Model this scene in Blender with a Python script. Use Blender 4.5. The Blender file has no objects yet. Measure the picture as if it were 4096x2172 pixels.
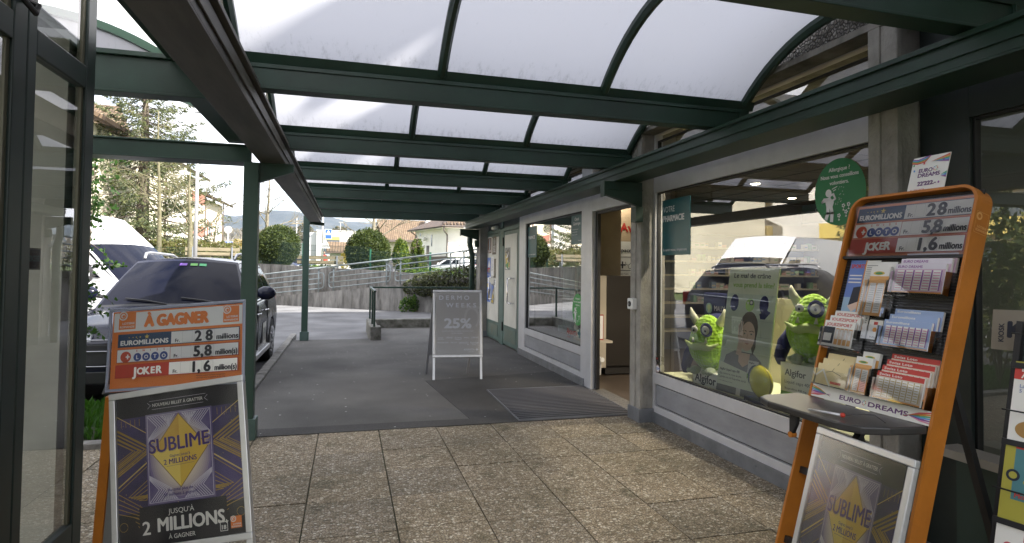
import bpy, math, random
from mathutils import Vector, Matrix
random.seed(7)
R = math.radians
SC = bpy.context.scene
COL = SC.collection
# ------------------------------------------------------------------ camera
cam_d = bpy.data.cameras.new('camera'); cam = bpy.data.objects.new('camera', cam_d); COL.objects.link(cam)
YAW, PITCH, ROLL = 0.269083, 0.0271172, 0.0127025
f = Vector((math.sin(YAW)*math.cos(PITCH), math.cos(YAW)*math.cos(PITCH), math.sin(PITCH)))
r0 = Vector((math.cos(YAW), -math.sin(YAW), 0)); u0 = r0.cross(f)
r_ = r0*math.cos(ROLL)+u0*math.sin(ROLL); u_ = -r0*math.sin(ROLL)+u0*math.cos(ROLL)
m = Matrix.Identity(4)
for i in range(3):
    m[i][0] = r_[i]; m[i][1] = u_[i]; m[i][2] = -f[i]
m.translation = (0, 0, 1.5)
cam.matrix_world = m
cam_d.sensor_width = 36; cam_d.lens = 2377.6/4096*36; cam_d.shift_y = -(1086-1011.3)/4096
cam_d.clip_end = 9000; cam_d.clip_start = 0.05
SC.camera = cam
SC.render.resolution_x = 1024; SC.render.resolution_y = 543
# ------------------------------------------------------------------ light
SUN = Vector((0.80*math.cos(R(38)), -0.60*math.cos(R(38)), math.sin(R(38)))).normalized()
W = bpy.data.worlds.new('World'); SC.world = W; W.use_nodes = True
nt = W.node_tree; bg = nt.nodes['Background']; sky = nt.nodes.new('ShaderNodeTexSky')
sky.sky_type = 'NISHITA'; sky.sun_disc = False; sky.sun_elevation = R(38)
sky.sun_rotation = math.atan2(SUN.x, SUN.y)
sky.dust_density = 2.0
tc = nt.nodes.new('ShaderNodeTexCoord'); mp = nt.nodes.new('ShaderNodeMapping'); mp.inputs['Scale'].default_value = (1, 1, 3.2)
nz = nt.nodes.new('ShaderNodeTexNoise'); nz.inputs['Scale'].default_value = 2.6; nz.inputs['Detail'].default_value = 7; nz.inputs['Roughness'].default_value = .6
rp = nt.nodes.new('ShaderNodeValToRGB'); rp.color_ramp.elements[0].position = .34; rp.color_ramp.elements[1].position = .56
mx = nt.nodes.new('ShaderNodeMixRGB'); mx.inputs['Color2'].default_value = (7.6, 7.6, 7.9, 1)
nt.links.new(tc.outputs['Generated'], mp.inputs['Vector']); nt.links.new(mp.outputs['Vector'], nz.inputs['Vector'])
nt.links.new(nz.outputs['Fac'], rp.inputs['Fac']); nt.links.new(rp.outputs['Color'], mx.inputs['Fac'])
nt.links.new(sky.outputs['Color'], mx.inputs['Color1']); nt.links.new(mx.outputs['Color'], bg.inputs['Color'])
bg.inputs['Strength'].default_value = 0.105
sl = bpy.data.lights.new('sun', 'SUN'); sl.energy = 5.0; sl.angle = R(0.55); sl.color = (1, .95, .87)
so = bpy.data.objects.new('sun', sl); COL.objects.link(so); so.rotation_euler = SUN.to_track_quat('Z', 'Y').to_euler(); so.location = (20, -20, 40)
SC.view_settings.view_transform = 'Standard'; SC.view_settings.look = 'None'
SC.view_settings.gamma = 1; SC.view_settings.exposure = 1.76
SC.cycles.max_bounces = 12; SC.cycles.transparent_max_bounces = 24; SC.cycles.caustics_reflective = False
# ------------------------------------------------------------------ materials
MC = {}
def M(name, col=(.5, .5, .5), rough=.6, metal=0., nz=None, bump=None, spec=.5, coat=0., emit=None, stretch=None, col2=None, detail=5, ramp=(.35, .65), alpha=None):
    if name in MC: return MC[name]
    mt = bpy.data.materials.new(name); mt.use_nodes = True; MC[name] = mt
    t = mt.node_tree; b = t.nodes['Principled BSDF']
    b.inputs['Base Color'].default_value = (*col, 1); b.inputs['Roughness'].default_value = rough
    b.inputs['Metallic'].default_value = metal; b.inputs['Specular IOR Level'].default_value = spec
    b.inputs['Coat Weight'].default_value = coat; b.inputs['Coat Roughness'].default_value = .03
    if alpha is not None: b.inputs['Alpha'].default_value = alpha
    vec = None
    if nz or bump:
        c = t.nodes.new('ShaderNodeTexCoord'); g = t.nodes.new('ShaderNodeMapping'); t.links.new(c.outputs['Object'], g.inputs['Vector'])
        if stretch: g.inputs['Scale'].default_value = stretch
        vec = g.outputs['Vector']
    if nz:
        n = t.nodes.new('ShaderNodeTexNoise'); n.inputs['Scale'].default_value = nz[0]; n.inputs['Detail'].default_value = detail; n.inputs['Roughness'].default_value = .65
        t.links.new(vec, n.inputs['Vector'])
        rr = t.nodes.new('ShaderNodeValToRGB'); rr.color_ramp.elements[0].position = ramp[0]; rr.color_ramp.elements[1].position = ramp[1]
        c2 = col2 if col2 else tuple(min(1, x*(1-nz[1])) for x in col)
        rr.color_ramp.elements[0].color = (*c2, 1); rr.color_ramp.elements[1].color = (*col, 1)
        t.links.new(n.outputs['Fac'], rr.inputs['Fac']); t.links.new(rr.outputs['Color'], b.inputs['Base Color'])
    if bump:
        n2 = t.nodes.new('ShaderNodeTexNoise'); n2.inputs['Scale'].default_value = bump[0]; n2.inputs['Detail'].default_value = 6
        t.links.new(vec, n2.inputs['Vector']); bp = t.nodes.new('ShaderNodeBump'); bp.inputs['Strength'].default_value = bump[1]; bp.inputs['Distance'].default_value = bump[2] if len(bump) > 2 else .01
        t.links.new(n2.outputs['Fac'], bp.inputs['Height']); t.links.new(bp.outputs['Normal'], b.inputs['Normal'])
    if emit:
        b.inputs['Emission Color'].default_value = (*emit[0], 1); b.inputs['Emission Strength'].default_value = emit[1]
    return mt
def N(mt, typ, **kw):
    n = mt.node_tree.nodes.new(typ)
    for k, v in kw.items():
        if k in n.inputs: n.inputs[k].default_value = v
        else: setattr(n, k, v)
    return n
def L(mt, a, ao, b, bi): mt.node_tree.links.new(a.outputs[ao], b.inputs[bi])
def glass_mat(name, tint=(.86, .9, .88), boost=1.9, rough=0.0, base=0.03):
    if name in MC: return MC[name]
    mt = bpy.data.materials.new(name); mt.use_nodes = True; MC[name] = mt; t = mt.node_tree; t.nodes.clear()
    o = N(mt, 'ShaderNodeOutputMaterial'); mxn = N(mt, 'ShaderNodeMixShader'); tr = N(mt, 'ShaderNodeBsdfTransparent'); gl = N(mt, 'ShaderNodeBsdfGlossy')
    tr.inputs['Color'].default_value = (*tint, 1); gl.inputs['Roughness'].default_value = rough; gl.inputs['Color'].default_value = (1, 1, 1, 1)
    fr = N(mt, 'ShaderNodeFresnel'); fr.inputs['IOR'].default_value = 1.5
    mu = N(mt, 'ShaderNodeMath', operation='MULTIPLY_ADD', use_clamp=True); mu.inputs[1].default_value = boost; mu.inputs[2].default_value = base
    # fresnel of the front face only, so that the pane looks the same from both sides
    ge = N(mt, 'ShaderNodeNewGeometry')
    L(mt, fr, 'Fac', mu, 0)
    L(mt, mu, 0, mxn, 'Fac'); L(mt, tr, 0, mxn, 1); L(mt, gl, 0, mxn, 2); L(mt, mxn, 0, o, 'Surface')
    return mt
green = M('green_paint', (.016, .046, .030), .45, nz=(3, .35), bump=(60, .15, .002), spec=.5)
green_lt = M('door_green', (.10, .165, .145), .45, nz=(4, .35), bump=(40, .15, .002))
galv = M('weathered_gutter_metal', (.13, .12, .105), .5, metal=.35, nz=(2.2, .45), stretch=(3, .5, 3))
alu = M('aluminium_frame', (.62, .62, .64), .38, metal=.25, nz=(5, .1))
alu_pan = M('aluminium_panel', (.36, .37, .40), .42, metal=.25, nz=(2.2, .25), stretch=(1, 1, 3), detail=9)
steel_dk = M('dull_steel_flashing', (.26, .27, .29), .45, metal=.5, nz=(5, .3))
silver = M('silver_profile', (.62, .62, .62), .33, metal=.6, nz=(12, .1))
black = M('black_plastic', (.012, .012, .013), .4)
blackm = M('black_metal', (.018, .018, .02), .45, nz=(8, .3))
rubber = M('rubber_gasket', (.01, .01, .01), .6)
white = M('white_paint', (.78, .78, .76), .5, nz=(3, .06))
paper = M('white_paper', (.74, .74, .74), .55)
cream = M('cream_print', (.68, .66, .6), .5)
orange = M('orange_print', (.72, .19, .03), .45)
orangep = M('orange_powder_coat', (.50, .17, .018), .5, nz=(6, .2), bump=(50, .1, .002))
navy = M('navy_print', (.012, .045, .10), .45)
ink = M('dark_ink', (.012, .018, .035), .5)
chrome = M('chrome', (.75, .75, .76), .08, metal=1)
glass = glass_mat('window_glass', boost=3.2, base=.035)
glass_d = glass_mat('kiosk_glass', (.74, .76, .72), boost=2.0, base=.03)
conc = M('weathered_concrete', (.30, .285, .25), .85, nz=(4, .5), bump=(22, .6, .02), stretch=(1, 1, .35), col2=(.10, .095, .08), ramp=(.3, .68))
# ------------------------------------------------------------------ mesh builder
def basis(d):
    d = Vector(d).normalized(); a = Vector((0, 0, 1)) if abs(d.z) < .95 else Vector((1, 0, 0))
    x = d.cross(a).normalized(); return x, d.cross(x).normalized(), d
class MB:
    def __init__(s): s.v = []; s.f = []; s.mi = []; s.ms = []; s.sm = []; s.cur = 0; s.smooth = False
    def mat(s, mt):
        if mt not in s.ms: s.ms.append(mt)
        s.cur = s.ms.index(mt); return s
    def add(s, vs, fs):
        o = len(s.v); s.v += [tuple(x) for x in vs]
        for q in fs: s.f.append([o+i for i in q]); s.mi.append(s.cur); s.sm.append(s.smooth)
        return s
    def hexa(s, p): return s.add(p, [(0, 3, 2, 1), (4, 5, 6, 7), (0, 1, 5, 4), (1, 2, 6, 5), (2, 3, 7, 6), (3, 0, 4, 7)])
    def box(s, a, b):
        x0, y0, z0 = [min(a[i], b[i]) for i in range(3)]; x1, y1, z1 = [max(a[i], b[i]) for i in range(3)]
        return s.hexa([(x0, y0, z0), (x1, y0, z0), (x1, y1, z0), (x0, y1, z0), (x0, y0, z1), (x1, y0, z1), (x1, y1, z1), (x0, y1, z1)])
    def bar(s, p0, p1, w, h, up=(0, 0, 1)):      # rectangular bar from p0 to p1
        p0, p1 = Vector(p0), Vector(p1); d = (p1-p0).normalized(); up = Vector(up)
        x = d.cross(up); x = x.normalized() if x.length > 1e-4 else Vector((1, 0, 0)); z = x.cross(d).normalized()
        c = [(-w/2, -h/2), (w/2, -h/2), (w/2, h/2), (-w/2, h/2)]
        return s.hexa([p0+x*a+z*b for a, b in c]+[p1+x*a+z*b for a, b in c])
    def cyl(s, p0, p1, r0, r1=None, n=12, caps=True):
        r1 = r0 if r1 is None else r1; p0, p1 = Vector(p0), Vector(p1); x, y, d = basis(p1-p0); vs = []
        for p, r in ((p0, r0), (p1, r1)):
            for i in range(n): a = 2*math.pi*i/n; vs.append(p+x*r*math.cos(a)+y*r*math.sin(a))
        fs = [(i, (i+1) % n, n+(i+1) % n, n+i) for i in range(n)]
        if caps: fs += [tuple(range(n))[::-1], tuple(range(n, 2*n))]
        return s.add(vs, fs)
    def tube(s, pts, r, n=8):
        pts = [Vector(p) for p in pts]; rr = r if isinstance(r, (list, tuple)) else [r]*len(pts); vs = []; x = None
        for i, p in enumerate(pts):
            d = (pts[min(i+1, len(pts)-1)]-pts[max(i-1, 0)]).normalized()
            if x is None: x = basis(d)[0]
            x = (x-d*x.dot(d)); x = x.normalized() if x.length > 1e-5 else basis(d)[0]; y = d.cross(x)
            for k in range(n): a = 2*math.pi*k/n; vs.append(p+x*rr[i]*math.cos(a)+y*rr[i]*math.sin(a))
        fs = []
        for i in range(len(pts)-1):
            for k in range(n): fs.append((i*n+k, i*n+(k+1) % n, (i+1)*n+(k+1) % n, (i+1)*n+k))
        fs += [tuple(range(n))[::-1], tuple(range((len(pts)-1)*n, len(pts)*n))]
        return s.add(vs, fs)
    def ell(s, c, r, n=16, k=10, fn=None):
        c = Vector(c); vs = []; r = (r, r, r) if not isinstance(r, (tuple, list)) else r
        for j in range(k+1):
            t = math.pi*j/k
            for i in range(n):
                a = 2*math.pi*i/n; q = Vector((math.sin(t)*math.cos(a), math.sin(t)*math.sin(a), math.cos(t)))
                q2 = Vector((q.x*r[0], q.y*r[1], q.z*r[2]))
                if fn: q2 = fn(q2, q)
                vs.append(c+q2)
        return s.add(vs, [(j*n+i, (j+1)*n+i, (j+1)*n+(i+1) % n, j*n+(i+1) % n) for j in range(k) for i in range(n)])
    def prism(s, poly, vec):
        n = len(poly); vec = Vector(vec); vs = [Vector(p) for p in poly]+[Vector(p)+vec for p in poly]
        return s.add(vs, [tuple(range(n))[::-1], tuple(range(n, 2*n))]+[(i, (i+1) % n, n+(i+1) % n, n+i) for i in range(n)])
    def grid(s, fn, nu, nv):
        vs = [fn(i/nu, j/nv) for j in range(nv+1) for i in range(nu+1)]; w = nu+1
        return s.add(vs, [(j*w+i, j*w+i+1, (j+1)*w+i+1, (j+1)*w+i) for j in range(nv) for i in range(nu)])
    def build(s, name, mt=None, parent=None, smooth=None, bevel=0, solid=0):
        me = bpy.data.meshes.new(name); me.from_pydata(s.v, [], s.f)
        if mt is not None and not s.ms: s.ms = [mt]
        for x in s.ms: me.materials.append(x)
        me.polygons.foreach_set('material_index', s.mi)
        if smooth is not None: me.polygons.foreach_set('use_smooth', [smooth]*len(s.f))
        else: me.polygons.foreach_set('use_smooth', s.sm)
        me.update()
        o = bpy.data.objects.new(name, me); COL.objects.link(o)
        if parent is not None: o.parent = parent
        if solid:
            q = o.modifiers.new('solid', 'SOLIDIFY'); q.thickness = solid; q.offset = 0
        if bevel:
            q = o.modifiers.new('bevel', 'BEVEL'); q.width = bevel; q.segments = 2; q.limit_method = 'ANGLE'; q.angle_limit = R(40)
        return o
def tag(o, label=None, cat=None, group=None, kind=None):
    if label: o['label'] = label
    if cat: o['category'] = cat
    if group: o['group'] = group
    if kind: o['kind'] = kind
    return o
def thing(name, label, cat, loc=(0, 0, 0), rz=0, group=None, rot=None):
    o = bpy.data.objects.new(name, None); COL.objects.link(o); o.location = loc; o.empty_display_size = .1
    o.rotation_euler = rot if rot else (0, 0, rz)
    return tag(o, label, cat, group)
def struct(mb, name, mt=None, smooth=None, **k): return tag(mb.build(name, mt, smooth=smooth, **k), kind='structure')
def copy_tree(o, label=None, loc=None, rz=None, parent=None):
    c = o.copy(); COL.objects.link(c); c.parent = parent
    if label: c['label'] = label
    if loc is not None: c.location = loc
    if rz is not None: c.rotation_euler = (0, 0, rz)
    for ch in list(o.children): copy_tree(ch, parent=c)
    return c
# ------------------------------------------------------------------ flat graphics on a plane
TC = {}
def glyphs(txt, bold, shear):
    k = (txt, bold, shear)
    if k in TC: return TC[k]
    cu = bpy.data.curves.new('t', 'FONT'); cu.body = txt; cu.size = 1; cu.offset = bold; cu.shear = shear; cu.resolution_u = 3
    ob = bpy.data.objects.new('t', cu); me = ob.to_mesh()
    vs = [(v.co.x, v.co.y) for v in me.vertices]; fs = [tuple(p.vertices) for p in me.polygons]
    ob.to_mesh_clear(); bpy.data.objects.remove(ob); bpy.data.curves.remove(cu)
    TC[k] = (vs, fs); return TC[k]
class Gfx:
    def __init__(s, o, ex, ey, step=.00012):
        s.o = Vector(o); s.ex = Vector(ex).normalized(); s.ey = Vector(ey).normalized(); s.n = s.ex.cross(s.ey); s.h = .0006; s.step = step; s.mb = MB(); s.rot = 0; s.c = (0, 0)
    def P(s, u, v, h=None):
        if s.rot:
            a, b = u-s.c[0], v-s.c[1]; cr, sr = math.cos(s.rot), math.sin(s.rot); u, v = s.c[0]+a*cr-b*sr, s.c[1]+a*sr+b*cr
        return s.o+s.ex*u+s.ey*v+s.n*(s.h if h is None else h)
    micro = False
    def lay(s): s.h += .00003 if s.micro else s.step
    def poly(s, pts, mt, lay=True):
        if lay: s.lay()
        s.mb.mat(mt).add([s.P(*p) for p in pts], [tuple(range(len(pts)))]); return s
    def rect(s, u0, v0, u1, v1, mt, lay=True): return s.poly([(u0, v0), (u1, v0), (u1, v1), (u0, v1)], mt, lay)
    def disc(s, u, v, ru, mt, rv=None, n=28, lay=True, a0=0, a1=2*math.pi):
        rv = rv or ru; return s.poly([(u+ru*math.cos(a0+(a1-a0)*i/n), v+rv*math.sin(a0+(a1-a0)*i/n)) for i in range(n)], mt, lay)
    def line(s, pts, w, mt, lay=True):
        if lay: s.lay()
        s.mb.mat(mt)
        for a, b in zip(pts[:-1], pts[1:]):
            d = Vector((b[0]-a[0], b[1]-a[1])); 
            if d.length < 1e-7: continue
            d.normalize(); q = Vector((-d.y, d.x))*w/2; a2 = (a[0]-d.x*w*.3, a[1]-d.y*w*.3); b2 = (b[0]+d.x*w*.3, b[1]+d.y*w*.3)
            s.mb.add([s.P(a2[0]-q.x, a2[1]-q.y), s.P(b2[0]-q.x, b2[1]-q.y), s.P(b2[0]+q.x, b2[1]+q.y), s.P(a2[0]+q.x, a2[1]+q.y)], [(0, 1, 2, 3)])
        return s
    def text(s, txt, u, v, h, mt, w=None, align='L', bold=.0, shear=0, track=0):
        # h: cap height, w: total width to fit (optional)
        if bold > 0:
            k_ = bold*h/.73*1.05; W2 = None if w is None else w-2*k_; sh_ = k_ if align == 'L' else -k_ if align == 'R' else 0
            s.lay(); s.micro = True
            for dx_, dy_ in ((-1, 0), (1, 0), (0, .6), (0, -.6)) if bold < .03 else ((-1, 0), (1, 0), (-.45, .7), (.45, .7), (-.45, -.7), (.45, -.7)): s.text(txt, u+dx_*k_+sh_, v+dy_*k_, h, mt, W2, align, 0, shear, track)
            s.micro = False; return s
        s.lay()
        if track: txt = (' '*track).join(txt)
        vs, fs = glyphs(txt, bold, shear)
        if not vs: return s
        xs = [p[0] for p in vs]; x0, x1 = min(xs), max(xs); sy = h/.73; sx = sy if w is None else w/(x1-x0)
        wd = (x1-x0)*sx; off = {'L': 0, 'C': -wd/2, 'R': -wd}[align]
        s.mb.mat(mt).add([s.P(u+off+(p[0]-x0)*sx, v+p[1]*sy) for p in vs], fs); return s
    def build(s, name, parent=None): return s.mb.build(name, None, parent)
def plane_board(mb, g, u0, v0, u1, v1, t, front=0):    # solid board behind the graphics plane
    a = [g.P(u, v, front) for u, v in ((u0, v0), (u1, v0), (u1, v1), (u0, v1))]; b = [p-g.n*t for p in a]
    mb.hexa([b[0], b[1], b[2], b[3], a[0], a[1], a[2], a[3]])
def rim(mb, g, u0, v0, u1, v1, w, t0, t1):            # picture frame bars, from depth t0 (back) to t1 (front)
    for q in ((u0, v0, u1, v0+w), (u0, v1-w, u1, v1), (u0, v0+w, u0+w, v1-w), (u1-w, v0+w, u1, v1-w)):
        a = [g.P(u, v, t0) for u, v in ((q[0], q[1]), (q[2], q[1]), (q[2], q[3]), (q[0], q[3]))]; b = [p+g.n*(t1-t0) for p in a]
        mb.hexa(a+b)
# ------------------------------------------------------------------ ground
def mat_slab():
    mt = M('exposed_aggregate', (.3, .25, .18), .85); b = mt.node_tree.nodes['Principled BSDF']
    c = N(mt, 'ShaderNodeTexCoord'); v = N(mt, 'ShaderNodeTexVoronoi'); v.inputs['Scale'].default_value = 56; v.inputs['Randomness'].default_value = 1
    mpn = N(mt, 'ShaderNodeMapping'); mpn.inputs['Scale'].default_value = (1, 1.25, 1); wn = N(mt, 'ShaderNodeTexNoise', Scale=14.0, Detail=3.0)
    ad = N(mt, 'ShaderNodeMixRGB'); ad.blend_type = 'ADD'; ad.inputs[0].default_value = .012
    L(mt, c, 'Object', mpn, 'Vector'); L(mt, c, 'Object', wn, 'Vector'); L(mt, mpn, 0, ad, 1); L(mt, wn, 'Color', ad, 2); L(mt, ad, 0, v, 'Vector')
    sp = N(mt, 'ShaderNodeSeparateColor'); L(mt, v, 'Color', sp, 0)
    rr = N(mt, 'ShaderNodeValToRGB'); cr = rr.color_ramp; cr.elements[0].position = 0; cr.elements[0].color = (.20, .15, .09, 1); cr.elements[1].position = 1; cr.elements[1].color = (.74, .68, .56, 1)
    for p, q in ((.25, (.36, .29, .195)), (.5, (.47, .39, .28)), (.7, (.30, .25, .17)), (.85, (.58, .50, .385))):
        e = cr.elements.new(p); e.color = (*q, 1)
    L(mt, sp, 0, rr, 0)
    v2 = N(mt, 'ShaderNodeTexVoronoi'); v2.feature = 'DISTANCE_TO_EDGE'; v2.inputs['Scale'].default_value = 56; L(mt, ad, 0, v2, 'Vector')
    r2 = N(mt, 'ShaderNodeValToRGB'); r2.color_ramp.elements[0].position = .0; r2.color_ramp.elements[1].position = .16; L(mt, v2, 'Distance', r2, 0)
    mxa = N(mt, 'ShaderNodeMixRGB'); mxa.inputs[1].default_value = (.10, .085, .06, 1); L(mt, r2, 0, mxa, 0); L(mt, rr, 0, mxa, 2)
    n1 = N(mt, 'ShaderNodeTexNoise', Scale=1.3, Detail=6.0); L(mt, c, 'Object', n1, 'Vector')
    r3 = N(mt, 'ShaderNodeValToRGB'); r3.color_ramp.elements[0].position = .3; r3.color_ramp.elements[0].color = (.62, .63, .60, 1); r3.color_ramp.elements[1].position = .62; r3.color_ramp.elements[1].color = (1, 1, 1, 1); L(mt, n1, 0, r3, 0)
    mu = N(mt, 'ShaderNodeMixRGB'); mu.blend_type = 'MULTIPLY'; mu.inputs[0].default_value = 1; L(mt, mxa, 0, mu, 1); L(mt, r3, 0, mu, 2)
    ge = N(mt, 'ShaderNodeNewGeometry'); r5 = N(mt, 'ShaderNodeValToRGB'); r5.color_ramp.elements[0].color = (.82, .83, .86, 1); r5.color_ramp.elements[1].color = (1.06, 1.04, 1.02, 1); L(mt, ge, 'Random Per Island', r5, 0)
    n6 = N(mt, 'ShaderNodeTexNoise', Scale=4.5, Detail=8.0); L(mt, c, 'Object', n6, 'Vector'); r6 = N(mt, 'ShaderNodeValToRGB'); r6.color_ramp.elements[0].position = .30; r6.color_ramp.elements[0].color = (.62, .63, .58, 1); r6.color_ramp.elements[1].position = .42; r6.color_ramp.elements[1].color = (1, 1, 1, 1); L(mt, n6, 0, r6, 0)
    m5 = N(mt, 'ShaderNodeMixRGB'); m5.blend_type = 'MULTIPLY'; m5.inputs[0].default_value = 1; L(mt, mu, 0, m5, 1); L(mt, r5, 0, m5, 2); m6 = N(mt, 'ShaderNodeMixRGB'); m6.blend_type = 'MULTIPLY'; m6.inputs[0].default_value = 1; L(mt, m5, 0, m6, 1); L(mt, r6, 0, m6, 2); L(mt, m6, 0, b, 'Base Color')
    bp = N(mt, 'ShaderNodeBump', Strength=.7, Distance=.004); L(mt, r2, 0, bp, 'Height'); L(mt, bp, 0, b, 'Normal')
    return mt
def mat_asph(name, c0, c1, fleck=.3, sc=170):
    mt = M(name, c1, .9); b = mt.node_tree.nodes['Principled BSDF']
    c = N(mt, 'ShaderNodeTexCoord'); n = N(mt, 'ShaderNodeTexNoise', Scale=float(sc), Detail=3.0); L(mt, c, 'Object', n, 'Vector')
    n1 = N(mt, 'ShaderNodeTexNoise', Scale=.9, Detail=6.0); L(mt, c, 'Object', n1, 'Vector')
    rr = N(mt, 'ShaderNodeValToRGB'); rr.color_ramp.elements[0].position = .38; rr.color_ramp.elements[0].color = (*c0, 1); rr.color_ramp.elements[1].position = .62; rr.color_ramp.elements[1].color = (*c1, 1)
    L(mt, n, 0, rr, 0)
    r3 = N(mt, 'ShaderNodeValToRGB'); r3.color_ramp.elements[0].position = .3; r3.color_ramp.elements[0].color = (.58, .58, .58, 1); r3.color_ramp.elements[1].position = .68; r3.color_ramp.elements[1].color = (1.2, 1.2, 1.2, 1); L(mt, n1, 0, r3, 0)
    mu = N(mt, 'ShaderNodeMixRGB'); mu.blend_type = 'MULTIPLY'; mu.inputs[0].default_value = 1; L(mt, rr, 0, mu, 1); L(mt, r3, 0, mu, 2)
    v = N(mt, 'ShaderNodeTexVoronoi', Scale=11.0); L(mt, c, 'Object', v, 'Vector')
    vn = N(mt, 'ShaderNodeTexNoise', Scale=40.0, Detail=2.0); L(mt, c, 'Object', vn, 'Vector')
    ml = N(mt, 'ShaderNodeMath', operation='MULTIPLY_ADD'); ml.inputs[1].default_value = .25; L(mt, vn, 0, ml, 0); L(mt, v, 'Distance', ml, 2)
    sp = N(mt, 'ShaderNodeSeparateColor'); L(mt, v, 'Color', sp, 0)
    g1 = N(mt, 'ShaderNodeMath', operation='LESS_THAN'); g1.inputs[1].default_value = .235; L(mt, ml, 0, g1, 0)
    g2 = N(mt, 'ShaderNodeMath', operation='LESS_THAN'); g2.inputs[1].default_value = fleck*.28; L(mt, sp, 0, g2, 0)
    g3 = N(mt, 'ShaderNodeMath', operation='MULTIPLY'); L(mt, g1, 0, g3, 0); L(mt, g2, 0, g3, 1)
    mf = N(mt, 'ShaderNodeMixRGB'); mf.inputs[2].default_value = (.42, .42, .40, 1); L(mt, g3, 0, mf, 0); L(mt, mu, 0, mf, 1); L(mt, mf, 0, b, 'Base Color')
    bp = N(mt, 'ShaderNodeBump', Strength=.6, Distance=.004); L(mt, n, 0, bp, 'Height'); L(mt, bp, 0, b, 'Normal')
    return mt
slabm = mat_slab()
asph = mat_asph('worn_asphalt', (.062, .06, .056), (.155, .148, .138), .8)
asph_d = mat_asph('dark_asphalt_patch', (.036, .035, .034), (.085, .081, .076), .3)
roadm = mat_asph('road_asphalt', (.10, .10, .105), (.19, .19, .195), 0., 120)
grassm = M('grass', (.05, .10, .02), .9, nz=(1.5, .5), col2=(.07, .08, .025))
kerbm = M('kerb_concrete', (.27, .26, .24), .9, nz=(6, .5), bump=(80, .6, .01))
# the ground beyond: one sheet, low near the arcade, raised terrace behind the ramp wall
def zter(x, y):
    d = ((x+2.99)*0.65+(y-28.4)*0.76)-.75           # distance behind the upper wall line
    t = min(1, max(0, d/.3)); zt = 1.43-.055*min(8, max(-4, x+2))
    zt += (-.0115*min(60, max(0, d-3)) if d > 3 else 0)
    if d > 62: zt += .012*min(700, d-62)*.25
    return -.14*(1-t)+zt*t
mb = MB(); xs = [-900, -500, -250, -120, -60, -40, -30, -24, -18]+[-14+i*.5 for i in range(57)]+[16, 20, 26, 34, 50, 80, 130, 250, 500, 900]
ys = [-60, -20, 0, 8, 16]+[18+.4*i for i in range(46)]+[37, 40, 46, 55, 70, 90, 120, 170, 260, 400, 700, 1100, 1700]
mb.grid(lambda a, b: (xs[int(round(a*(len(xs)-1)))], ys[int(round(b*(len(ys)-1)))], zter(xs[int(round(a*(len(xs)-1)))], ys[int(round(b*(len(ys)-1)))])), len(xs)-1, len(ys)-1)
struct(mb, 'terrain', grassm, smooth=True)
struct(MB().box((-14, 5.45, -.5), (-1.14, 40, -.10)).box((-14, 7.2, -.5), (-1.14, 7.3, -.101)), 'road', roadm) if 0 else None
mb = MB(); mb.box((-60, 7.25, -.6), (20, 29, -.10)); struct(mb, 'road', roadm)
mb = MB(); mb.box((-1.04, 5.66, -.5), (3.0, 12.86, 0)); mb.box((.69, 12.86, -.5), (3.0, 16, -.004)); struct(mb, 'path', asph)
mb = MB(); mb.prism([(-1.02, 5.645, -.2), (2.98, 5.645, -.2), (2.98, 8.3, -.2), (1.02, 7.95, -.2), (1.2, 5.86, -.2), (-1.02, 5.9, -.2)], (0, 0, .204)); struct(mb, 'asphalt_patch', asph_d)
# paving slabs
mb = MB(); mb.box((-6, -6, -.5), (3.2, 5.64, -.012)); struct(mb, 'paving_bed', M('joint_sand', (.10, .09, .068), .95, nz=(30, .5), col2=(.045, .06, .02)))
mb = MB(); rs = random.Random(3)
for i in range(-10, 6):
    off = rs.uniform(-.05, .05) if i > -3 else 0
    for j in range(-6, 11):
        x0 = .307+.527*i; y1 = 5.535+off-.51*(j-.2) if j > 0 else 5.637
        y1 = 5.637 if j == 0 else 5.02+off*.5-.51*(j-1); y0 = (5.02+off*.5 if j == 0 else y1-.51)+.007
        if j < 0: continue
        x1 = x0+.518; 
        if x1 > 3.05: x1 = 3.05
        if x0 > 3: continue
        dz = rs.uniform(-.003, .002); tx = rs.uniform(-.002, .002)
        mb.hexa([(x0, y0, -.04), (x1, y0, -.04), (x1, y1, -.04), (x0, y1, -.04), (x0, y0, dz), (x1, y0, dz+tx), (x1, y1, dz+tx), (x0, y1, dz)])
struct(mb, 'pavement', slabm)
# kerbs, planting bed
mb = MB()
for i in range(8): mb.box((-1.16, 5.68+i*1.0, -.3), (-1.04, 6.672+i*1.0, .045+.004*(i % 2)))
struct(mb, 'kerb', kerbm, bevel=.012)
mb = MB(); mb.box((-8, 5.55, -.3), (-1.17, 5.67, .05)); struct(mb, 'bed_kerb', kerbm, bevel=.01)
mb = MB(); mb.grid(lambda a, b: (-8+6.83*a, 5.68+1.56*b, .0+.05*math.sin(a*23)*math.sin(b*7)+.03), 40, 12); struct(mb, 'planting_bed', M('bed_soil', (.035, .05, .015), .95, nz=(8, .5)))
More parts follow.
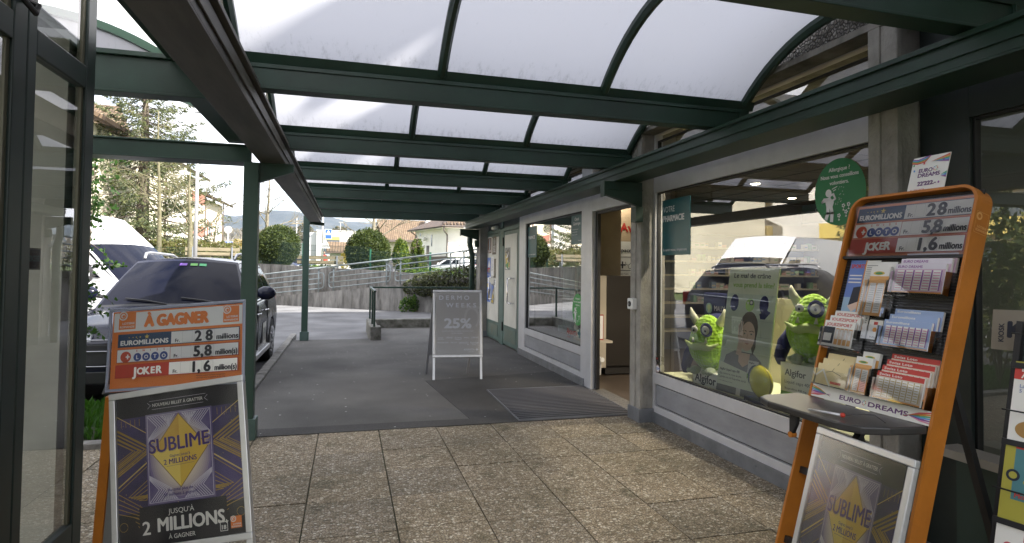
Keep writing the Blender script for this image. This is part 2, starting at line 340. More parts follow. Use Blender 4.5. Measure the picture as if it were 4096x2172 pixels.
# leaf scatter helper
def leaf(mb, p, s, d=None, rs=random, asp=.5, flat=0):
    d = Vector((rs.gauss(0, 1), rs.gauss(0, 1), rs.gauss(0, 1)*(1-flat))).normalized() if d is None else Vector(d).normalized()
    a = d.cross(Vector((rs.gauss(0, 1), rs.gauss(0, 1), rs.gauss(0, 1)))).normalized()*s*asp; p = Vector(p); t = d*s
    mb.add([p-t*.5, p+a*.5-t*.05, p+t*.5, p-a*.5-t*.05], [(0, 1, 2, 3)])
def leafmat(name, c, c2=None, trans=.3):
    if name in MC: return MC[name]
    mt = M(name, c, .6, nz=(2.2, .5), col2=c2, spec=.25); t = mt.node_tree; b = t.nodes['Principled BSDF']
    b.inputs['Subsurface Weight'].default_value = 0
    o = t.nodes['Material Output']; tr = N(mt, 'ShaderNodeBsdfTranslucent'); tr.inputs['Color'].default_value = (c[0]*1.3, c[1]*1.4, c[2]*.8, 1)
    ms = N(mt, 'ShaderNodeMixShader'); ms.inputs[0].default_value = trans; L(mt, b, 0, ms, 1); L(mt, tr, 0, ms, 2); L(mt, ms, 0, o, 'Surface'); return mt
rs = random.Random(5); gm = leafmat('bed_grass', (.055, .15, .02), (.03, .075, .012)); mb = MB()
for i in range(5200):
    x = rs.uniform(-3.6, -1.18); y = rs.uniform(5.7, 7.1); h = rs.uniform(.04, .12); a = rs.uniform(0, 6.28); d = Vector((math.cos(a), math.sin(a), 0))
    p = Vector((x, y, .03)); w = Vector((-d.y, d.x, 0))*rs.uniform(.006, .014); t = Vector((0, 0, h))+d*h*rs.uniform(.1, .7)
    mb.add([p-w, p+w, p+t*.6+w, p+t, p+t*.6-w], [(0, 1, 2, 3, 4)])
tag(mb.build('grass', gm), kind='stuff', label='green grass and weeds in the bed behind the lottery sign')
# dandelion
t = thing('dandelion', 'small yellow dandelion flower in the grass behind the lottery sign', 'flower', (-1.62, 5.72, .03))
MB().tube([(0, 0, 0), (0, 0, .06), (.004, 0, .1)], .002, 5).build('stem', gm, t)
mb = MB(); 
for i in range(40): a = i*.7; leaf(mb, (0, 0, .105), .03, (math.cos(a), math.sin(a), .4), rs)
mb.build('petals', M('dandelion_yellow', (.8, .55, .02), .6), t)
# ------------------------------------------------------------------ canopy
def mat_pane():
    mt = M('opal_sheet', (.8, .82, .88), .25); t = mt.node_tree; b = t.nodes['Principled BSDF']; o = t.nodes['Material Output']
    c = N(mt, 'ShaderNodeTexCoord'); sx = N(mt, 'ShaderNodeSeparateXYZ'); L(mt, c, 'UV', sx, 0)
    n = N(mt, 'ShaderNodeTexNoise', Scale=5.0, Detail=9.0); n.inputs['Roughness'].default_value = .8
    mpn = N(mt, 'ShaderNodeMapping'); mpn.inputs['Scale'].default_value = (2.2, .8, .8); L(mt, c, 'Object', mpn, 0); L(mt, mpn, 0, n, 'Vector')
    n.inputs['Scale'].default_value = 13
    # dirt gathers in the lowest 20 cm of each sheet (object height)
    so_ = N(mt, 'ShaderNodeSeparateXYZ'); L(mt, c, 'Object', so_, 0)
    mr = N(mt, 'ShaderNodeMapRange'); mr.inputs['From Min'].default_value = 2.86; mr.inputs['From Max'].default_value = 2.74; L(mt, so_, 'Z', mr, 0)
    ml = N(mt, 'ShaderNodeMath', operation='MULTIPLY_ADD'); ml.inputs[1].default_value = .16; L(mt, mr, 0, ml, 0); L(mt, n, 0, ml, 2)
    rr = N(mt, 'ShaderNodeValToRGB'); rr.color_ramp.elements[0].position = .61; rr.color_ramp.elements[0].color = (.47, .475, .51, 1); rr.color_ramp.elements[1].position = .88; rr.color_ramp.elements[1].color = (.25, .25, .27, 1)
    L(mt, ml, 0, rr, 0)
    tr = N(mt, 'ShaderNodeBsdfTranslucent'); L(mt, rr, 0, tr, 0); L(mt, rr, 0, b, 'Base Color')
    ms = N(mt, 'ShaderNodeMixShader'); ms.inputs[0].default_value = .72; L(mt, b, 0, ms, 1); L(mt, tr, 0, ms, 2)
    L(mt, ms, 0, o, 'Surface'); return mt
opal = mat_pane()
can = thing('glazed_canopy', 'dark green steel canopy with curved opal roof sheets over the walkway', 'canopy', (0, 0, 0))
YB = [0.02+1.845*k for k in range(8)]
YB = [3.70+1.845*(k-2) for k in range(8)]      # B-1 .. B6 : 0.01 ... 12.93
for y in YB:
    y0 = y
    mb = MB(); mb.box((-.67, y0+.006, 2.55), (2.80, y0+.05, 2.68)).box((-.67, y0, 2.535), (2.80, y0+.105, 2.55))
    mb.box((-.67, y0-.004, 2.655), (2.80, y0+.10, 2.68))
    mb.prism([(-.67, y0+.02, 2.68), (-.67, y0+.09, 2.68), (-.67, y0+.09, 2.74), (-.67, y0-.01, 2.74)], (3.52, 0, 0))
    bm = mb.build('beam', green, can, bevel=.003)
    mb = MB(); mb.box((2.72, y0-.012, 2.53), (2.88, y0+.004, 2.655)); 
    for q in (2.745, 2.83): mb.cyl((q, y0-.024, 2.61), (q, y0-.01, 2.61), .011, n=6)
    mb.build('end_plate', green, can)
XR = [-.65, .55, 1.66, 2.77]
for k in range(7):
    ya, yb = YB[k]+.06, YB[k+1]+.02; yc = (ya+yb)/2; hs = (yb-ya)/2; rise = .34; zc = 2.735
    Rr = (hs*hs+rise*rise)/(2*rise); am = math.asin(hs/Rr)
    arc = lambda t, dr=0: (yc+(Rr+dr)*math.sin(am*t), zc+rise-Rr+(Rr+dr)*math.cos(am*t))
    for x in XR:
        mb = MB(); n = 18; vs = []
        for i in range(n+1):
            t = -1+2*i/n
            for dx, dr in ((-.03, .0), (-.03, -.03), (-.012, -.055), (.012, -.055), (.03, -.03), (.03, .0)):
                yy, zz = arc(t, dr); vs.append((x+dx, yy, zz))
        mb.add(vs, [(i*6+a, i*6+a+1, i*6+7+a, i*6+6+a) for i in range(n) for a in range(5)]+[(i*6+5, i*6, i*6+6, i*6+11) for i in range(n)])
        mb.build('rib', green, can)
    for a, b in zip(XR[:-1], XR[1:]):
        mb = MB(); mb.grid(lambda u, v: (a+.01+(b-a-.02)*u, *arc(-1+2*v, .012)), 6, 22)
        mb.build('roof_sheet', opal, can, smooth=True)
# box gutters
def gutter(x0, x1, zb, zt, lipx, y0, y1, name):
    mb = MB(); mb.box((x0, y0, zb), (x1, y1, zb+.012)); mb.box((x0, y0, zb+.012), (x0+.006, y1, zt)); mb.box((x1-.006, y0, zb+.012), (x1, y1, zt)); 
    if lipx > 0: mb.box((x1, y0, zt-.012), (x1+lipx, y1, zt+.012)); mb.box((x1+.002, y0, zb+.05), (x1+.012, y1, zt-.03))
    else: mb.box((x0+lipx, y0, zt-.012), (x0, y1, zt+.012)); mb.box((x0-.012, y0, zb+.055), (x0-.002, y1, zt-.03))
    mb.box((x0+.006, y1-.006, zb+.012), (x1-.006, y1, zt))
    return mb.build(name, None, can, bevel=.002)
for o_, mt_ in ((gutter(-.757, -.545, 2.40, 2.545, .035, -3, 12.75, 'gutter'), galv), (gutter(2.50, 2.77, 2.375, 2.51, -.02, -3, 12.98, 'gutter'), green)): o_.data.materials.append(mt_)
def post(y, zt):
    mb = MB(); mb.box((-.885, y, 0.02), (-.765, y+.012, zt)).box((-.885, y+.10, .02), (-.765, y+.112, zt)).box((-.83, y+.012, .02), (-.82, y+.10, zt))
    mb.box((-.885, y+.002, .02), (-.872, y+.11, zt)); mb.box((-.778, y+.002, .02), (-.765, y+.11, zt))
    mb.build('post', M('post_green', (.035, .075, .055), .45, nz=(7, .5), col2=(.05, .045, .03), ramp=(.26, .34), bump=(60, .2, .002)), can, bevel=.003)
    MB().box((-.91, y-.02, 0), (-.74, y+.13, .18)).build('post_shoe', green_lt, can, bevel=.004)
    mb = MB(); mb.prism([(-.765, y+.02, zt-.17), (-.48, y+.02, 2.335), (-.48, y+.02, 2.4), (-.765, y+.02, 2.4)], (0, .07, 0)); mb.box((-.765, y, 2.392), (-.48, y+.11, 2.399)); mb.build('bracket', green, can)
post(5.56, 2.40); post(12.72, 2.53)
for y in (5.32, 12.95):
    mb = MB(); mb.prism([(2.80, y, 2.13), (2.80, y, 2.37), (2.40, y, 2.37), (2.40, y, 2.24)], (0, .07, 0)); mb.box((2.385, y-.012, 2.22), (2.40, y+.082, 2.37)); mb.box((2.40, y-.012, 2.285), (2.80, y, 2.295))
    mb.box((2.72, y-.02, 1.98), (2.80, y+.09, 2.13)); mb.build('wall_bracket', green, can, bevel=.003)
# side porch on the left
por = thing('porch_canopy', 'green steel porch beams with arched opal vault left of the gutter', 'canopy', (0, 0, 0))
mb = MB(); mb.box((-6, 4.07, 2.555), (-.80, 4.10, 2.76)).box((-6, 4.065, 2.54), (-.80, 4.2, 2.555)).box((-6, 4.04, 2.76), (-.80, 4.2, 2.79)); mb.build('beam', green, por, bevel=.003)
mb = MB(); mb.box((-6, 5.58, 2.405), (-.83, 5.62, 2.535)).box((-6, 5.56, 2.395), (-.82, 5.80, 2.405)).box((-6, 5.56, 2.535), (-.82, 5.70, 2.55)); mb.build('beam', green, por, bevel=.003)
mb = MB(); mb.box((-1.02, 4.16, 2.565), (-.84, 5.62, 2.80)); mb.build('edge_beam', green, por)
c0x, hw, rs_, zs = -1.92, .84, .24, 2.79
Rr = (hw*hw+rs_*rs_)/(2*rs_); am = math.asin(hw/Rr)
va = lambda t, dr=0: (c0x+(Rr+dr)*math.sin(am*t), zs+rs_-Rr+(Rr+dr)*math.cos(am*t))
for yy in (5.62, 4.10, 2.95, 1.8):
    mb = MB(); n = 24; vs = []
    for i in range(n+1):
        for dy, dr in ((-.03, 0), (-.03, -.045), (.03, -.045), (.03, 0)):
            x, z = va(-1+2*i/n, dr); vs.append((x, yy+dy, z))
    mb.add(vs, [(i*4+a, i*4+a+1, i*4+5+a, i*4+4+a) for i in range(n) for a in range(3)]+[(i*4+3, i*4, i*4+4, i*4+7) for i in range(n)]); mb.build('rib', M('rib_green', (.05, .12, .075), .45), por)
for ya, yb in ((5.62, 4.13), (4.07, 2.95), (2.95, 1.8)):  # hindmost bay is out of view, added to keep sun off the beams
    mb = MB(); mb.grid(lambda u, v: (va(-1+2*u, .012)[0], ya+(yb-ya)*v, va(-1+2*u, .012)[1]), 24, 4); mb.build('roof_sheet', opal, por, smooth=True)
mb = MB(); mb.add([(c0x-hw, 4.12, zs)]+[(va(-1+2*i/24, -.02)[0], 4.12, va(-1+2*i/24, -.02)[1]) for i in range(25)]+[(c0x+hw, 4.12, zs)], [tuple(range(27))]); mb.build('end_sheet', opal, por)
MB().box((-1.09, .2, 2.802), (-.68, 5.62, 2.82)).box((-1.09, .2, 2.76), (-1.0, 4.03, 2.80)).build('eaves_rail', green, por)  # flat cover widened over the gap to keep sun off the beams
# ------------------------------------------------------------------ pharmacy building
bld = thing('pharmacy_building', 'pharmacy with grey aluminium shop windows and concrete columns on the right', 'shop building', (0, 0, 0))
pebble = M('pebble_dash', (.25, .235, .21), .9)
b_ = pebble.node_tree.nodes['Principled BSDF']; c = N(pebble, 'ShaderNodeTexCoord'); v = N(pebble, 'ShaderNodeTexVoronoi', Scale=42.0); L(pebble, c, 'Object', v, 'Vector')
sp = N(pebble, 'ShaderNodeSeparateColor'); L(pebble, v, 'Color', sp, 0); rr = N(pebble, 'ShaderNodeValToRGB'); rr.color_ramp.elements[0].color = (.12, .105, .09, 1); rr.color_ramp.elements[1].color = (.42, .40, .37, 1); L(pebble, sp, 0, rr, 0)
v2 = N(pebble, 'ShaderNodeTexVoronoi', Scale=42.0); v2.feature = 'DISTANCE_TO_EDGE'; L(pebble, c, 'Object', v2, 'Vector'); r2 = N(pebble, 'ShaderNodeValToRGB'); r2.color_ramp.elements[1].position = .2; L(pebble, v2, 'Distance', r2, 0)
mu = N(pebble, 'ShaderNodeMixRGB'); mu.blend_type = 'MULTIPLY'; mu.inputs[0].default_value = .85; L(pebble, rr, 0, mu, 1); L(pebble, r2, 0, mu, 2); L(pebble, mu, 0, b_, 'Base Color')
bp = N(pebble, 'ShaderNodeBump', Strength=1.0, Distance=.02); L(pebble, r2, 0, bp, 'Height'); L(pebble, bp, 0, b_, 'Normal')
MB().box((2.84, -6, 2.905), (3.4, 13.4, 3.9)).build('fascia', pebble, bld)
MB().box((2.80, -6, 2.865), (3.4, 13.45, 2.905)).build('fascia_edge', conc, bld)
MB().box((3.4, -6, 3.0), (12, 13.4, 3.9)).box((6, -25, 3.9), (18, 15.5, 8.3)).box((3.0, 13.32, -.2), (12, 13.40, 3.0)).box((9.2, -6, -.2), (9.3, 13.3, 3.0)).build('roof_block', M('concrete_block', (.4, .38, .34), .9, nz=(2, .3)), bld)
mb = MB()
for i in range(-16, 20): mb.box((6, 1.0+.74*i, 8.3), (6.12, 1.0+.74*i+(.36 if i % 3 else .5), 9.15 if i % 3 else 9.7))
mb.build('shadow_block', M('concrete_block', (.4, .38, .34)), bld)  # unseen blocks added on the roof edge to band the opal sheets with shadow
colm = M('board_marked_concrete', (.34, .325, .29), .85, nz=(4.5, .5), stretch=(1, 1, .8), bump=(40, .8, .012), col2=(.19, .18, .16), ramp=(.3, .62), detail=12)
for ya, yb in ((2.485, 2.67), (5.35, 5.57), (12.82, 13.2), (-.5, -.3)):
    mb = MB(); mb.box((2.84, ya+.015, 0), (3.08, yb-.015, 2.864)); mb.box((2.80, ya, 0), (2.839, ya+.08, 2.864)); mb.box((2.80, ya+.11, 0), (2.839, yb, 2.864)); mb.box((2.81, ya+.08, 0), (2.839, ya+.11, 2.864))
    mb.build('column', colm, bld, bevel=.006)
    MB().box((2.785, ya-.012, 0), (3.0, yb+.012, .135)).build('column_shoe', steel_dk, bld, bevel=.003)
X0 = 2.98
def window(y0, y1, iy0, iy1, zs0=.49, zs1=2.28, alu=alu, alu_pan=alu_pan, nm='shop_window'):
    mb = MB(); x0, x1 = X0-.03, X0+.05
    mb.box((x0, y0, .10), (x1, iy0, 2.863)).box((x0, iy1, .10), (x1, y1, 2.863)); 
    for a, b in ((.10, .17), (.385, zs0), (zs1, 2.47), (2.86, 2.863)): mb.box((x0+.002, iy0, a), (x1-.002, iy1, b))
    fr = mb.build(nm, alu, bld, bevel=.003)
    mb = MB(); g = .012
    for a, b in ((zs0, zs1), (2.47, 2.80)):
        mb.box((X0-.005, iy0, a), (X0+.03, iy0+g, b)).box((X0-.005, iy1-g, a), (X0+.03, iy1, b)).box((X0-.005, iy0+g, a), (X0+.03, iy1-g, a+g)).box((X0-.005, iy0+g, b-g), (X0+.03, iy1-g, b))
    mb.build('gasket', rubber, fr)
    MB().add([(X0+.012, iy0+g, zs0+g), (X0+.012, iy1-g, zs0+g), (X0+.012, iy1-g, zs1-g), (X0+.012, iy0+g, zs1-g)], [(0, 3, 2, 1)]).build('pane', glass, fr)
    MB().add([(X0+.014, iy0+g, 2.47+g), (X0+.014, iy1-g, 2.47+g), (X0+.014, iy1-g, 2.80-g), (X0+.014, iy0+g, 2.80-g)], [(0, 3, 2, 1)]).build('pane', glass, fr)
    mb = MB(); mb.box((X0-.016, iy0+.012, .182), (X0+.0, iy1-.012, .373)); mb.build('sill_panel', alu_pan, fr, bevel=.002)
    MB().box((X0+.001, iy0, .17), (X0+.01, iy1, .385)).build('panel_joint', rubber, fr)
    mb = MB(); mb.box((X0-.045, y0, 0), (X0-.031, y1, .105)); 
    for i in range(int((y1-y0)/.34)+1): yy = y0+.1+i*.34; mb.cyl((X0-.052, yy, .065), (X0-.044, yy, .065), .008, n=8)
    mb.build('flashing', steel_dk, fr)
window(2.67, 5.18, 2.75, 5.10) if 0 else window(2.67, 5.55, 2.76, 5.335)
window(7.15, 10.21, 7.275, 9.825)
dkf = M('dark_frame', (.012, .02, .018), .45, nz=(4, .3)); window(1.0, 2.48, 1.06, 2.22, .62, 2.28, dkf, dkf); window(-6, .999, -5.8, .94, .62, 2.28, dkf, dkf)
# door opening of the pharmacy
mb = MB(); mb.box((X0-.03, 6.93, .0), (X0+.09, 7.15, 2.863)).box((X0-.028, 5.55, 2.235), (X0+.06, 6.93, 2.47)).box((X0-.028, 5.55, 2.80), (X0+.06, 6.93, 2.863)); mb.build('door_frame', alu, bld, bevel=.003)
MB().box((X0+.02, 6.86, .02), (X0+.06, 6.93, 2.235)).box((X0+.02, 5.55, 2.2), (X0+.06, 6.86, 2.235)).build('door_seal', black, bld)
MB().add([(X0+.014, 5.55, 2.47), (X0+.014, 6.93, 2.47), (X0+.014, 6.93, 2.80), (X0+.014, 5.55, 2.80)], [(0, 3, 2, 1)]).build('pane', glass, bld)
MB().box((X0-.06, 5.58, -.02), (X0+.14, 6.93, .012)).build('threshold', M('tread_plate', (.35, .34, .32), .4, metal=.6, nz=(40, .5), bump=(90, .8, .01)), bld)
# service doors
sd = thing('service_doors', 'pair of green steel service doors with white panels at the far end', 'door', (0, 0, 0))
MB().box((X0-.01, 10.21, 0), (X0+.06, 10.36, 2.863)).box((X0-.01, 12.88, 0), (X0+.06, 12.96, 2.863)).box((X0-.01, 11.40, 0), (X0+.06, 11.72, 2.30)).box((X0-.01, 10.36, 2.24), (X0+.06, 11.40, 2.32)).box((X0-.01, 11.72, 2.24), (X0+.06, 12.88, 2.32)).box((X0-.01, 10.36, 2.80), (X0+.06, 12.88, 2.863)).box((X0-.008, 11.50, 2.32), (X0+.05, 11.62, 2.86)).build('frame', green_lt, sd, bevel=.004)
MB().box((X0+.02, 10.36, 2.32), (X0+.03, 11.5, 2.86)).box((X0+.02, 11.62, 2.32), (X0+.03, 12.88, 2.86)).build('transom', M('dark_transom', (.03, .04, .04), .3), sd)
for a, b, hy in ((10.37, 11.39, 10.775), (11.73, 12.87, 12.30)):
    lf = MB().box((X0-.002, a, .03), (X0+.045, b, 2.235)).build('door_leaf', green_lt, sd, bevel=.003)
    MB().box((X0-.012, a+.05, .41), (X0-.0025, b-.09, 2.16)).build('white_panel', M('off_white_panel', (.66, .65, .58), .5, nz=(2.5, .12)), lf)
    mb = MB(); mb.box((X0-.009, a+.09, .11), (X0-.0025, b-.13, .35)); mb.build('kick_panel', M('scuffed_green', (.085, .14, .12), .5, nz=(5, .4), col2=(.13, .14, .11)), lf, bevel=.003)
    MB().tube([(X0-.01, hy-.19, 1.325), (X0-.085, hy-.19, 1.325), (X0-.09, hy-.19, 1.32), (X0-.09, hy+.0, 1.32), (X0-.09, hy+.0, 1.31), (X0-.09, hy, .88), (X0-.09, hy, .865), (X0-.09, hy-.19, .862), (X0-.085, hy-.19, .862), (X0-.01, hy-.19, .862)], .014, 8).build('handle', chrome, lf, smooth=True)
    MB().box((X0-.03, b+.005, 1.95), (X0-.011, b+.035, 2.12)).box((X0-.03, b+.005, .28), (X0-.011, b+.035, .45)).build('hinge', blackm, lf)
# bulkhead lamp over service doors
t = thing('bulkhead_lamp', 'small white bulkhead lamp above the far service door', 'lamp', (X0-.02, 11.95, 2.34))
MB().box((-.07, -.15, -.03), (.0, .15, .04)).build('housing', white, t, bevel=.01); MB().box((-.085, -.13, -.025), (-.071, .13, .03)).build('diffuser', M('lamp_diffuser', (.8, .75, .6), .4), t, bevel=.008)
# doormat grate
t = thing('entrance_grate', 'ribbed metal entrance grate flush in front of the pharmacy door', 'door mat', (0, 0, 0))
q = [Vector(p) for p in ((1.66, 5.66, .0), (2.90, 5.66, .0), (2.95, 7.17, .0), (1.68, 7.16, .0))]
MB().hexa([p+Vector((0, 0, .001)) for p in q]+[p+Vector((0, 0, .008)) for p in q]).build('tray', M('mat_dark', (.006, .006, .007), .9), t)
mb = MB(); n = 22
for i in range(n): 
    s = (i+.5)/n; a = q[0].lerp(q[3], s); b = q[1].lerp(q[2], s); mb.bar(a+Vector((.01, 0, .011)), b+Vector((-.01, 0, .011)), .014, .010)
mb.build('tread_bar', M('mat_bar', (.17, .17, .185), .5, metal=.2), t)
mb = MB()
for a, b in zip(q, q[1:]+q[:1]): mb.bar(a+Vector((0, 0, .009)), b+Vector((0, 0, .009)), .012, .014)
mb.build('rim', steel_dk, t)
# drainpipe
t = thing('drainpipe', 'dark green rain downpipe on the far corner column', 'drainpipe', (2.70, 13.2, 0))
MB().tube([(0, -.02, 0), (0, -.02, 1.5), (.0, -.02, 1.8), (-.06, -.04, 2.05), (-.06, -.05, 2.37)], .062, 12).build('pipe', green, t, smooth=True)
MB().box((.055, -.1, 1.80), (.12, .06, 1.86)).build('clip', white, t)
# door bell box
t = thing('switch_box', 'small white outdoor switch box with black button on the middle column', 'switch', (2.80, 5.47, 1.165))
MB().box((-.055, -.055, -.055), (0, .055, .055)).build('box', white, t, bevel=.008); MB().cyl((-.062, 0, 0), (-.054, 0, 0), .028, n=20).build('button', black, t)
MB().cyl((-.067, 0, 0), (-.0625, 0, 0), .012, n=14).build('button_cap', steel_dk, t)
# ------------------------------------------------------------------ pharmacy interior
inn = thing('shop_interior', 'beige pharmacy room with tiled ceiling behind the shop windows', 'room', (0, 0, 0))
beige = M('beige_wall', (.42, .34, .23), .8, nz=(6, .12), bump=(45, .5, .006))
MB().box((3.03, 2.7, -.2), (9.2, 13.3, 0.0)).build('floor', M('brown_floor_tile', (.11, .085, .065), .35, nz=(3, .3)), inn)
MB().box((3.4, -5.9, 2.90), (9.2, 13.3, 2.96)).build('ceiling', M('ceiling_board', (.30, .27, .22), .8), inn)
mb = MB()
for i in range(10): mb.box((3.1+i*.6, -5.9, 2.892), (3.112+i*.6, 13.3, 2.899))
for i in range(30): mb.box((3.1, -5.8+i*.6, 2.889), (9.2, -5.788+i*.6, 2.8915))
mb.build('ceiling_joint', M('ceiling_joint', (.12, .11, .09), .8), inn)
MB().box((9.1, 2.7, 0), (9.19, 13.3, 2.9)).build('back_wall', M('pale_wall', (.25, .24, .21), .8), inn)
MB().box((3.3, 10.3, 0), (9.1, 10.4, 2.9)).build('end_wall', M('grey_wall', (.20, .20, .18), .8), inn)
MB().box((3.02, 2.45, 0), (9.1, 2.6, 2.9)).build('side_wall', M('grey_wall', (.5, .5, .5)), inn)
MB().box((3.60, 8.4, 1.38), (4.06, 8.44, 2.9)).build('textured_panel', beige, inn)
cab = thing('dark_cabinet', 'tall dark brown cabinet side just inside the pharmacy door', 'cabinet', (0, 0, 0))
MB().box((3.545, 7.8, .14), (4.3, 8.3, 1.42)).build('side', M('dark_brown_board', (.022, .018, .014), .5), cab, bevel=.004)
MB().box((3.56, 7.84, .02), (4.3, 8.3, .139)).build('plinth', M('plinth_brown', (.02, .018, .016), .6), cab)
MB().box((3.43, 7.78, .12), (3.544, 8.3, 1.42)).build('front', M('cream_board', (.50, .45, .36), .55), cab, bevel=.004)
t = thing('picture_frame', 'small red framed notice standing by the cabinet inside the door', 'picture frame', (3.27, 7.42, .56))
MB().box((-.07, 0, 0), (.07, .02, .34)).build('frame', M('red_frame', (.35, .05, .03), .5), t); MB().box((-.06, -.004, .015), (.06, -.0005, .325)).build('picture', paper, t)
MB().box((3.05, 7.3, .53), (3.42, 7.8, .559)).build('ledge', M('cream_board', (.5, .45, .36)), cab)
redt = M('red_letters', (.35, .02, .015), .5)
wp = tag(MB().box((4.0, 9.0, .0), (4.9, 9.04, 1.98)).build('information_wall', M('white_board', (.62, .66, .66), .4)), 'white wall panel with stethoscope sign inside the pharmacy door', 'sign panel')
g = Gfx((4.0, 8.997, 0), (1, 0, 0), (0, 0, 1), .0003)
g.text('Espace', .27, 1.80, .075, ink, bold=.02, align='L'); g.line([(.30, 1.50), (.60, 1.50), (.60, 1.72), (.30, 1.72), (.30, 1.50)], .010, ink)
g.line([(.38, 1.54), (.38, 1.64)], .025, ink); g.line([(.33, 1.59), (.43, 1.59)], .025, ink)
g.line([(.48+.05*math.cos(a), 1.64+.05*math.sin(a)) for a in [math.pi+i*math.pi/10 for i in range(11)]], .008, ink)
g.line([(.48, 1.59), (.49, 1.54), (.52, 1.53), (.55, 1.56), (.56, 1.61)], .008, ink); g.disc(.56, 1.63, .018, ink)
g.text('Primary Care', .28, 1.43, .028, ink, bold=.01)
g.build('lettering', wp)
sb = tag(MB().box((4.0, 9.0, 1.981), (4.9, 9.06, 2.6)).build('beige_header_board', beige), 'beige header board with large red letters inside the pharmacy door', 'sign board')
g = Gfx((4.0, 8.995, 0), (1, 0, 0), (0, 0, 1), .0003); g.text('Avene', .33, 2.14, .15, redt, bold=.03); g.build('lettering', sb)
t = thing('radiator_valve', 'white radiator thermostat valve low inside the door frame', 'valve', (3.14, 7.05, .36)); MB().cyl((0, -.05, 0), (0, .05, 0), .03, n=14).build('knob', white, t); MB().tube([(0, 0, 0), (.0, 0.02, -.2)], .01).build('pipe', white, t)
# downlights
dl = None; lampm = M('lamp_glow', (.9, .85, .7), .4, emit=((1, .86, .62), 14))
spots = [(3.85, 4.2), (4.0, 5.2), (4.3, 8.8), (6.1, 3.6), (6.1, 5.6), (6.1, 7.9), (7.9, 4.6), (7.9, 6.9), (7.9, 9.2), (4.0, .8), (6.0, -.5)]
wh = ['nearest the large window', 'over the display ledge', 'behind the narrow window', 'in the middle bay near the display', 'in the middle of the ceiling', 'deep in the middle bay', 'over the shelves at the near end', 'over the middle of the shelves', 'over the far end of the shelves', 'behind the nearest glazing', 'deep behind the nearest glazing']
for (x, y), w_ in zip(spots, wh):
    t = thing('downlight', 'round recessed ceiling downlight '+w_, 'ceiling light', (x, y, 2.885), group='pharmacy downlights')
    MB().cyl((0, 0, -.012), (0, 0, 0), .085, n=20).build('ring', white, t); MB().cyl((0, 0, -.016), (0, 0, -.013), .065, n=18).build('lens', lampm, t)
    ld = bpy.data.lights.new('downlight_glow', 'SPOT'); ld.energy = (3 if y < 2 else 95 if x < 4.05 else 15); ld.spot_size = R(130); ld.color = (1, .86, .68); ld.shadow_soft_size = .06  # the pair by the window display is moved and boosted to brighten it
    lo = bpy.data.objects.new('downlight_glow', ld); COL.objects.link(lo); lo.location = (0, 0, -.03); lo.parent = t
# shelves with boxes along the back wall
sh = thing('medicine_shelf', 'wide wall shelving full of white medicine boxes at the back of the pharmacy', 'shelf', (0, 9.85, 0))
blup = M('shelf_back_blue', (.22, .26, .40), .6)
MB().box((5.0, .42, 0), (9.1, .45, 2.35)).build('back_panel', blup, sh)
levels = [.40, .66, .92, 1.18, 1.44, 1.70, 1.96]
for z in levels: MB().box((5.0, 0, z-.03), (9.1, .419, z)).build('shelf', M('shelf_cream', (.70, .66, .55), .5), sh)
MB().box((5.0, -.02, 2.2), (9.1, .41, 2.42)).build('header', M('shelf_header', (.16, .15, .14), .5), sh)
boxm = [M('carton_'+n, c_, .5) for n, c_ in (('white', (.72, .7, .66)), ('cream', (.66, .6, .45)), ('blue', (.32, .42, .6)), ('green', (.3, .5, .3)), ('pink', (.6, .38, .36)))]
rs = random.Random(11); k = 0; meshes = []
for a in range(8):
    w, h, mt_ = rs.uniform(.03, .06), rs.uniform(.05, .14), boxm[[0, 0, 1, 0, 2, 1, 3, 4][a]]
    mb = MB().mat(mt_).box((-w, 0, 0), (w, .10, h)); mb.mat(boxm[(a+2) % 5]).box((-w*.8, -.0015, h*.3), (w*.6, -.0003, h*.55)); o = mb.build('medicine_box', None); meshes.append(o.data)
    bpy.data.objects.remove(o)
for li, z in enumerate(levels[2:]):
    x = 6.2
    while x < 9.0 and k < 200:
        a = rs.randrange(8); x += rs.uniform(.075, .12)
        if rs.random() < .10: x += .2
        o = bpy.data.objects.new('medicine_box', meshes[a]); COL.objects.link(o); o.location = (x, 9.90, z+.001)
        tag(o, 'small medicine box standing on the wall shelves of the pharmacy', 'medicine box', 'medicine boxes on the wall shelves'); k += 1
# ------------------------------------------------------------------ window display
led = tag(MB().box((3.03, 2.8, .40), (3.95, 5.52, .455)).build('display_ledge', M('pale_green_ledge', (.62, .64, .42), .5), bevel=.004), 'pale green display ledge behind the large shop window', 'display ledge')
MB().box((3.94, 2.8, 0), (3.98, 5.5, 1.25)).build('back_panel', M('display_back', (.52, .47, .33), .6), led)
MB().box((3.03, 2.8, .0), (3.93, 5.5, .39)).build('front', M('ledge_body', (.4, .4, .35)), led)
plush = M('bobbled_green_plush', (.42, .74, .04), .95, nz=(7, .25))
b_ = plush.node_tree.nodes['Principled BSDF']; c = N(plush, 'ShaderNodeTexCoord'); v = N(plush, 'ShaderNodeTexVoronoi', Scale=34.0); v.inputs['Randomness'].default_value = .25; L(plush, c, 'Object', v, 'Vector')
bp = N(plush, 'ShaderNodeBump', Strength=.9, Distance=.02); bp.invert = True; L(plush, v, 'Distance', bp, 'Height'); L(plush, bp, 0, b_, 'Normal'); b_.inputs['Sheen Weight'].default_value = .4
pblue = M('dark_blue_plush', (.015, .02, .10), .9, nz=(9, .4), bump=(40, .5, .01)); pgl = M('pale_green_fabric', (.50, .62, .25), .8, bump=(50, .4, .005)); pw = M('off_white_fabric', (.7, .7, .55), .7); pgg = M('grey_green_fabric', (.42, .5, .38), .8)
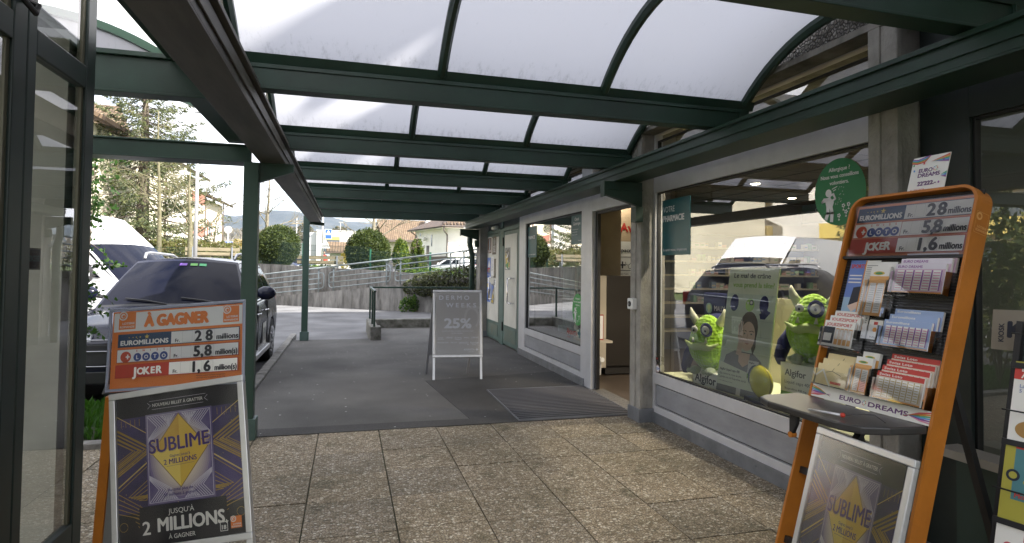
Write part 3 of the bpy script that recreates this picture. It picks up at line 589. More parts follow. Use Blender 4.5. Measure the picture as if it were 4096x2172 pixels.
def toy(label, loc, rz, lean=0):
    t = thing('plush_toy', label, 'plush toy', loc, group='green plush toys in the window', rot=(lean, 0, rz))
    def shp(q, d):
        z = q.z; k_ = 1+.10*math.cos((d.z+.2)*3.0); return Vector((q.x*k_, q.y*k_, z))
    body = MB().ell((0, 0, .27), (.18, .15, .27), 32, 24, shp).build('body', plush, t, smooth=True)
    for s in (-1, 1):
        MB().tube([(s*.11, 0, .46), (s*.15, 0, .52), (s*.165, 0, .565), (s*.17, 0, .60)], [.04, .032, .02, .006], 10).build('horn', pw, t, smooth=True)
        MB().tube([(s*.14, 0, .26), (s*.20, -.03, .15), (s*.22, -.07, .04), (s*.2, -.1, .0)], [.05, .055, .045, .03], 10).build('arm', pblue, t, smooth=True)
        mb = MB(); mb.ell((s*.075, -.15, .045), (.05, .06, .04), 12, 8)
        for k2 in (-1, 0, 1): mb.ell((s*.075+k2*.032, -.205, .05), (.02, .028, .022), 10, 6)
        mb.build('foot', pgg, t, smooth=True)
    mb = MB(); mb.tube([(-.165+.33*i/12, -.14-.04*math.sin(math.pi*i/12), .30-.03*math.sin(math.pi*i/12)+.012*math.cos(i)) for i in range(13)], [.006+.030*math.sin(math.pi*(i+.3)/12.6) for i in range(13)], 10); mb.build('mouth', pgl, t, smooth=True)
    for s in (-.4, .45): MB().cyl((s*.15, -.185, .315), (s*.15, -.18, .36), .016, .004, 8).build('tooth', pw, t, smooth=True)
    for s, r_e in ((-.35, .032), (.30, .040)):
        x = s*.175; 
        if s > 0: MB().ell((x, -.136, .425), (.06, .02, .066), 18, 10).build('eye_patch', pblue, t, smooth=True)
        e = MB().ell((x, -.145, .425), (r_e, .022, r_e*1.05), 18, 10).build('eye', M('eye_white', (.72, .72, .66), .25), t, smooth=True)
        MB().ell((x+.004, -.165, .42), (.010, .006, .012), 10, 6).build('pupil', black, e, smooth=True)
    return t
toy('green plush monster slumped left of the headache poster under the blue cushion', (3.30, 4.90, .56), R(-62), .12)
toy('green plush monster sitting on the white carton right of the headache poster', (3.42, 3.76, .80), R(-58), -.05)
def carton(label, x, y, z, w, h, d, rz, big):
    o = tag(MB().box((0, -w/2, 0), (d, w/2, h)).build('carton', M('carton_green_base', (.85, .86, .80), .5)), label, 'carton'); o.location = (x, y, z); o.rotation_euler = (0, 0, rz)
    g = Gfx((0, w/2, 0), (0, -1, 0), (0, 0, 1), .0002); lg = M('lime_print', (.16, .42, .03), .5)
    if big:
        g.rect(0, 0, w, h*.40, lg); g.text('Algifor', .04, h*.74, .052, ink, bold=.02); g.text('Liquid caps 400', .04, h*.58, .026, navy, w=.24); g.text('Ibuprofène 400 mg', .04, h*.45, .018, ink, w=.2)
        g.disc(w*.84, h*.54, .026, M('capsule_print', (.45, .5, .02), .4)); g.text('antalgique', .05, h*.32, .012, ink); g.text('et anti-inflammatoire', .05, h*.24, .012, ink); g.text('A', w*.50, h*.03, .06, M('red_print', (.6, .03, .02), .5), bold=.04)
    else: g.text('Algifor', .03, h*.2, .075, ink, w=w-.05, bold=.03)
    g.build('lettering', o); return o
carton('white Algifor carton lying under the left plush toy', 3.17, 4.80, .456, .36, .125, .2, R(3), False)
carton('tall white and green Algifor carton under the right plush toy', 3.24, 3.66, .456, .42, .36, .24, R(6), True)
# blue banner cushion
t = thing('blue_banner', 'dark blue MAUX DE TÊTE banner panel above the left plush toy', 'banner', (3.62, 5.50, .0))
MB().box((0, -.72, .95), (.03, 0.02, 1.28)).build('panel', M('navy_fabric', (.008, .012, .07), .6), t, bevel=.02)
g = Gfx((0, 0.02, 0), (0, -1, 0), (0, 0, 1), .0003); g.text('MAUX DE TÊTE?', .20, 1.10, .055, cream, w=.46, bold=.02); g.disc(.11, 1.12, .055, M('badge_green', (.25, .42, .36), .5)); g.disc(.11, 1.13, .03, M('badge_pale', (.5, .6, .3), .5)); g.rect(.095, 1.08, .125, 1.12, M('badge_pale', (.5, .6, .3)))
g.build('lettering', t)
MB().ell((3.52, 5.05, 1.02), (.12, .28, .07), 16, 10).build('cap', pblue, None, smooth=True)
tag(bpy.data.objects['cap'], 'dark blue plush arm folded over the head of the left plush toy', 'cushion')
bpy.data.objects['cap'].name = 'plush_cushion'
# headache poster
t = thing('display_poster', 'tall leaning headache advert poster with a woman holding her head', 'poster', (0, 0, 0))
o_ = Vector((3.17, 4.62, .456)); ex = Vector((.06, -.56, 0)).normalized(); ey = Vector((.13, 0, 1.0)).normalized()
g = Gfx(o_, ex, ey, .0002); MBp = MB(); plane_board(MBp, g, 0, 0, .56, 1.09, .012); MBp.build('board', M('poster_pale', (.76, .82, .62), .3), t)
pg = M('poster_bg', (.66, .76, .62), .3, nz=(3, .15)); skin = M('poster_skin', (.68, .50, .40), .4); hair = M('poster_hair', (.035, .028, .025), .5, nz=(14, .4)); suit = M('poster_suit', (.22, .23, .25), .5, nz=(8, .2)); limet = M('lime_text', (.25, .48, .06), .5)
g.rect(.0, .16, .56, .86, pg); g.text('Le mal de crâne', .06, 1.0, .044, ink, w=.42, bold=.02); g.text('vous prend la tête?', .06, .92, .044, limet, w=.47, bold=.02)
for s in (0, 1):
    g.poly([(.10+.34*s+.05*math.cos(a), .78+.075*math.sin(a)) for a in [i*.35 for i in range(18)]], pblue)
g.poly([(.43, .62), (.40, .70), (.47, .74), (.52, .72)], pblue)
g.disc(.285, .77, .05, M('poster_lime', (.28, .5, .06), .5), .055); g.disc(.30, .79, .022, pblue); g.disc(.30, .79, .014, cream); g.disc(.26, .785, .012, cream)
g.rect(.38, .2, .545, .66, M('poster_tile', (.56, .63, .55), .3)); 
for q in range(4): g.line([(.0, .25+q*.13), (.56, .25+q*.13)], .004, M('tile_joint', (.4, .48, .42), .4), lay=(q == 0))
g.poly([(.03, .16), (.07, .32), (.17, .37), (.38, .37), (.48, .31), (.53, .16)], suit)                     # shoulders
g.poly([(.22, .36), (.35, .36), (.345, .28), (.28, .24), (.225, .28)], skin)
g.poly([(.30+.105*math.cos(a), .565+.15*math.sin(a)) for a in [i*2*math.pi/30 for i in range(30)]], hair)
g.poly([(.395, .52), (.40, .42), (.375, .35), (.35, .42)], hair)
g.poly([(.30+.082*math.cos(a), .51+.118*math.sin(a)*(1 if math.sin(a) > 0 else 1.12)) for a in [i*2*math.pi/30 for i in range(30)]], skin)
g.line([(.235, .545), (.255, .553), (.283, .546)], .006, hair); g.line([(.315, .546), (.343, .553), (.365, .545)], .006, hair)
for x in (.262, .34): g.disc(x, .525, .016, M('poster_eye', (.45, .44, .42), .4), .007); g.disc(x, .525, .007, hair)
g.line([(.300, .52), (.296, .485), (.306, .478)], .005, M('poster_shade', (.36, .25, .2), .5)); g.poly([(.278, .445), (.296, .452), (.302, .449), (.308, .452), (.327, .445), (.303, .434)], M('poster_lips', (.40, .18, .16), .4))
sk2 = M('poster_hand', (.62, .46, .37), .4)
g.poly([(.19, .34), (.205, .46), (.20, .50), (.24, .50), (.255, .44), (.25, .33)], sk2)
for i, (x, hh) in enumerate(((.198, .115), (.214, .145), (.230, .14), (.247, .10))): g.line([(x, .48), (x+.006*(i-1), .48+hh)], .0125, sk2, lay=(i == 0))
g.line([(.25, .44), (.272, .49)], .013, sk2)
g.poly([(.0, .02), (.56, .0), (.56, .17), (.37, .20), (.0, .26)], M('poster_band', (.80, .85, .68), .35)); g.rect(.0, 0, .56, .06, suit); g.rect(.24, 0, .29, .06, cream)
g.text('Algifor Liquid caps 400', .02, .185, .022, ink, w=.24, bold=.02); g.text('Agit contre les maux de tête.', .02, .15, .018, ink, w=.27); g.text('Capsules avec de l’ibuprofène liquide', .02, .12, .018, ink, w=.32); g.text('ceci est un médicament. lisez la notice', .02, .09, .008, ink)
g.rect(.345, .16, .46, .31, paper); g.text('Algifor', .355, .285, .016, ink, bold=.02); g.rect(.345, .16, .46, .20, limet)
g.disc(.43, .19, .075, navy, .09); g.text('Capsule avec', .43, .215, .014, paper, align='C', bold=.01); g.text('de l’ibuprofène', .43, .19, .014, paper, align='C', bold=.01); g.text('liquide', .43, .165, .014, paper, align='C', bold=.01)
g.build('artwork', t)
# capsule model
t = thing('capsule_model', 'large glossy yellow capsule model on a navy foot in the shop window', 'capsule model', (3.12, 3.97, .456))
MB().ell((0, 0, .19), (.06, .16, .125), 32, 20).build('capsule', M('yellow_gel', (.72, .68, .03), .12, coat=1), t, smooth=True)
MB().tube([(0, .155*math.cos(a), .19+.12*math.sin(a)) for a in [i*math.pi/18 for i in range(37)]], .008, 8).build('seam', M('yellow_seam', (.4, .36, .02), .2), t, smooth=True)
ft = MB().box((-.07, -.16, 0), (.06, .15, .055)).build('foot', M('navy_gloss', (.01, .015, .09), .3), t, bevel=.006)
g = Gfx((-.071, .15, 0), (0, -1, 0), (0, 0, 1)); g.text('Algifor Liquid caps 400', .03, .018, .018, paper, w=.22); g.build('lettering', ft); t.rotation_euler = (0, 0, R(-12))
# narrow window display
t = thing('leaflet_tower', 'pale glass leaflet tower behind the narrow shop window', 'display stand', (3.30, 8.6, 0))
MB().box((0, -.30, .5), (.02, .30, 1.80)).build('panel', M('frosted_panel', (.42, .47, .47), .3), t); MB().box((-.04, -.32, .3), (-.02, -.30, 2.2)).build('rail', silver, t); MB().box((-.06, -.45, .52), (.1, .35, .62)).build('tray', M('glass_tray', (.5, .58, .57), .3), t)
g = Gfx((-.001, .30, 0), (0, -1, 0), (0, 0, 1)); gi = M('grey_ink', (.10, .11, .12), .5)
g.text('AMAVITA', .03, 1.58, .07, gi, w=.42, bold=.02); g.text('ma pharmacie', .2, 1.52, .03, gi); g.text('OMNi-BiOTiC', .03, 1.12, .045, navy, w=.3, bold=.03)
for i in range(5): g.text(['à la flore intestinale', 'Professeurs Omni-Biotic', 'pour toute la famille', 'des bactéries', 'DANS BIEN 10'][i], .03, 1.02-.07*i, .022, gi)
g.build('lettering', t)
t = thing('wall_socket', 'white double wall socket low behind the narrow shop window', 'socket', (3.55, 9.25, .62)); MB().box((0, -.07, -.05), (.02, .07, .05)).build('plate', white, t, bevel=.004); MB().cyl((-.004, -.03, 0), (0.001, -.03, 0), .022, n=16).build('outlet', M('socket_grey', (.4, .4, .4), .5), t); MB().cyl((-.004, .03, 0), (0.001, .03, 0), .022, n=16).build('outlet', M('socket_grey', (.4, .4, .4), .5), t)
MB().box((3.6, 8.3, 0), (3.62, 10.2, 2.9)).build('inner_screen', M('grey_wall', (.34, .35, .32)), inn)
MB().box((3.03, 7.8, .36), (3.42, 10.2, .46)).build('ledge', M('ledge_grey', (.38, .42, .42), .5), inn)
# ------------------------------------------------------------------ stickers and banners on the glass
teal = M('teal_print', (.005, .085, .10), .35); tealm = M('teal_light', (.05, .2, .21), .35); gst = M('sticker_green', (.015, .18, .06), .5); gst2 = M('sticker_green_bright', (.04, .30, .06), .5)
def banner(name, label, y0, y1, z0, z1, x, fn, mt_, cat='poster'):
    t = thing(name, label, cat, (0, 0, 0)); g = Gfx((x, y1, z0), (0, -1, 0), (0, 0, 1), .00014); mb = MB(); plane_board(mb, g, 0, 0, y1-y0, z1-z0, .003); mb.build('sheet', mt_, t); fn(g, y1-y0, z1-z0); g.build('lettering', t); return t
banner('window_banner', 'teal VOTRE PHARMACIE banner at the left edge of the large window', 4.765, 5.262, 1.652, 2.19, 2.988, lambda g, w, h: (g.text('VOTRE', .02, h-.12, .058, paper, w=.21), g.text('PHARMACIE', .02, h-.21, .06, paper, w=.38, bold=.03), g.text('Se sentir mieux, simplement.', .02, .04, .026, paper, w=.43)), teal)
banner('window_banner', 'dull teal VOTRE PHARMACIE banner at the left edge of the narrow window', 9.32, 9.80, 1.70, 2.22, 2.988, lambda g, w, h: (g.text('VOTRE', .03, h-.12, .055, gi, w=.2), g.text('PHARMACIE', .03, h-.21, .058, paper, w=.36, bold=.03), g.text('Se sentir mieux, simplement.', .02, .04, .024, paper, w=.42)), teal)
banner('window_poster', 'teal Check Générique poster at the top right of the narrow window', 7.34, 7.735, 1.85, 2.243, 2.986, lambda g, w, h: (g.text('Check', .20, h-.075, .045, paper, align='C', bold=.02), g.text('Générique', .20, h-.135, .045, paper, align='C', bold=.02), g.text('✓ Le même principe actif' if 0 else '- Le même principe actif', .03, h-.20, .017, paper), g.text('- La même posologie', .03, h-.235, .017, paper), g.text('- Un prix avantageux', .03, h-.27, .017, paper), g.text('Amavita+', w-.03, .035, .022, paper, align='R')), M('dusty_teal', (.06, .13, .14), .4))
banner('hanging_sign', 'dark teal hanging health sign deep inside above the shelves', 5.35, 6.35, 2.12, 2.36, 5.6, lambda g, w, h: (g.text('Centre de santé', .5, .13, .06, M('dim_letters', (.3, .38, .38), .5), align='C', bold=.02), g.text('Amavita +', .9, .03, .05, M('dim_letters', (.3, .38, .38), .5), align='R')), M('dark_teal', (.008, .04, .045), .5), 'sign')
def allergy(label, y, z, ry, rz_, x, mt_):
    t = thing('round_sticker', label, 'window sticker', (x, y, z)); g = Gfx((0, 0, 0), (0, -1, 0), (0, 0, 1), .00014)
    g.disc(0, 0, ry, mt_, rz_, 48); s = rz_/.213
    g.text('Allergique ?', 0, .135*s, .026*s, paper, align='C', bold=.02); g.text('Nous vous conseillons', 0, .092*s, .026*s, paper, w=.30*s, align='C', bold=.02); g.text('volontiers.', 0, .050*s, .026*s, paper, align='C', bold=.02)
    P = lambda *q: [(a*s, b*s) for a, b in q]
    g.disc(-.085*s, .0, .025*s, paper); g.poly(P((-.125, -.03), (-.07, -.03), (-.04, -.06), (-.055, -.10), (-.10, -.10), (-.11, -.06)), paper)
    g.line(P((-.12, -.035), (-.14, -.055), (-.09, -.045), (-.07, -.02)), .014*s, paper); g.line(P((-.05, -.05), (-.03, -.04), (-.045, -.01), (-.065, -.015)), .014*s, paper)
    g.line(P((-.09, -.09), (-.09, -.13), (-.105, -.165)), .026*s, paper); g.line(P((-.065, -.09), (-.055, -.13), (-.06, -.18)), .026*s, paper)
    for q in ((-.055, .022), (-.045, .01), (-.035, .028)): g.line(P(q, (q[0]+.02, q[1]+.008)), .005*s, paper, lay=False)
    rr_ = random.Random(2)
    for i in range(18): g.disc(rr_.uniform(-.03, .04)*s, rr_.uniform(-.08, .03)*s, .0025*s, paper, n=6, lay=False)
    for q in ((.0, -.15), (.055, -.13), (.035, -.09), (.075, -.085)):
        for a in range(5): g.disc((q[0]+.009*math.cos(a*1.26))*s, (q[1]+.009*math.sin(a*1.26))*s, .005*s, paper, n=8, lay=False)
        g.line(P((q[0], q[1]-.01), (q[0], q[1]-.03)), .003*s, paper, lay=False); g.disc((q[0])*s, (q[1]-.028)*s, .008*s, paper, .004*s, 8, lay=False)
    g.build('artwork', t); return t
allergy('large dark green round allergy sticker at the top right of the large window', 3.062, 2.014, .203, .213, 2.985, gst)
allergy('bright green round allergy sticker low on the narrow window', 7.47, .966, .192, .213, 2.983, gst2)
def logo(label, y, z, s, x, m1, m2):
    t = thing('logo_sticker', label, 'window sticker', (x, y, z)); g = Gfx((0, 0, 0), (0, -1, 0), (0, 0, 1), .00014)
    g.text('A', 0, 0, .10*s, m1, bold=.0); g.text('MAVITA', .085*s, 0, .075*s, m1, w=.34*s); g.rect(.48*s, -.01*s, .52*s, .12*s, m2); g.rect(.44*s, .035*s, .56*s, .075*s, m2); g.text('Pharmacie', .02*s, -.045*s, .022*s, m1); g.build('lettering', t)
logo('red Amavita logo with teal cross low on the narrow window', 7.88, .60, .95, 2.986, redt, teal)
def small(name, label, y, z, w, h, x, fn, cat='sticker'):
    t = thing(name, label, cat, (x, y, z)); g = Gfx((0, 0, 0), (0, -1, 0), (0, 0, 1), .00014); fn(g, w, h); g.build('print', t); return t
bluep = M('mid_blue_print', (.06, .14, .42), .5)
def cctv(g, w, h): g.rect(0, 0, w, h, paper); g.line([(.02, h*.78), (w*.8, h*.68)], .02, bluep); g.line([(w*.5, h*.7), (w*.45, h*.5)], .01, bluep); g.text('OLM', w/2, h*.2, h*.16, bluep, align='C', bold=.03)
small('camera_sticker', 'small white camera warning sticker right edge of the narrow window', 7.375, 1.66, .10, .165, 2.986, cctv)
def rnd(g, w, h): g.disc(w/2, h/2, w/2, paper); g.line([(w/2+w*.44*math.cos(a*.3), h/2+w*.44*math.sin(a*.3)) for a in range(22)], .004, redt); g.text('OLM', w/2, h/2-.012, .024, bluep, align='C', bold=.03)
small('alarm_sticker', 'small round white alarm sticker at the lower left of the large window', 5.33, .50, .075, .075, 2.965, rnd)
small('alarm_label', 'tiny black and red label above the round alarm sticker', 5.33, .60, .06, .05, 2.965, lambda g, w, h: (g.rect(0, 0, w, h, black), g.rect(.008, .025, .04, .042, redt), g.rect(.008, .01, .05, .018, gi)))
# ------------------------------------------------------------------ papers on the service doors
pal = {'w': paper, 'b': M('print_blue', (.13, .22, .55), .5), 'n': ink, 'br': M('print_brown', (.20, .11, .06), .5, nz=(20, .5)), 'dk': M('print_dark', (.03, .03, .03), .5, nz=(18, .6), col2=(.2, .15, .08)), 'gy': M('print_grey', (.34, .34, .32), .5, nz=(20, .6)), 'y': M('print_yellow', (.6, .45, .08), .5), 'r': M('print_red', (.5, .05, .04), .5), 'g': M('print_green', (.08, .25, .08), .5), 's': M('print_sky', (.3, .45, .6), .5)}
def bill(label, y, z, w, h, kind, seed):
    t = thing('door_poster', label, 'poster', (X0-.0125, y, z)); g = Gfx((0, 0, 0), (0, -1, 0), (0, 0, 1), .00014); r2_ = random.Random(seed)
    if kind == 'brown': g.rect(0, 0, w, h, paper); g.rect(.012, .012, w-.012, h-.012, pal['br']); g.rect(w*.45, h*.25, w*.62, h*.9, pal['s']); g.text('THEATRE', .03, h*.12, .04, paper, w=w*.75, bold=.02); g.text('de poche', .03, h*.05, .03, paper)
    elif kind == 'dark': g.rect(0, 0, w, h, pal['dk']); g.disc(w/2, h*.72, w*.3, pal['gy'], h*.2); [g.text(s_, w/2, h*(.42-.1*i), .03, paper, align='C', w=w*.6, bold=.02) for i, s_ in enumerate(('MARCHE', 'DE NUIT', 'SAMEDI 6', 'ENTREE'))]
    elif kind == 'blue': g.rect(0, 0, w, h, pal['b']); g.poly([(w*.15, h*.55), (w*.5, h*.9), (w*.85, h*.6), (w*.6, h*.5)], paper); g.rect(w*.1, h*.3, w*.8, h*.5, pal['r']); g.rect(w*.3, h*.25, w*.9, h*.42, pal['gy']); g.text('REPAS', .04, h*.1, .035, paper, w=w*.7, bold=.02)
    elif kind == 'blue2': g.rect(0, 0, w, h, pal['b']); g.rect(w*.05, h*.75, w*.7, h*.95, pal['y']); g.poly([(w*.2, h*.1), (w*.8, h*.75), (w*.95, h*.6), (w*.5, h*.05)], pal['n']); g.disc(w*.6, h*.25, w*.18, pal['y']); g.text('Fête', w*.1, h*.45, .05, paper, bold=.02)
    elif kind == 'text': g.rect(0, 0, w, h, paper); [g.rect(w*.12, h*(.9-.06*i), w*r2_.uniform(.5, .88), h*(.9-.06*i)+.006, gi, lay=(i == 0)) for i in range(12)]
    elif kind == 'photo': g.rect(0, 0, w, h, pal['dk']); g.poly([(w*.3, h*.1), (w*.5, h*.8), (w*.7, h*.3)], pal['gy'])
    else: g.rect(0, 0, w, h, pal['gy']); [g.poly([(w*r2_.random(), h*r2_.random()) for _ in range(3)], pal[r2_.choice(['w', 'dk', 'g', 'b', 'y'])]) for i in range(14)]
    g.build('print', t)
bill('brown theatre poster at the top left of the far service door', 12.78, 1.82, .37, .36, 'brown', 1)
bill('dark brown event poster at the top right of the far service door', 12.34, 1.80, .35, .38, 'dark', 2)
bill('blue meal poster in the middle left of the far service door', 12.79, 1.30, .33, .44, 'blue', 3)
bill('white text notice in the middle of the far service door', 12.42, 1.36, .2, .40, 'text', 4)
bill('narrow dark photo notice behind the far door handle', 12.17, 1.31, .17, .40, 'photo', 5)
bill('small white notice just below the narrow dark one on the far door', 12.2, 1.12, .2, .16, 'text', 6)
bill('blue and yellow party poster at the lower left of the far service door', 12.79, .78, .34, .42, 'blue2', 7)
bill('white poster with dark deer shape low on the far service door', 12.40, .76, .27, .42, 'photo2', 8)
bill('colourful photo poster at the upper left of the near service door', 11.27, 1.48, .40, .43, 'photo3', 9)
def lerp3(a, b, t): return [a[i]+(b[i]-a[i])*t for i in range(3)]
# ------------------------------------------------------------------ artwork shared by the two scratch ticket posters
gold = M('gold_print', (.42, .27, .05), .35, nz=(4, .35)); goldl = M('pale_gold_print', (.62, .45, .13), .35); purp = M('purple_print', (.075, .055, .16), .4, nz=(3, .5), col2=(.03, .025, .06)); dkp = M('poster_black', (.018, .016, .02), .4)
cardm = M('ticket_lilac', (.24, .20, .30), .4, nz=(2.5, .45), col2=(.10, .075, .19), ramp=(.38, .6)); glow = M('ticket_cream', (.62, .5, .36), .4, nz=(3, .3), col2=(.45, .36, .40)); purt = M('purple_letters', (.06, .03, .17), .45); lil = M('lilac_line', (.60, .56, .62), .4)
def sublime(g, w, h, full=True):
    g.rect(0, 0, w, h, dkp); g.rect(0, h*.22, w, h*.86, purp)
    g.lay()
    # art-deco chevrons: gold lines on both sides of the ticket
    def chev(cx, cy, sgn, k0=.0, n=4, sz=.13, up=True):
        for i in range(n):
            d = i*.017; x0 = cx+sgn*d*1.3
            g.line([(cx-sgn*(sz-d*.5), cy+(sz-d*.2)*.62), (x0, cy+0), (cx-sgn*(sz-d*.5), cy-(sz-d*.2)*.62)] if 0 else [(cx-sgn*sz, cy+sz*.62-d), (cx-sgn*d*1.5, cy), (cx-sgn*sz, cy-sz*.62+d)], .0055 if i % 2 == 0 else .003, gold, lay=False)
    for sgn, cx in ((1, .155), (-1, w-.145)): chev(cx, h*.63, sgn, sz=.155); chev(cx-sgn*.01, h*.635, sgn, sz=.16)
    for sgn, x0 in ((1, 0), (-1, w)):
        X = lambda a: x0+sgn*a
        g.line([(X(0), h*.88), (X(.17), h*.70)], .003, goldl, lay=False); g.line([(X(0), h*.40), (X(.16), h*.58)], .005, goldl, lay=False); g.line([(X(0), h*.37), (X(.15), h*.545)], .003, gold, lay=False)
        for i in range(5):                       # nested triangles and bars below
            d = .011*i; g.line([(X(.045+d), h*.33-d*.4), (X(.14-d*.4), h*.44-d*2.0), (X(.145-d*.4), h*.33-d*.2), (X(.045+d), h*.33-d*.4)], .003, gold, lay=False)
            g.line([(X(.0), h*.36-i*.020), (X(.11-.006*i), h*.245-i*.009)], .003, gold, lay=False)
            g.line([(X(.02+i*.02), h*.80+.0), (X(.02+i*.02), h*.80+.028)], .002, gold, lay=False)
        for i in range(4): g.line([(X(.06+i*.012), h*.20-i*.02), (X(.10), h*.17-i*.02)], .0025, gold, lay=False); g.line([(X(.02+.018*math.cos(a*.6)), h*.14+.018*math.sin(a*.6)) for a in range(11)], .002, gold, lay=False)
    rr_ = random.Random(4); g.lay()
    for i in range(60): x, y = rr_.uniform(0, w), rr_.uniform(h*.2, h*.86); g.disc(x, y, rr_.uniform(.0008, .002), goldl, n=5, lay=False)
    # header
    g.text('NOUVEAU BILLET À GRATTER', w*.5, h*.915, .014, cream, w=.225, align='C', bold=.015); g.line([(w*.27, h*.955), (w*.73, h*.955)], .0012, lil); g.line([(w*.29, h*.897), (w*.71, h*.897)], .0012, lil); 
    g.line([(w*.255, h*.945), (w*.28, h*.925), (w*.255, h*.905)], .0014, lil); g.line([(w*.745, h*.945), (w*.72, h*.925), (w*.745, h*.905)], .0014, lil)
    # ticket
    g.rot = R(0); cx0, cy0, cx1, cy1 = w*.235, h*.26, w*.775, h*.865
    g.rect(cx0, cy0, cx1, cy1, cardm); g.line([(cx0+.008, cy0+.008), (cx1-.008, cy0+.008), (cx1-.008, cy1-.008), (cx0+.008, cy1-.008), (cx0+.008, cy0+.008)], .0022, lil)
    [g.disc(w*.505, h*.565, .139-.008*i, M('ticket_glow_%d' % i, tuple(lerp3((.20, .155, .28), (.80, .68, .50), (i/9.0)**.8)), .4), .178-.010*i) for i in range(10)]; g.lay()
    for sx in (0, 1):
        for sy in (0, 1):
            ax = cx0+.012 if sx == 0 else cx1-.012; ay = cy0+.012 if sy == 0 else cy1-.012; a_, b_2 = (1 if sx == 0 else -1), (1 if sy == 0 else -1)
            for i in range(6):
                d = .011*i; g.line([(ax+a_*d, ay), (ax+a_*(d+.04), ay+b_2*.045), (ax, ay+b_2*(.09+d*.3))], .0028, lil, lay=False)
                g.line([(ax+a_*(.06+d), ay), (ax+a_*(.09), ay+b_2*(.03+d*.3)), (ax+a_*(.12-d), ay)], .0028, lil, lay=False)
    dcx, dcy, dr, drv = w*.505, h*.60, .125, .155
    g.poly([(dcx-dr, dcy), (dcx, dcy-drv), (dcx+dr, dcy), (dcx, dcy+drv)], M('diamond_edge', (.25, .16, .05), .35)); dr -= .004; drv -= .005
    g.poly([(dcx-dr, dcy), (dcx, dcy-drv), (dcx+dr, dcy), (dcx, dcy+drv)], M('diamond_gold', (.66, .42, .07), .3, nz=(6, .35), col2=(.55, .26, .03))); g.poly([(dcx, dcy-drv), (dcx+dr, dcy), (dcx, dcy+drv)], M('diamond_bright', (.72, .48, .08), .3)); g.poly([(dcx-dr, dcy), (dcx, dcy-drv), (dcx, dcy+drv*.1)], M('diamond_yellow', (.82, .62, .14), .3))
    g.c = (dcx, dcy); g.rot = R(2)
    g.text('SUBLIME', dcx+.0015, dcy+.0015, .060, goldl, w=.268, align='C', bold=.035); g.text('SUBLIME', dcx, dcy+.004, .060, purt, w=.266, align='C', bold=.02)
    g.text('Gagnez jusqu’à', dcx, dcy-.024, .011, purt, align='C', bold=.01); g.text('2 MILLIONS', dcx, dcy-.052, .022, purt, w=.145, align='C', bold=.02); g.line([(dcx-.06, dcy-.06), (dcx+.06, dcy-.06)], .001, purt); g.rot = 0
    g.text('Au total plus de', w*.5, h*.335, .013, purt, w=.11, align='C', bold=.015); g.text('30 millions à gagner!', w*.5, h*.305, .013, purt, w=.145, align='C', bold=.015)
    # black plinth
    g.poly([(w*.17, 0), (w*.86, 0), (w*.86, h*.255), (w*.17, h*.255)], dkp)
    g.text('JUSQU’À', w*.5, h*.19, .021, cream, align='C'); g.text('2', w*.19, h*.075, .055, cream, bold=.02); g.text('MILLIONS', w*.31, h*.085, .055, cream, w=.29, bold=.035); g.text('À GAGNER', w*.5, h*.03, .018, cream, w=.115, align='C', bold=.01)
    g.rect(w*.80, h*.03, w*.86, h*.09, cream); g.rect(w*.804, h*.034, w*.856, h*.086, dkp); g.text('18', w*.83, h*.042, .017, cream, align='C', bold=.03); g.text('+', w*.853, h*.075, .02, cream, align='C', bold=.03)
    lorologo(g, w*.885, h*.04, .047)
def lorologo(g, u, v, s, bgm=None):
    g.rect(u, v, u+s, v+s, orange); g.disc(u+s*.24, v+s*.78, s*.26, cream); g.disc(u+s*.24, v+s*.78, s*.19, orange); g.disc(u+s*.24, v+s*.78, s*.13, cream); g.disc(u+s*.27, v+s*.76, s*.08, orange)
    g.text('LOTERIE', u+s*.94, v+s*.28, s*.12, cream, w=s*.72, align='R', bold=.03); g.text('ROMANDE', u+s*.94, v+s*.08, s*.12, cream, w=s*.86, align='R', bold=.03)
wht = M('print_white', (.74, .73, .68), .4); redd = M('dark_red_print', (.30, .035, .02), .45, nz=(3, .4), col2=(.42, .05, .03)); lblue = M('loto_blue', (.03, .06, .22), .4); lred = M('loto_red', (.5, .06, .02), .35); slotm = M('slot_print', (.66, .64, .58), .3); numb = M('number_black', (.02, .02, .025), .45)
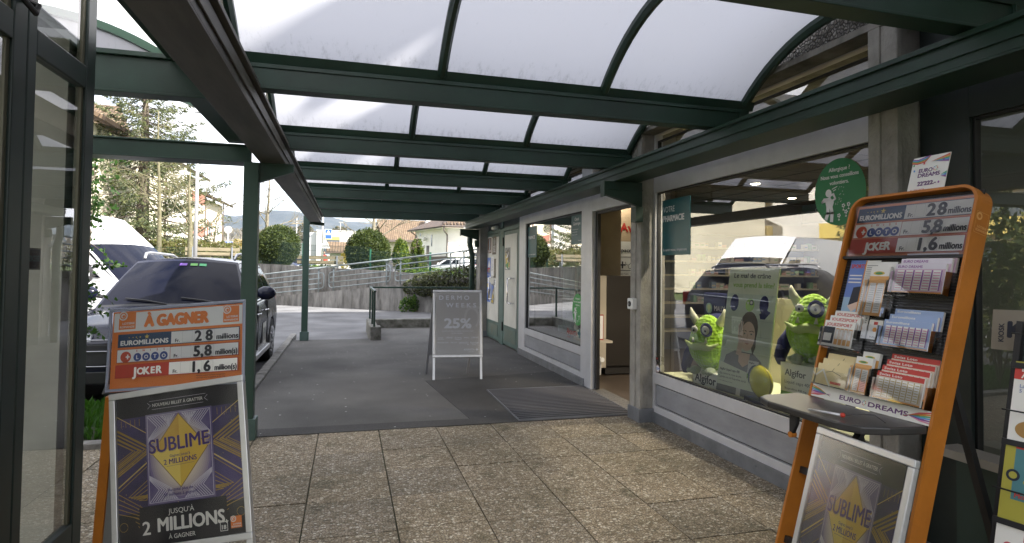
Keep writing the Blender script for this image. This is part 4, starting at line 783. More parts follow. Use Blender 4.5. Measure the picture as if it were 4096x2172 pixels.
def prizes(g, u0, u1, rows, hrow, split, s=1.0, paren=True):
    W_ = u1-u0; us = u0+W_*split
    for k_, v in enumerate(rows):
        v1 = v+hrow
        edge = [navy, redd, redd][k_]; g.rect(u0, v, u1, v1, edge); g.rect(us, v+.003*s, u1-.004*s, v1-.003*s, wht)
        if k_ == 0:
            g.text('EUROMILLIONS', (u0+us)/2, v+hrow*.16, hrow*.36, wht, w=(us-u0)*.90, align='C', bold=.045)
            for i, (a, sz) in enumerate(((.2, .05), (.27, .06), (.35, .045), (.40, .08), (.33, .07), (.52, .2))):
                cx, cy = u0+(us-u0)*a*1.05, v+hrow*(.72 if i != 2 else .62); g.poly([(cx+hrow*sz*(1 if q % 2 == 0 else .42)*math.cos(math.pi/2+q*math.pi/5), cy+hrow*sz*(1 if q % 2 == 0 else .42)*math.sin(math.pi/2+q*math.pi/5)) for q in range(10)], pal['y'])
        elif k_ == 1:
            g.rect(u0+.002*s, v+.002*s, us-.002*s, v1-.002*s, wht); r0 = hrow*.44; cx, cy = u0+(us-u0)*.17, v+hrow*.42
            g.disc(cx, cy, r0*.95, lred); g.rect(cx-r0*.0, cy-r0*.12, cx+r0*.7, cy+r0*.12, wht); g.rect(cx+r0*.23, cy-r0*.4, cx+r0*.47, cy+r0*.4, wht)
            for i, ch in enumerate('LOTO'): x = u0+(us-u0)*(.39+.165*i); g.disc(x, v+hrow*.36, hrow*.31, lblue); g.text(ch, x, v+hrow*.22, hrow*.28, wht, align='C', bold=.04)
            for i, ch in enumerate('SWISS'): g.text(ch, u0+(us-u0)*(.38+.128*i), v+hrow*.76, hrow*.16, lred, align='C', bold=.03)
        else:
            for i, (ch, sz, dv) in enumerate((('J', .66, .12), ('O', .5, .22), ('K', .56, .2), ('E', .5, .24), ('R', .56, .22))): g.text(ch, u0+(us-u0)*(.36+.115*i), v+hrow*dv, hrow*sz, wht, align='C', bold=.05)
            g.text('+', u0+(us-u0)*.475, v+hrow*.30, hrow*.3, redd, align='C', bold=.05)
        ww = u1-us; g.text('Fr.', us+ww*.06, v+hrow*.14, hrow*.26, numb, bold=.03)
        for a in (.17, .34, .50): g.line([(us+ww*a, v+hrow*.1), (us+ww*(a+.14), v+hrow*.1), (us+ww*(a+.14), v+hrow*.9), (us+ww*a, v+hrow*.9), (us+ww*a, v+hrow*.1)], .0006*s, pal['gy'], lay=(a == .17))
        d1, d2 = (('2', '8'), ('5,', '8'), ('1,', '6'))[k_]
        g.text(d1, us+ww*.345, v+hrow*.13, hrow*.80, numb, bold=.045); g.text(d2, us+ww*.505, v+hrow*.13, hrow*.80, numb, bold=.045)
        g.text('millions' if (k_ == 0 or not paren) else 'million(s)', us+ww*.665, v+hrow*.15, hrow*.42, numb, w=ww*.32, bold=.03)
# ------------------------------------------------------------------ left lottery A-board
b0 = Vector((-.918, 2.866, .271)); e0 = Vector((.9417, -.293, .1653)).normalized(); U0 = Vector((-.111, .1932, .9749)); U0 = (U0-e0*U0.dot(e0)).normalized()
sgn_ = thing('lottery_sign', 'silver framed lottery pavement sign with SUBLIME poster and orange prize board', 'pavement sign', (0, 0, 0))
g = Gfx(b0, e0, U0, .00014); HF = .672
mb = MB(); rim(mb, g, 0, 0, .60, HF, .027, -.012, .014); fr = mb.build('poster_frame', silver, sgn_, bevel=.003)
mb = MB(); plane_board(mb, g, .02, .02, .58, HF-.02, .006); mb.build('back_board', black, fr)
ga = Gfx(g.P(.027, .027, .001), e0, U0, .00014); sublime(ga, .546, HF-.054); ga.build('artwork', fr)
ga = None
mb = MB(); gB = Gfx(g.P(.027, .027, .012), e0, U0); mb.add([gB.P(0, 0, 0), gB.P(.546, 0, 0), gB.P(.546, HF-.054, 0), gB.P(0, HF-.054, 0)], [(0, 1, 2, 3)]); mb.build('cover_sheet', glass_mat('plastic_cover', (.93, .93, .93), .8, .12, .0), fr)
# legs: frame stiles run on to the ground, rear panel with orange edges
mb = MB()
for u in (.0135, .5865):
    a = g.P(u, .0, .0); k_ = a.z/ U0.z; mb.bar(a, a-U0*k_, .027, .024, up=g.n)
mb.build('front_leg', silver, sgn_)
nb = -g.n; topL = g.P(-.01, HF-.01, -.02); topR = g.P(.59, HF-.01, -.02)
topR = g.P(.48, HF-.01, -.02)
for tp in (topL, topR):
    ft_ = Vector((tp.x-.12, tp.y+.22, 0)); MB().bar(tp, ft_, .045, .02, up=(nb.x, nb.y, 0)).build('rear_leg', orangep, sgn_, bevel=.002)
a, b_3 = topL.lerp(Vector((topL.x-.12, topL.y+.22, 0)), .05), topL.lerp(Vector((topL.x-.12, topL.y+.22, 0)), .92); c_3 = b_3+(topR-topL); d_3 = a+(topR-topL)
MB().add([a, b_3, c_3, d_3], [(0, 1, 2, 3)]).build('rear_panel', M('rear_panel_grey', (.2, .2, .19), .6), sgn_, solid=.006)
# prize board on top
an = R(-4.6); eb = (e0*math.cos(an)+U0*math.sin(an)); Ub = (U0*math.cos(an)-e0*math.sin(an))
gp = Gfx(g.P(-.008, .682, -.004), eb, Ub, .00014); mb = MB(); plane_board(mb, gp, 0, 0, .60, .352, .005); pb = mb.build('prize_board', orange, sgn_)
gp.rect(.006, .262, .594, .346, wht); lorologo(gp, .028, .272, .078); lorologo(gp, .508, .272, .072)
gp.text('À GAGNER', .295, .280, .05, orange, w=.30, align='C', bold=.075)
prizes(gp, .03, .585, (.192, .125, .058), .058, .44)
gp.text('Montants estimés en francs non garantis.', .40, .045, .006, ink, w=.13); gp.text('à partager entre les gagnants du 1er rang.', .40, .036, .006, ink, w=.13); gp.build('lettering', pb)
mb = MB(); gg = Gfx(g.P(-.022, .685, .0), eb, Ub)
mb.add([gg.P(0, 0, .008), gg.P(.625, 0, .008), gg.P(.625, .365, .008), gg.P(0, .365, .008)], [(0, 1, 2, 3)]); mb.build('clear_sleeve', glass_mat('sleeve_plastic', (.92, .93, .96), .5, .25, .02), pb)
mb = MB(); rim(mb, gg, 0, 0, .625, .365, .012, -.002, .006); mb.build('sleeve_edge', M('sleeve_edge', (.36, .38, .46), .3), pb, bevel=.002)
# ------------------------------------------------------------------ DERMO WEEKS A-board
t = thing('pharmacy_sign', 'aluminium DERMO WEEKS pavement sign standing on the asphalt walkway', 'pavement sign', (0, 0, 0))
bd = Vector((1.12, 8.03, .29)); ed = Vector((.9936, -.1128, 0)); Ud = Vector((.0257, .2265, .9737)); g = Gfx(bd, ed, Ud, .0002)
mb = MB(); rim(mb, g, 0, 0, .68, .93, .038, -.014, .012); fr = mb.build('poster_frame', silver, t, bevel=.008)
taupe = M('taupe_print', (.60, .575, .545), .35, nz=(1.2, .12)); mb = MB(); plane_board(mb, g, .03, .03, .65, .90, .006); mb.build('back_board', taupe, fr)
gp = Gfx(g.P(.038, .038, .001), ed, Ud, .0002); w, h = .604, .854; lt = M('pale_letters', (.92, .93, .97), .4); lt2 = M('taupe_pale', (.68, .66, .635), .35)
gp.line([(.50+.095*math.cos(a*.3), .50+.14*math.sin(a*.3)) for a in range(-3, 16)], .03, lt2); gp.line([(.40, .66), (w, .645)], .035, lt2); gp.line([(.42, .60), (.50, .66), (w-.01, .57)], .03, lt2)
gp.text('DERMO', .045, .755, .062, lt, w=.42, bold=.035, track=1); gp.text('WEEKS', .14, .65, .062, lt, w=.42, bold=.035, track=1)
gp.text('25%', .115, .365, .135, lt, w=.38, bold=.045); gp.text('à partir de deux produits de votre choix', .09, .315, .018, lt, w=.43, bold=.01); gp.text('sur les marques :', .30, .285, .018, lt, align='C', bold=.01)
for i, (s_, u, ww) in enumerate((('Louis', .045, .06), ('URIAGE', .145, .09), ('Eucerin', .265, .09), ('Avène', .385, .07), ('LIERAC', .49, .10))): gp.text(s_, u, .222, .022, lt, w=ww, bold=.015)
gp.text('Widmer', .03, .20, .018, lt, w=.09); gp.line([(.265, .213), (.31, .202), (.355, .213)], .006, lt)
for i, (s_, u, ww) in enumerate((('LA ROCHE-POSAY', .03, .15), ('VICHY', .205, .09), ('DERMAFORA', .32, .13), ('Bepanthen', .475, .11))): gp.text(s_, u, .155, .02, lt, w=ww, bold=.01)
gp.line([(.32, .147), (.45, .147)], .003, lt); gp.rect(.435, .13, .45, .143, lt); gp.line([(.475, .147), (.585, .147)], .003, lt); gp.text('DERMA', .50, .128, .012, lt)
gp.text('AMAVITA', .385, .055, .028, lt, w=.15, bold=.01); gp.rect(.56, .05, .57, .085, lt); gp.rect(.5475, .0625, .5825, .0725, lt); gp.text('ma pharmacie', .44, .035, .012, lt); gp.text('amavita.ch', .03, .05, .009, lt)
gp.build('lettering', fr)
mb = MB(); mb.add([gp.P(0, 0, .012), gp.P(w, 0, .012), gp.P(w, h, .012), gp.P(0, h, .012)], [(0, 1, 2, 3)]); mb.build('cover_sheet', glass_mat('plastic_cover2', (.95, .95, .95), .9, .22, .04), fr)
for u in (.022, .658): MB().bar(g.P(u, 0, -.006), g.P(u, -.292, -.006), .032, .02, up=g.n).build('front_leg', silver, t, bevel=.002)
for u in (.022, .60): 
    tp = g.P(u if u < .3 else .655, .92, -.02); bt = Vector((1.10+(u-.022), 8.48-(u-.022)*.1, 0)); MB().bar(tp, bt, .03, .02, up=(0, 1, 0)).build('rear_leg', M('leg_aluminium', (.3, .3, .32), .4, metal=.5), t)
mb = MB(); a = g.P(.01, .93, -.016); bt = Vector((1.10, 8.42, .27)); mb.add([a, bt, bt+ed*.64, a+ed*.66], [(0, 1, 2, 3)]); mb.build('rear_panel', M('leg_aluminium', (.3, .3, .32)), t, solid=.012)
# ------------------------------------------------------------------ orange lottery stand (right)
st = thing('lottery_stand', 'tall orange lottery ticket stand with prize display and writing shelf', 'display stand', (0, 0, 0))
ob = Vector((1.841, 2.337, 0)); es = Vector((.0338, -.9994, 0)); Us = Vector((.2743, .0093, .9616)); gs = Gfx(ob, es, Us, .00014); WS, HS, DS, RS = .60, 1.94, .085, .075
def path_uv(off):
    pts = [(off, 0), (off, HS-RS)]; r2_ = RS-off
    pts += [(RS-r2_*math.cos(a), HS-RS+r2_*math.sin(a)) for a in [math.pi/2*i/8 for i in range(1, 9)]]
    pts += [(WS-RS+r2_*math.sin(a), HS-RS+r2_*math.cos(a)) for a in [math.pi/2*i/8 for i in range(0, 9)]]+[(WS-off, 0)]; return pts
po, pi_ = path_uv(0), path_uv(.012); mb = MB(); n = len(po); vs = []
for hh in (0, -DS):
    for q in (po, pi_): vs += [gs.P(u, v, hh) for u, v in q]
for i in range(n-1): mb.add([vs[k2] for k2 in (i, i+1, n+i+1, n+i)], [(0, 1, 2, 3)]); mb.add([vs[2*n+k2] for k2 in (i, n+i, n+i+1, i+1)], [(0, 1, 2, 3)]); mb.add([vs[i], vs[2*n+i], vs[2*n+i+1], vs[i+1]], [(0, 1, 2, 3)]); mb.add([vs[n+i], vs[n+i+1], vs[3*n+i+1], vs[3*n+i]], [(0, 1, 2, 3)])
sf = mb.build('stand_frame', orangep, st, smooth=True, bevel=0); ed_ = sf.modifiers.new('es', 'EDGE_SPLIT'); ed_.split_angle = R(40)
# faint logo on the near side rail
gl = Gfx(gs.P(WS, 1.74, 0), -gs.n, Us, .0008); fl = M('faded_orange', (.68, .36, .12), .5); gl.line([(.01, 0), (.075, 0), (.075, .085), (.01, .085), (.01, 0)], .0012, fl); gl.disc(.025, .067, .016, fl); gl.disc(.025, .067, .008, orangep); gl.text('LOTERIE', .072, .02, .010, fl, align='R', bold=.03); gl.text('ROMANDE', .072, .006, .010, fl, w=.058, align='R', bold=.03); gl.build('logo', sf)
mb = MB(); plane_board(mb, gs, .013, .965, WS-.013, HS-.014, .012, -.04); mb.build('back_panel', blackm, st)
# ribbed slat panel
mb = MB()
for i in range(50): v = .98+i*.0128; a = gs.P(.02, v, -.038); mb.bar(a, gs.P(WS-.02, v, -.038), .006, .005, up=gs.n)
mb.build('slat_panel', M('slat_black', (.02, .022, .024), .35), st)
# header
gh = Gfx(gs.P(.03, 1.648, -.022), es, Us, .00014); mb = MB(); plane_board(mb, gh, 0, 0, .55, .25, .012); hd = mb.build('prize_header', M('header_orange', (.55, .2, .1), .35), st)
prizes(gh, .008, .545, (.168, .090, .012), .070, .455, 1, False); gh.build('lettering', hd)
mb = MB(); mb.add([gh.P(0, 0, .012), gh.P(.55, 0, .012), gh.P(.55, .25, .012), gh.P(0, .25, .012)], [(0, 1, 2, 3)]); mb.build('cover_sheet', glass_mat('plastic_cover3', (.95, .95, .95), .9, .06, .03), hd)
MB().hexa([gs.P(.013, 1.635, -.035), gs.P(WS-.013, 1.635, -.035), gs.P(WS-.013, 1.647, -.035), gs.P(.013, 1.647, -.035), gs.P(.013, 1.635, -.01), gs.P(WS-.013, 1.635, -.01), gs.P(WS-.013, 1.647, -.01), gs.P(.013, 1.647, -.01)]).build('header_rail', blackm, st)
# bottom strip EURO DREAMS
conf = [M('confetti_'+n, c_, .5) for n, c_ in (('red', (.55, .08, .09)), ('orange', (.65, .28, .05)), ('green', (.08, .35, .16)), ('blue', (.1, .3, .6)), ('violet', (.25, .08, .3)), ('pink', (.62, .25, .35)))]
def eurodreams(g, w, h, big=True):
    g.rect(0, 0, w, h, wht); rr_ = random.Random(8)
    if big:
        g.text('EURO', w*.28, h*.28, h*.36, M('plum_letters', (.13, .05, .16), .5), w=w*.19, bold=.045); g.text('DREAMS', w*.53, h*.28, h*.36, M('plum_letters', (.13, .05, .16), .5), w=w*.31, bold=.045)
        for a in range(8): g.disc(w*.497+h*.14*math.cos(a*.785), h*.46+h*.16*math.sin(a*.785), h*.045, conf[a % 5], n=6, lay=(a == 0))
        for s_, x0 in ((1, 0), (-1, w)):
            for i in range(6): g.poly([(x0, h*(.95-.15*i)), (x0+s_*w*.09, h*(.75-.09*i)), (x0+s_*w*.2, h*(.25+.05*i)), (x0+s_*w*.08, h*(.62-.09*i)), (x0, h*(.87-.15*i))], conf[(i+(s_ > 0)) % 6], lay=(i == 0))
    else:
        g.text('EURO', w*.22, h*.60, h*.10, M('plum_letters', (.13, .05, .16), .5), w=w*.38, bold=.045); g.text('DREAMS', w*.22, h*.48, h*.10, M('plum_letters', (.13, .05, .16), .5), w=w*.60, bold=.045)
        g.text("22'222.-", w*.25, h*.27, h*.10, M('plum_letters', (.13, .05, .16), .5), w=w*.52, bold=.06); g.text('par mois', w*.2, h*.15, h*.06, pal['r'], w=w*.28); g.text('pendant 30 ans', w*.2, h*.055, h*.06, pal['r'], w=w*.52)
        for a in range(8): g.disc(w*.68+h*.05*math.cos(a*.785), h*.66+h*.05*math.sin(a*.785), h*.014, conf[a % 5], n=6, lay=(a == 0))
        for i in range(5): g.line([(0, h*(.86+.025*i)), (w*.15, h*(.83+.025*i)), (w*.35, h*(.86+.03*i)), (w*.48, h)], h*.025, conf[i], lay=(i == 0))
        for i in range(5): g.poly([(w*(.5+.03*i), h*.84), (w, h*(.98-.04*i)), (w, h*(.94-.04*i))], conf[i], lay=(i == 0))
        for i in range(3): g.poly([(w*.85, h*(.48-.02*i)), (w, h*(.55-.05*i)), (w, h*(.50-.05*i))], conf[i+2], lay=(i == 0))
        for u, v, k2 in ((.06, .80, 2), (.1, .66, 3), (.34, .82, 0), (.86, .85, 4), (.84, .30, 4), (.12, .15, 0), (.9, .12, 3)): g.disc(w*u, h*v, h*.022, conf[k2], h*.03, 8)
ge = Gfx(gs.P(.006, .963, -.004), es, Us, .00014); mb = MB(); plane_board(mb, ge, 0, 0, .585, .056, .006); sp_ = mb.build('header_strip', wht, st); eurodreams(ge, .585, .056); ge.build('lettering', sp_)
t = thing('prize_card', 'white EURO DREAMS card standing on top of the orange stand', 'card', (0, 0, 0)); gc = Gfx(gs.P(.245, 1.93, -.05), (es+Us*.01), Us, .00014); mb = MB(); plane_board(mb, gc, 0, 0, .168, .19, .003); mb.build('card', wht, t); eurodreams(gc, .168, .19, False); gc.build('print', t)
# desk
nh = Vector((gs.n.x, gs.n.y, 0)).normalized(); dk = Gfx(Vector((2.10, 2.40, .925)), es, nh*1.0, .00014)   # u along the stand, v towards the viewer
out = [(-.0, 0), (.0, .20), (.03, .25), (.12, .285), (.50, .285), (.58, .25), (.62, .16), (.64, 0)]
mb = MB(); mb.prism([Vector((2.10, 2.40, .895))+es*u+nh*v for u, v in out], (0, 0, .03)); dko = mb.build('writing_shelf', M('shelf_dark_laminate', (.045, .042, .04), .28, nz=(5, .25)), st, bevel=.006)
gd = Gfx((2.10, 2.40, .9256), es, nh, .00014); gd2 = gd; gd.rect(.47, .16, .55, .19, fl); gd.rect(.02, .2, .06, .22, pal['gy']); gd.build('sticker', dko)
MB().bar((2.16, 2.05, .89), (2.02, 2.05, .72), .03, .02).build('shelf_strut', blackm, st)
# cross bars between the rails
for v in (.62, .30, .06): MB().bar(gs.P(.012, v, -.05), gs.P(WS-.012, v, -.05), .03, .03, up=gs.n).build('cross_bar', blackm, st)
for u in (.03, WS-.03): MB().bar(gs.P(u, 1.2, -.06), Vector((2.62, gs.P(u, 0).y, 0)), .03, .025).build('rear_strut', blackm, st)
# pen with cord
t = thing('pen', 'silver pen with red cap lying on the writing shelf', 'pen', (1.86, 2.06, .933)); t.rotation_euler = (0, 0, R(-72))
MB().cyl((0, 0, 0), (.125, 0, .004), .0045, .006, 12).build('barrel', silver, t, smooth=True); MB().cyl((-.012, 0, 0), (0, 0, 0), .0015, .0045, 10).build('tip', silver, t, smooth=True); MB().ell((.132, 0, .005), (.010, .010, .010), 12, 8).build('cap', M('red_plastic', (.5, .04, .02), .4), t, smooth=True)
MB().tube([(.14, 0, .006), (.2, .01, .02), (.26, -.02, .035), (.33, -.09, .03)], .0012, 5).build('cord', blackm, t)
# clamp hanging from the shelf corner
t = thing('clip_knife', 'black clip hanging from the front corner of the writing shelf', 'clip', (1.86, 2.15, .895)); mb = MB(); mb.prism([(0, -.012, 0), (0, .03, 0), (0, .035, -.03), (0, .035, -.09), (0, .015, -.09), (0, -.01, -.04)], (.018, 0, 0)); mb.build('body', blackm, t, bevel=.004); MB().cyl((-.004, .025, -.095), (.022, .025, -.095), .013, n=12).build('ring', orangep, t)
# leaflet holders with leaflets
rr_ = random.Random(21); clear = glass_mat('acrylic', (.95, .95, .96), .9, .03, .03)
def leaflets(label, u0, u1, v0, v1, fn, n=3, depth=.05, off=.0, tilt=.008):
    w, h = u1-u0, v1-v0
    gA = Gfx(gs.P(u0, v0, -.03), es, Us); mb = MB()
    mb.add([gA.P(-.004, -.004, depth+.01), gA.P(w+.004, -.004, depth+.01), gA.P(w+.004, h*.7, depth+.012), gA.P(-.004, h*.7, depth+.012)], [(0, 1, 2, 3)])
    mb.hexa([gA.P(-.004, -.006, 0), gA.P(w+.004, -.006, 0), gA.P(w+.004, -.004, 0), gA.P(-.004, -.004, 0), gA.P(-.004, -.006, depth+.012), gA.P(w+.004, -.006, depth+.012), gA.P(w+.004, -.004, depth+.012), gA.P(-.004, -.004, depth+.012)])
    mb.add([gA.P(-.004, -.004, 0), gA.P(-.004, -.004, depth+.01), gA.P(-.004, h*.7, depth+.012), gA.P(-.004, h*.8, 0)], [(0, 1, 2, 3)]); mb.add([gA.P(w+.004, -.004, 0), gA.P(w+.004, -.004, depth+.01), gA.P(w+.004, h*.7, depth+.012), gA.P(w+.004, h*.8, 0)], [(0, 1, 2, 3)])
    mb.build('leaflet_holder', clear, st)
    t = thing('leaflet_stack', label, 'leaflets', (0, 0, 0), group='ticket leaflets on the orange stand')
    for i in range(n):
        gq = Gfx(gA.P(.006*(n-1-i), .028*(n-1-i), depth*(i+.6)/n), es, Us, .00014); mb = MB(); plane_board(mb, gq, 0, 0, w-.006*(n-1), h-.0, depth/n*.6); lf_ = mb.build('leaflet', wht, t); fn(gq, w-.006*(n-1), h); gq.build('print', lf_)
def cols(bgc, hc, bars, title, n=5, tc=None):
    def fn(g, w, h):
        g.rect(0, 0, w, h, bgc); g.rect(0, h*.82, w, h, hc); g.text(title, w*.05, h*.86, h*.09, tc or conf[4], w=w*.5, bold=.03)
        for i in range(n): a = w*(.06+.9*i/n); b2 = a+w*.72/n; g.rect(a, h*.1, b2, h*.78, wht, lay=(i == 0))
        g.lay()
        for i in range(n):
            a = w*(.06+.9*i/n); b2 = a+w*.72/n
            for j in range(7): g.rect(a+w*.01, h*(.14+.09*j), b2-w*.01, h*(.14+.09*j)+h*.035, bars, lay=False)
            g.rect(b2, h*.1, b2+w*.025, h*.78, conf[4] if bars is conf[5] else bars, lay=False)
        g.rect(0, 0, w, h*.05, conf[1])
    return fn
pinkb = M('pink_print', (.6, .42, .52), .45); palep = M('pale_print', (.66, .62, .68), .45); pbl = M('pale_blue_print', (.30, .40, .62), .45)
leaflets('wide pink ticket slips at the top right of the orange stand', .325, .555, 1.475, 1.60, cols(pinkb, palep, conf[5], 'EURO DREAMS'), 3)
leaflets('wide blue ticket slips in the middle right of the orange stand', .325, .545, 1.243, 1.355, cols(pbl, pbl, conf[5], 'Euromillions', 7, wht), 3)
leaflets('wide red and white ticket slips at the bottom right of the stand', .345, .568, 1.022, 1.135, cols(M('peach_print', (.62, .52, .42), .45), pal['r'], M('tan_print', (.5, .4, .2), .45), 'Swiss Loto', 7, wht), 4)
def tallp(g, w, h):
    g.rect(0, 0, w, h*.8, fl); g.rect(0, h*.8, w, h, wht); g.disc(w*.45, h*.86, w*.3, pal['y'], h*.04); g.disc(w*.45, h*.86, w*.2, pal['g'], h*.025); g.rect(w*.1, h*.06, w*.42, h*.66, wht); g.rect(w*.5, h*.06, w*.85, h*.66, wht)
    for j in range(12): g.rect(w*.14, h*(.1+.045*j), w*.38, h*(.1+.045*j)+.002, pal['gy'], lay=(j == 0)); g.rect(w*.54, h*(.1+.045*j), w*.8, h*(.1+.045*j)+.002, pal['gy'], lay=False)
leaflets('tall orange and white ticket slips in the top middle of the stand', .205, .305, 1.365, 1.59, tallp, 2)
leaflets('narrow orange ticket slips in the bottom middle of the stand', .227, .315, 1.022, 1.18, tallp, 2)
def sport(g, w, h): g.rect(0, 0, w, h, wht); g.rect(0, h*.1, w*.38, h*.75, ink); g.text('JOUEZSPORT', w*.06, h*.80, h*.12, pal['r'], w=w*.85, bold=.03); [g.rect(w*(.42+.14*i), h*.08, w*(.53+.14*i), h*.72, fl, lay=(i == 0)) for i in range(4)]; g.rect(w*.04, h*.2, w*.3, h*.5, wht); [g.rect(w*(.43+.14*i), h*.3, w*(.52+.14*i), h*.68, wht, lay=(i == 0)) for i in range(4)]
leaflets('white and dark sports betting slips at the middle left of the stand', .02, .20, 1.205, 1.325, sport, 3)
def yel(g, w, h): g.rect(0, 0, w, h, M('soft_yellow_print', (.72, .6, .32), .4)); g.line([(0, h*.4), (w*.2, h*.7), (w*.4, h*.2), (w*.5, 0)], .008, wht); g.rect(w*.5, h*.1, w*.85, h*.22, pal['r']); g.line([(w*.3, h*.6), (w*.5, h*.7), (w*.8, h*.55)], .002, ink); g.line([(w*.5, h*.7), (w*.55, h*.85)], .002, ink)
leaflets('pale yellow ticket slips at the bottom left of the stand', .035, .215, 1.025, 1.12, yel, 3)
def card_(g, w, h): g.rect(0, 0, w, h, wht); g.rect(w*.35, h*.75, w*.65, h*.9, pal['r']); g.disc(w*.5, h*.5, w*.16, conf[1]); g.text('je joue', w*.2, h*.1, h*.1, gi)
leaflets('small white card in the centre of the orange stand', .243, .308, 1.262, 1.35, card_, 1)
# two flat sheets top left
def sheet(label, u0, u1, v0, v1, fn, hh):
    t = thing('info_sheet', label, 'info sheet', (0, 0, 0)); gq = Gfx(gs.P(u0, v0, hh), es, Us, .00014); mb = MB(); plane_board(mb, gq, 0, 0, u1-u0, v1-v0, .002); mb.build('sheet', wht, t); fn(gq, u1-u0, v1-v0); gq.build('print', t)
def blues(g, w, h): g.rect(0, 0, w, h, pal['b']); g.rect(0, 0, w, h*.35, pal['s']); g.text('SPORT!', w*.06, h*.86, h*.07, pal['r'], w=w*.8, bold=.04); [g.rect(w*.08, h*(.72-.06*i), w*.8, h*(.72-.06*i)+.006, wht, lay=(i == 0)) for i in range(3)]; g.poly([(w*.35, h*.2), (w*.85, h*.23), (w*.95, h*.55), (w*.45, h*.52)], ink); g.poly([(w*.3, h*.2), (w*.6, h*.1), (w, h*.2), (w, h*.3)], skin)
sheet('blue sports betting leaflet at the top left of the orange stand', .05, .145, 1.355, 1.632, blues, -.03)
def lst(g, w, h): [g.rect(w*.1, h*(.05+.03*i), w*.9, h*(.05+.03*i)+.003, pal['gy'], lay=(i == 0)) for i in range(30)]; g.line([(0, 0), (0, h)], .006, conf[1])
sheet('long white results list next to the blue leaflet on the stand', .142, .215, 1.30, 1.628, lst, -.022)
# easel poster under the shelf
t = thing('poster_easel', 'silver framed SUBLIME poster leaning on the orange stand', 'poster frame', (0, 0, 0))
TL, TR_ = Vector((1.80, 1.945, .895)), Vector((1.78, 1.545, .900)); BL = Vector((1.56, 1.97, .02))
e1 = (TR_-TL).normalized(); U1 = (TL-BL); U1 = (U1-e1*U1.dot(e1)).normalized(); WE, HE = .44, .68; g = Gfx(TL-U1*HE, e1, U1, .00014)
mb = MB(); rim(mb, g, 0, 0, WE, HE, .026, -.01, .012); fr = mb.build('frame', silver, t, bevel=.004); mb = MB(); plane_board(mb, g, .02, .02, WE-.02, HE-.02, .006); mb.build('back_board', black, fr)
mbx = Gfx(g.P(.026, .026, .001), e1, U1, .00014); s0 = .388/.546
class SG(Gfx): pass
_gp = SG(Vector((0, 0, 0)), (1, 0, 0), (0, 1, 0), .00014); sublime(_gp, .546, .618)
sx_, sy_ = .388/.546, (HE-.052)/.618
_gp.mb.v = [tuple(g.P(.026+x*sx_, .026+y*sy_, .001+z)) for x, y, z in _gp.mb.v]; _gp.build('artwork', fr)
mb = MB(); mb.add([g.P(.026, .026, .014), g.P(WE-.026, .026, .014), g.P(WE-.026, HE-.026, .014), g.P(.026, HE-.026, .014)], [(0, 1, 2, 3)]); mb.build('cover_sheet', glass_mat('plastic_cover4', (.95, .95, .93), .9, .14, .07), fr)
for u in (.013, WE-.013): MB().bar(g.P(u, 0, 0), g.P(u, -.22, 0), .022, .02, up=g.n).build('leg', silver, t)
# ------------------------------------------------------------------ magazine rack (right edge)
rk = thing('magazine_rack', 'black wire magazine rack at the right edge beside the orange stand', 'rack', (0, 0, 0))
ro = Vector((2.08, 1.58, 0)); er = Vector((.20, -.98, 0)).normalized(); ur = Vector((.18, .0, 1)).normalized(); gr = Gfx(ro, er, ur, .00014)
for u in (0, .62): MB().bar(gr.P(u, 0, -.03), gr.P(u, 1.36, -.03), .02, .02, up=gr.n).build('upright', blackm, rk)
for v in (.12, .40, .66, .93, 1.2): MB().bar(gr.P(0, v, 0), gr.P(.62, v, 0), .02, .014, up=gr.n).build('shelf_rail', blackm, rk); MB().bar(gr.P(0, v+.11, .03), gr.P(.62, v+.11, .03), .005, .005).build('wire', blackm, rk)
mb = MB(); plane_board(mb, gr, 0, .02, .62, 1.34, .01, -.05); mb.build('back_sheet', M('rack_back', (.02, .03, .028), .7), rk)
mags = [('Femme', 'magazine with red Femme title on the upper rack level', .93, .285, 'r'), ('100', 'puzzle magazine with big 100 on the middle rack level', .66, .27, 't'), ('jeux', 'white magazine with coloured dots on the lower rack level', .42, .235, 'd'), ('KIOSK', 'dark grey magazine with white lines on the bottom rack level', .15, .245, 'k')]
tealp = M('mag_teal', (.07, .20, .22), .5); yelp = M('mag_yellow', (.36, .33, .05), .5)
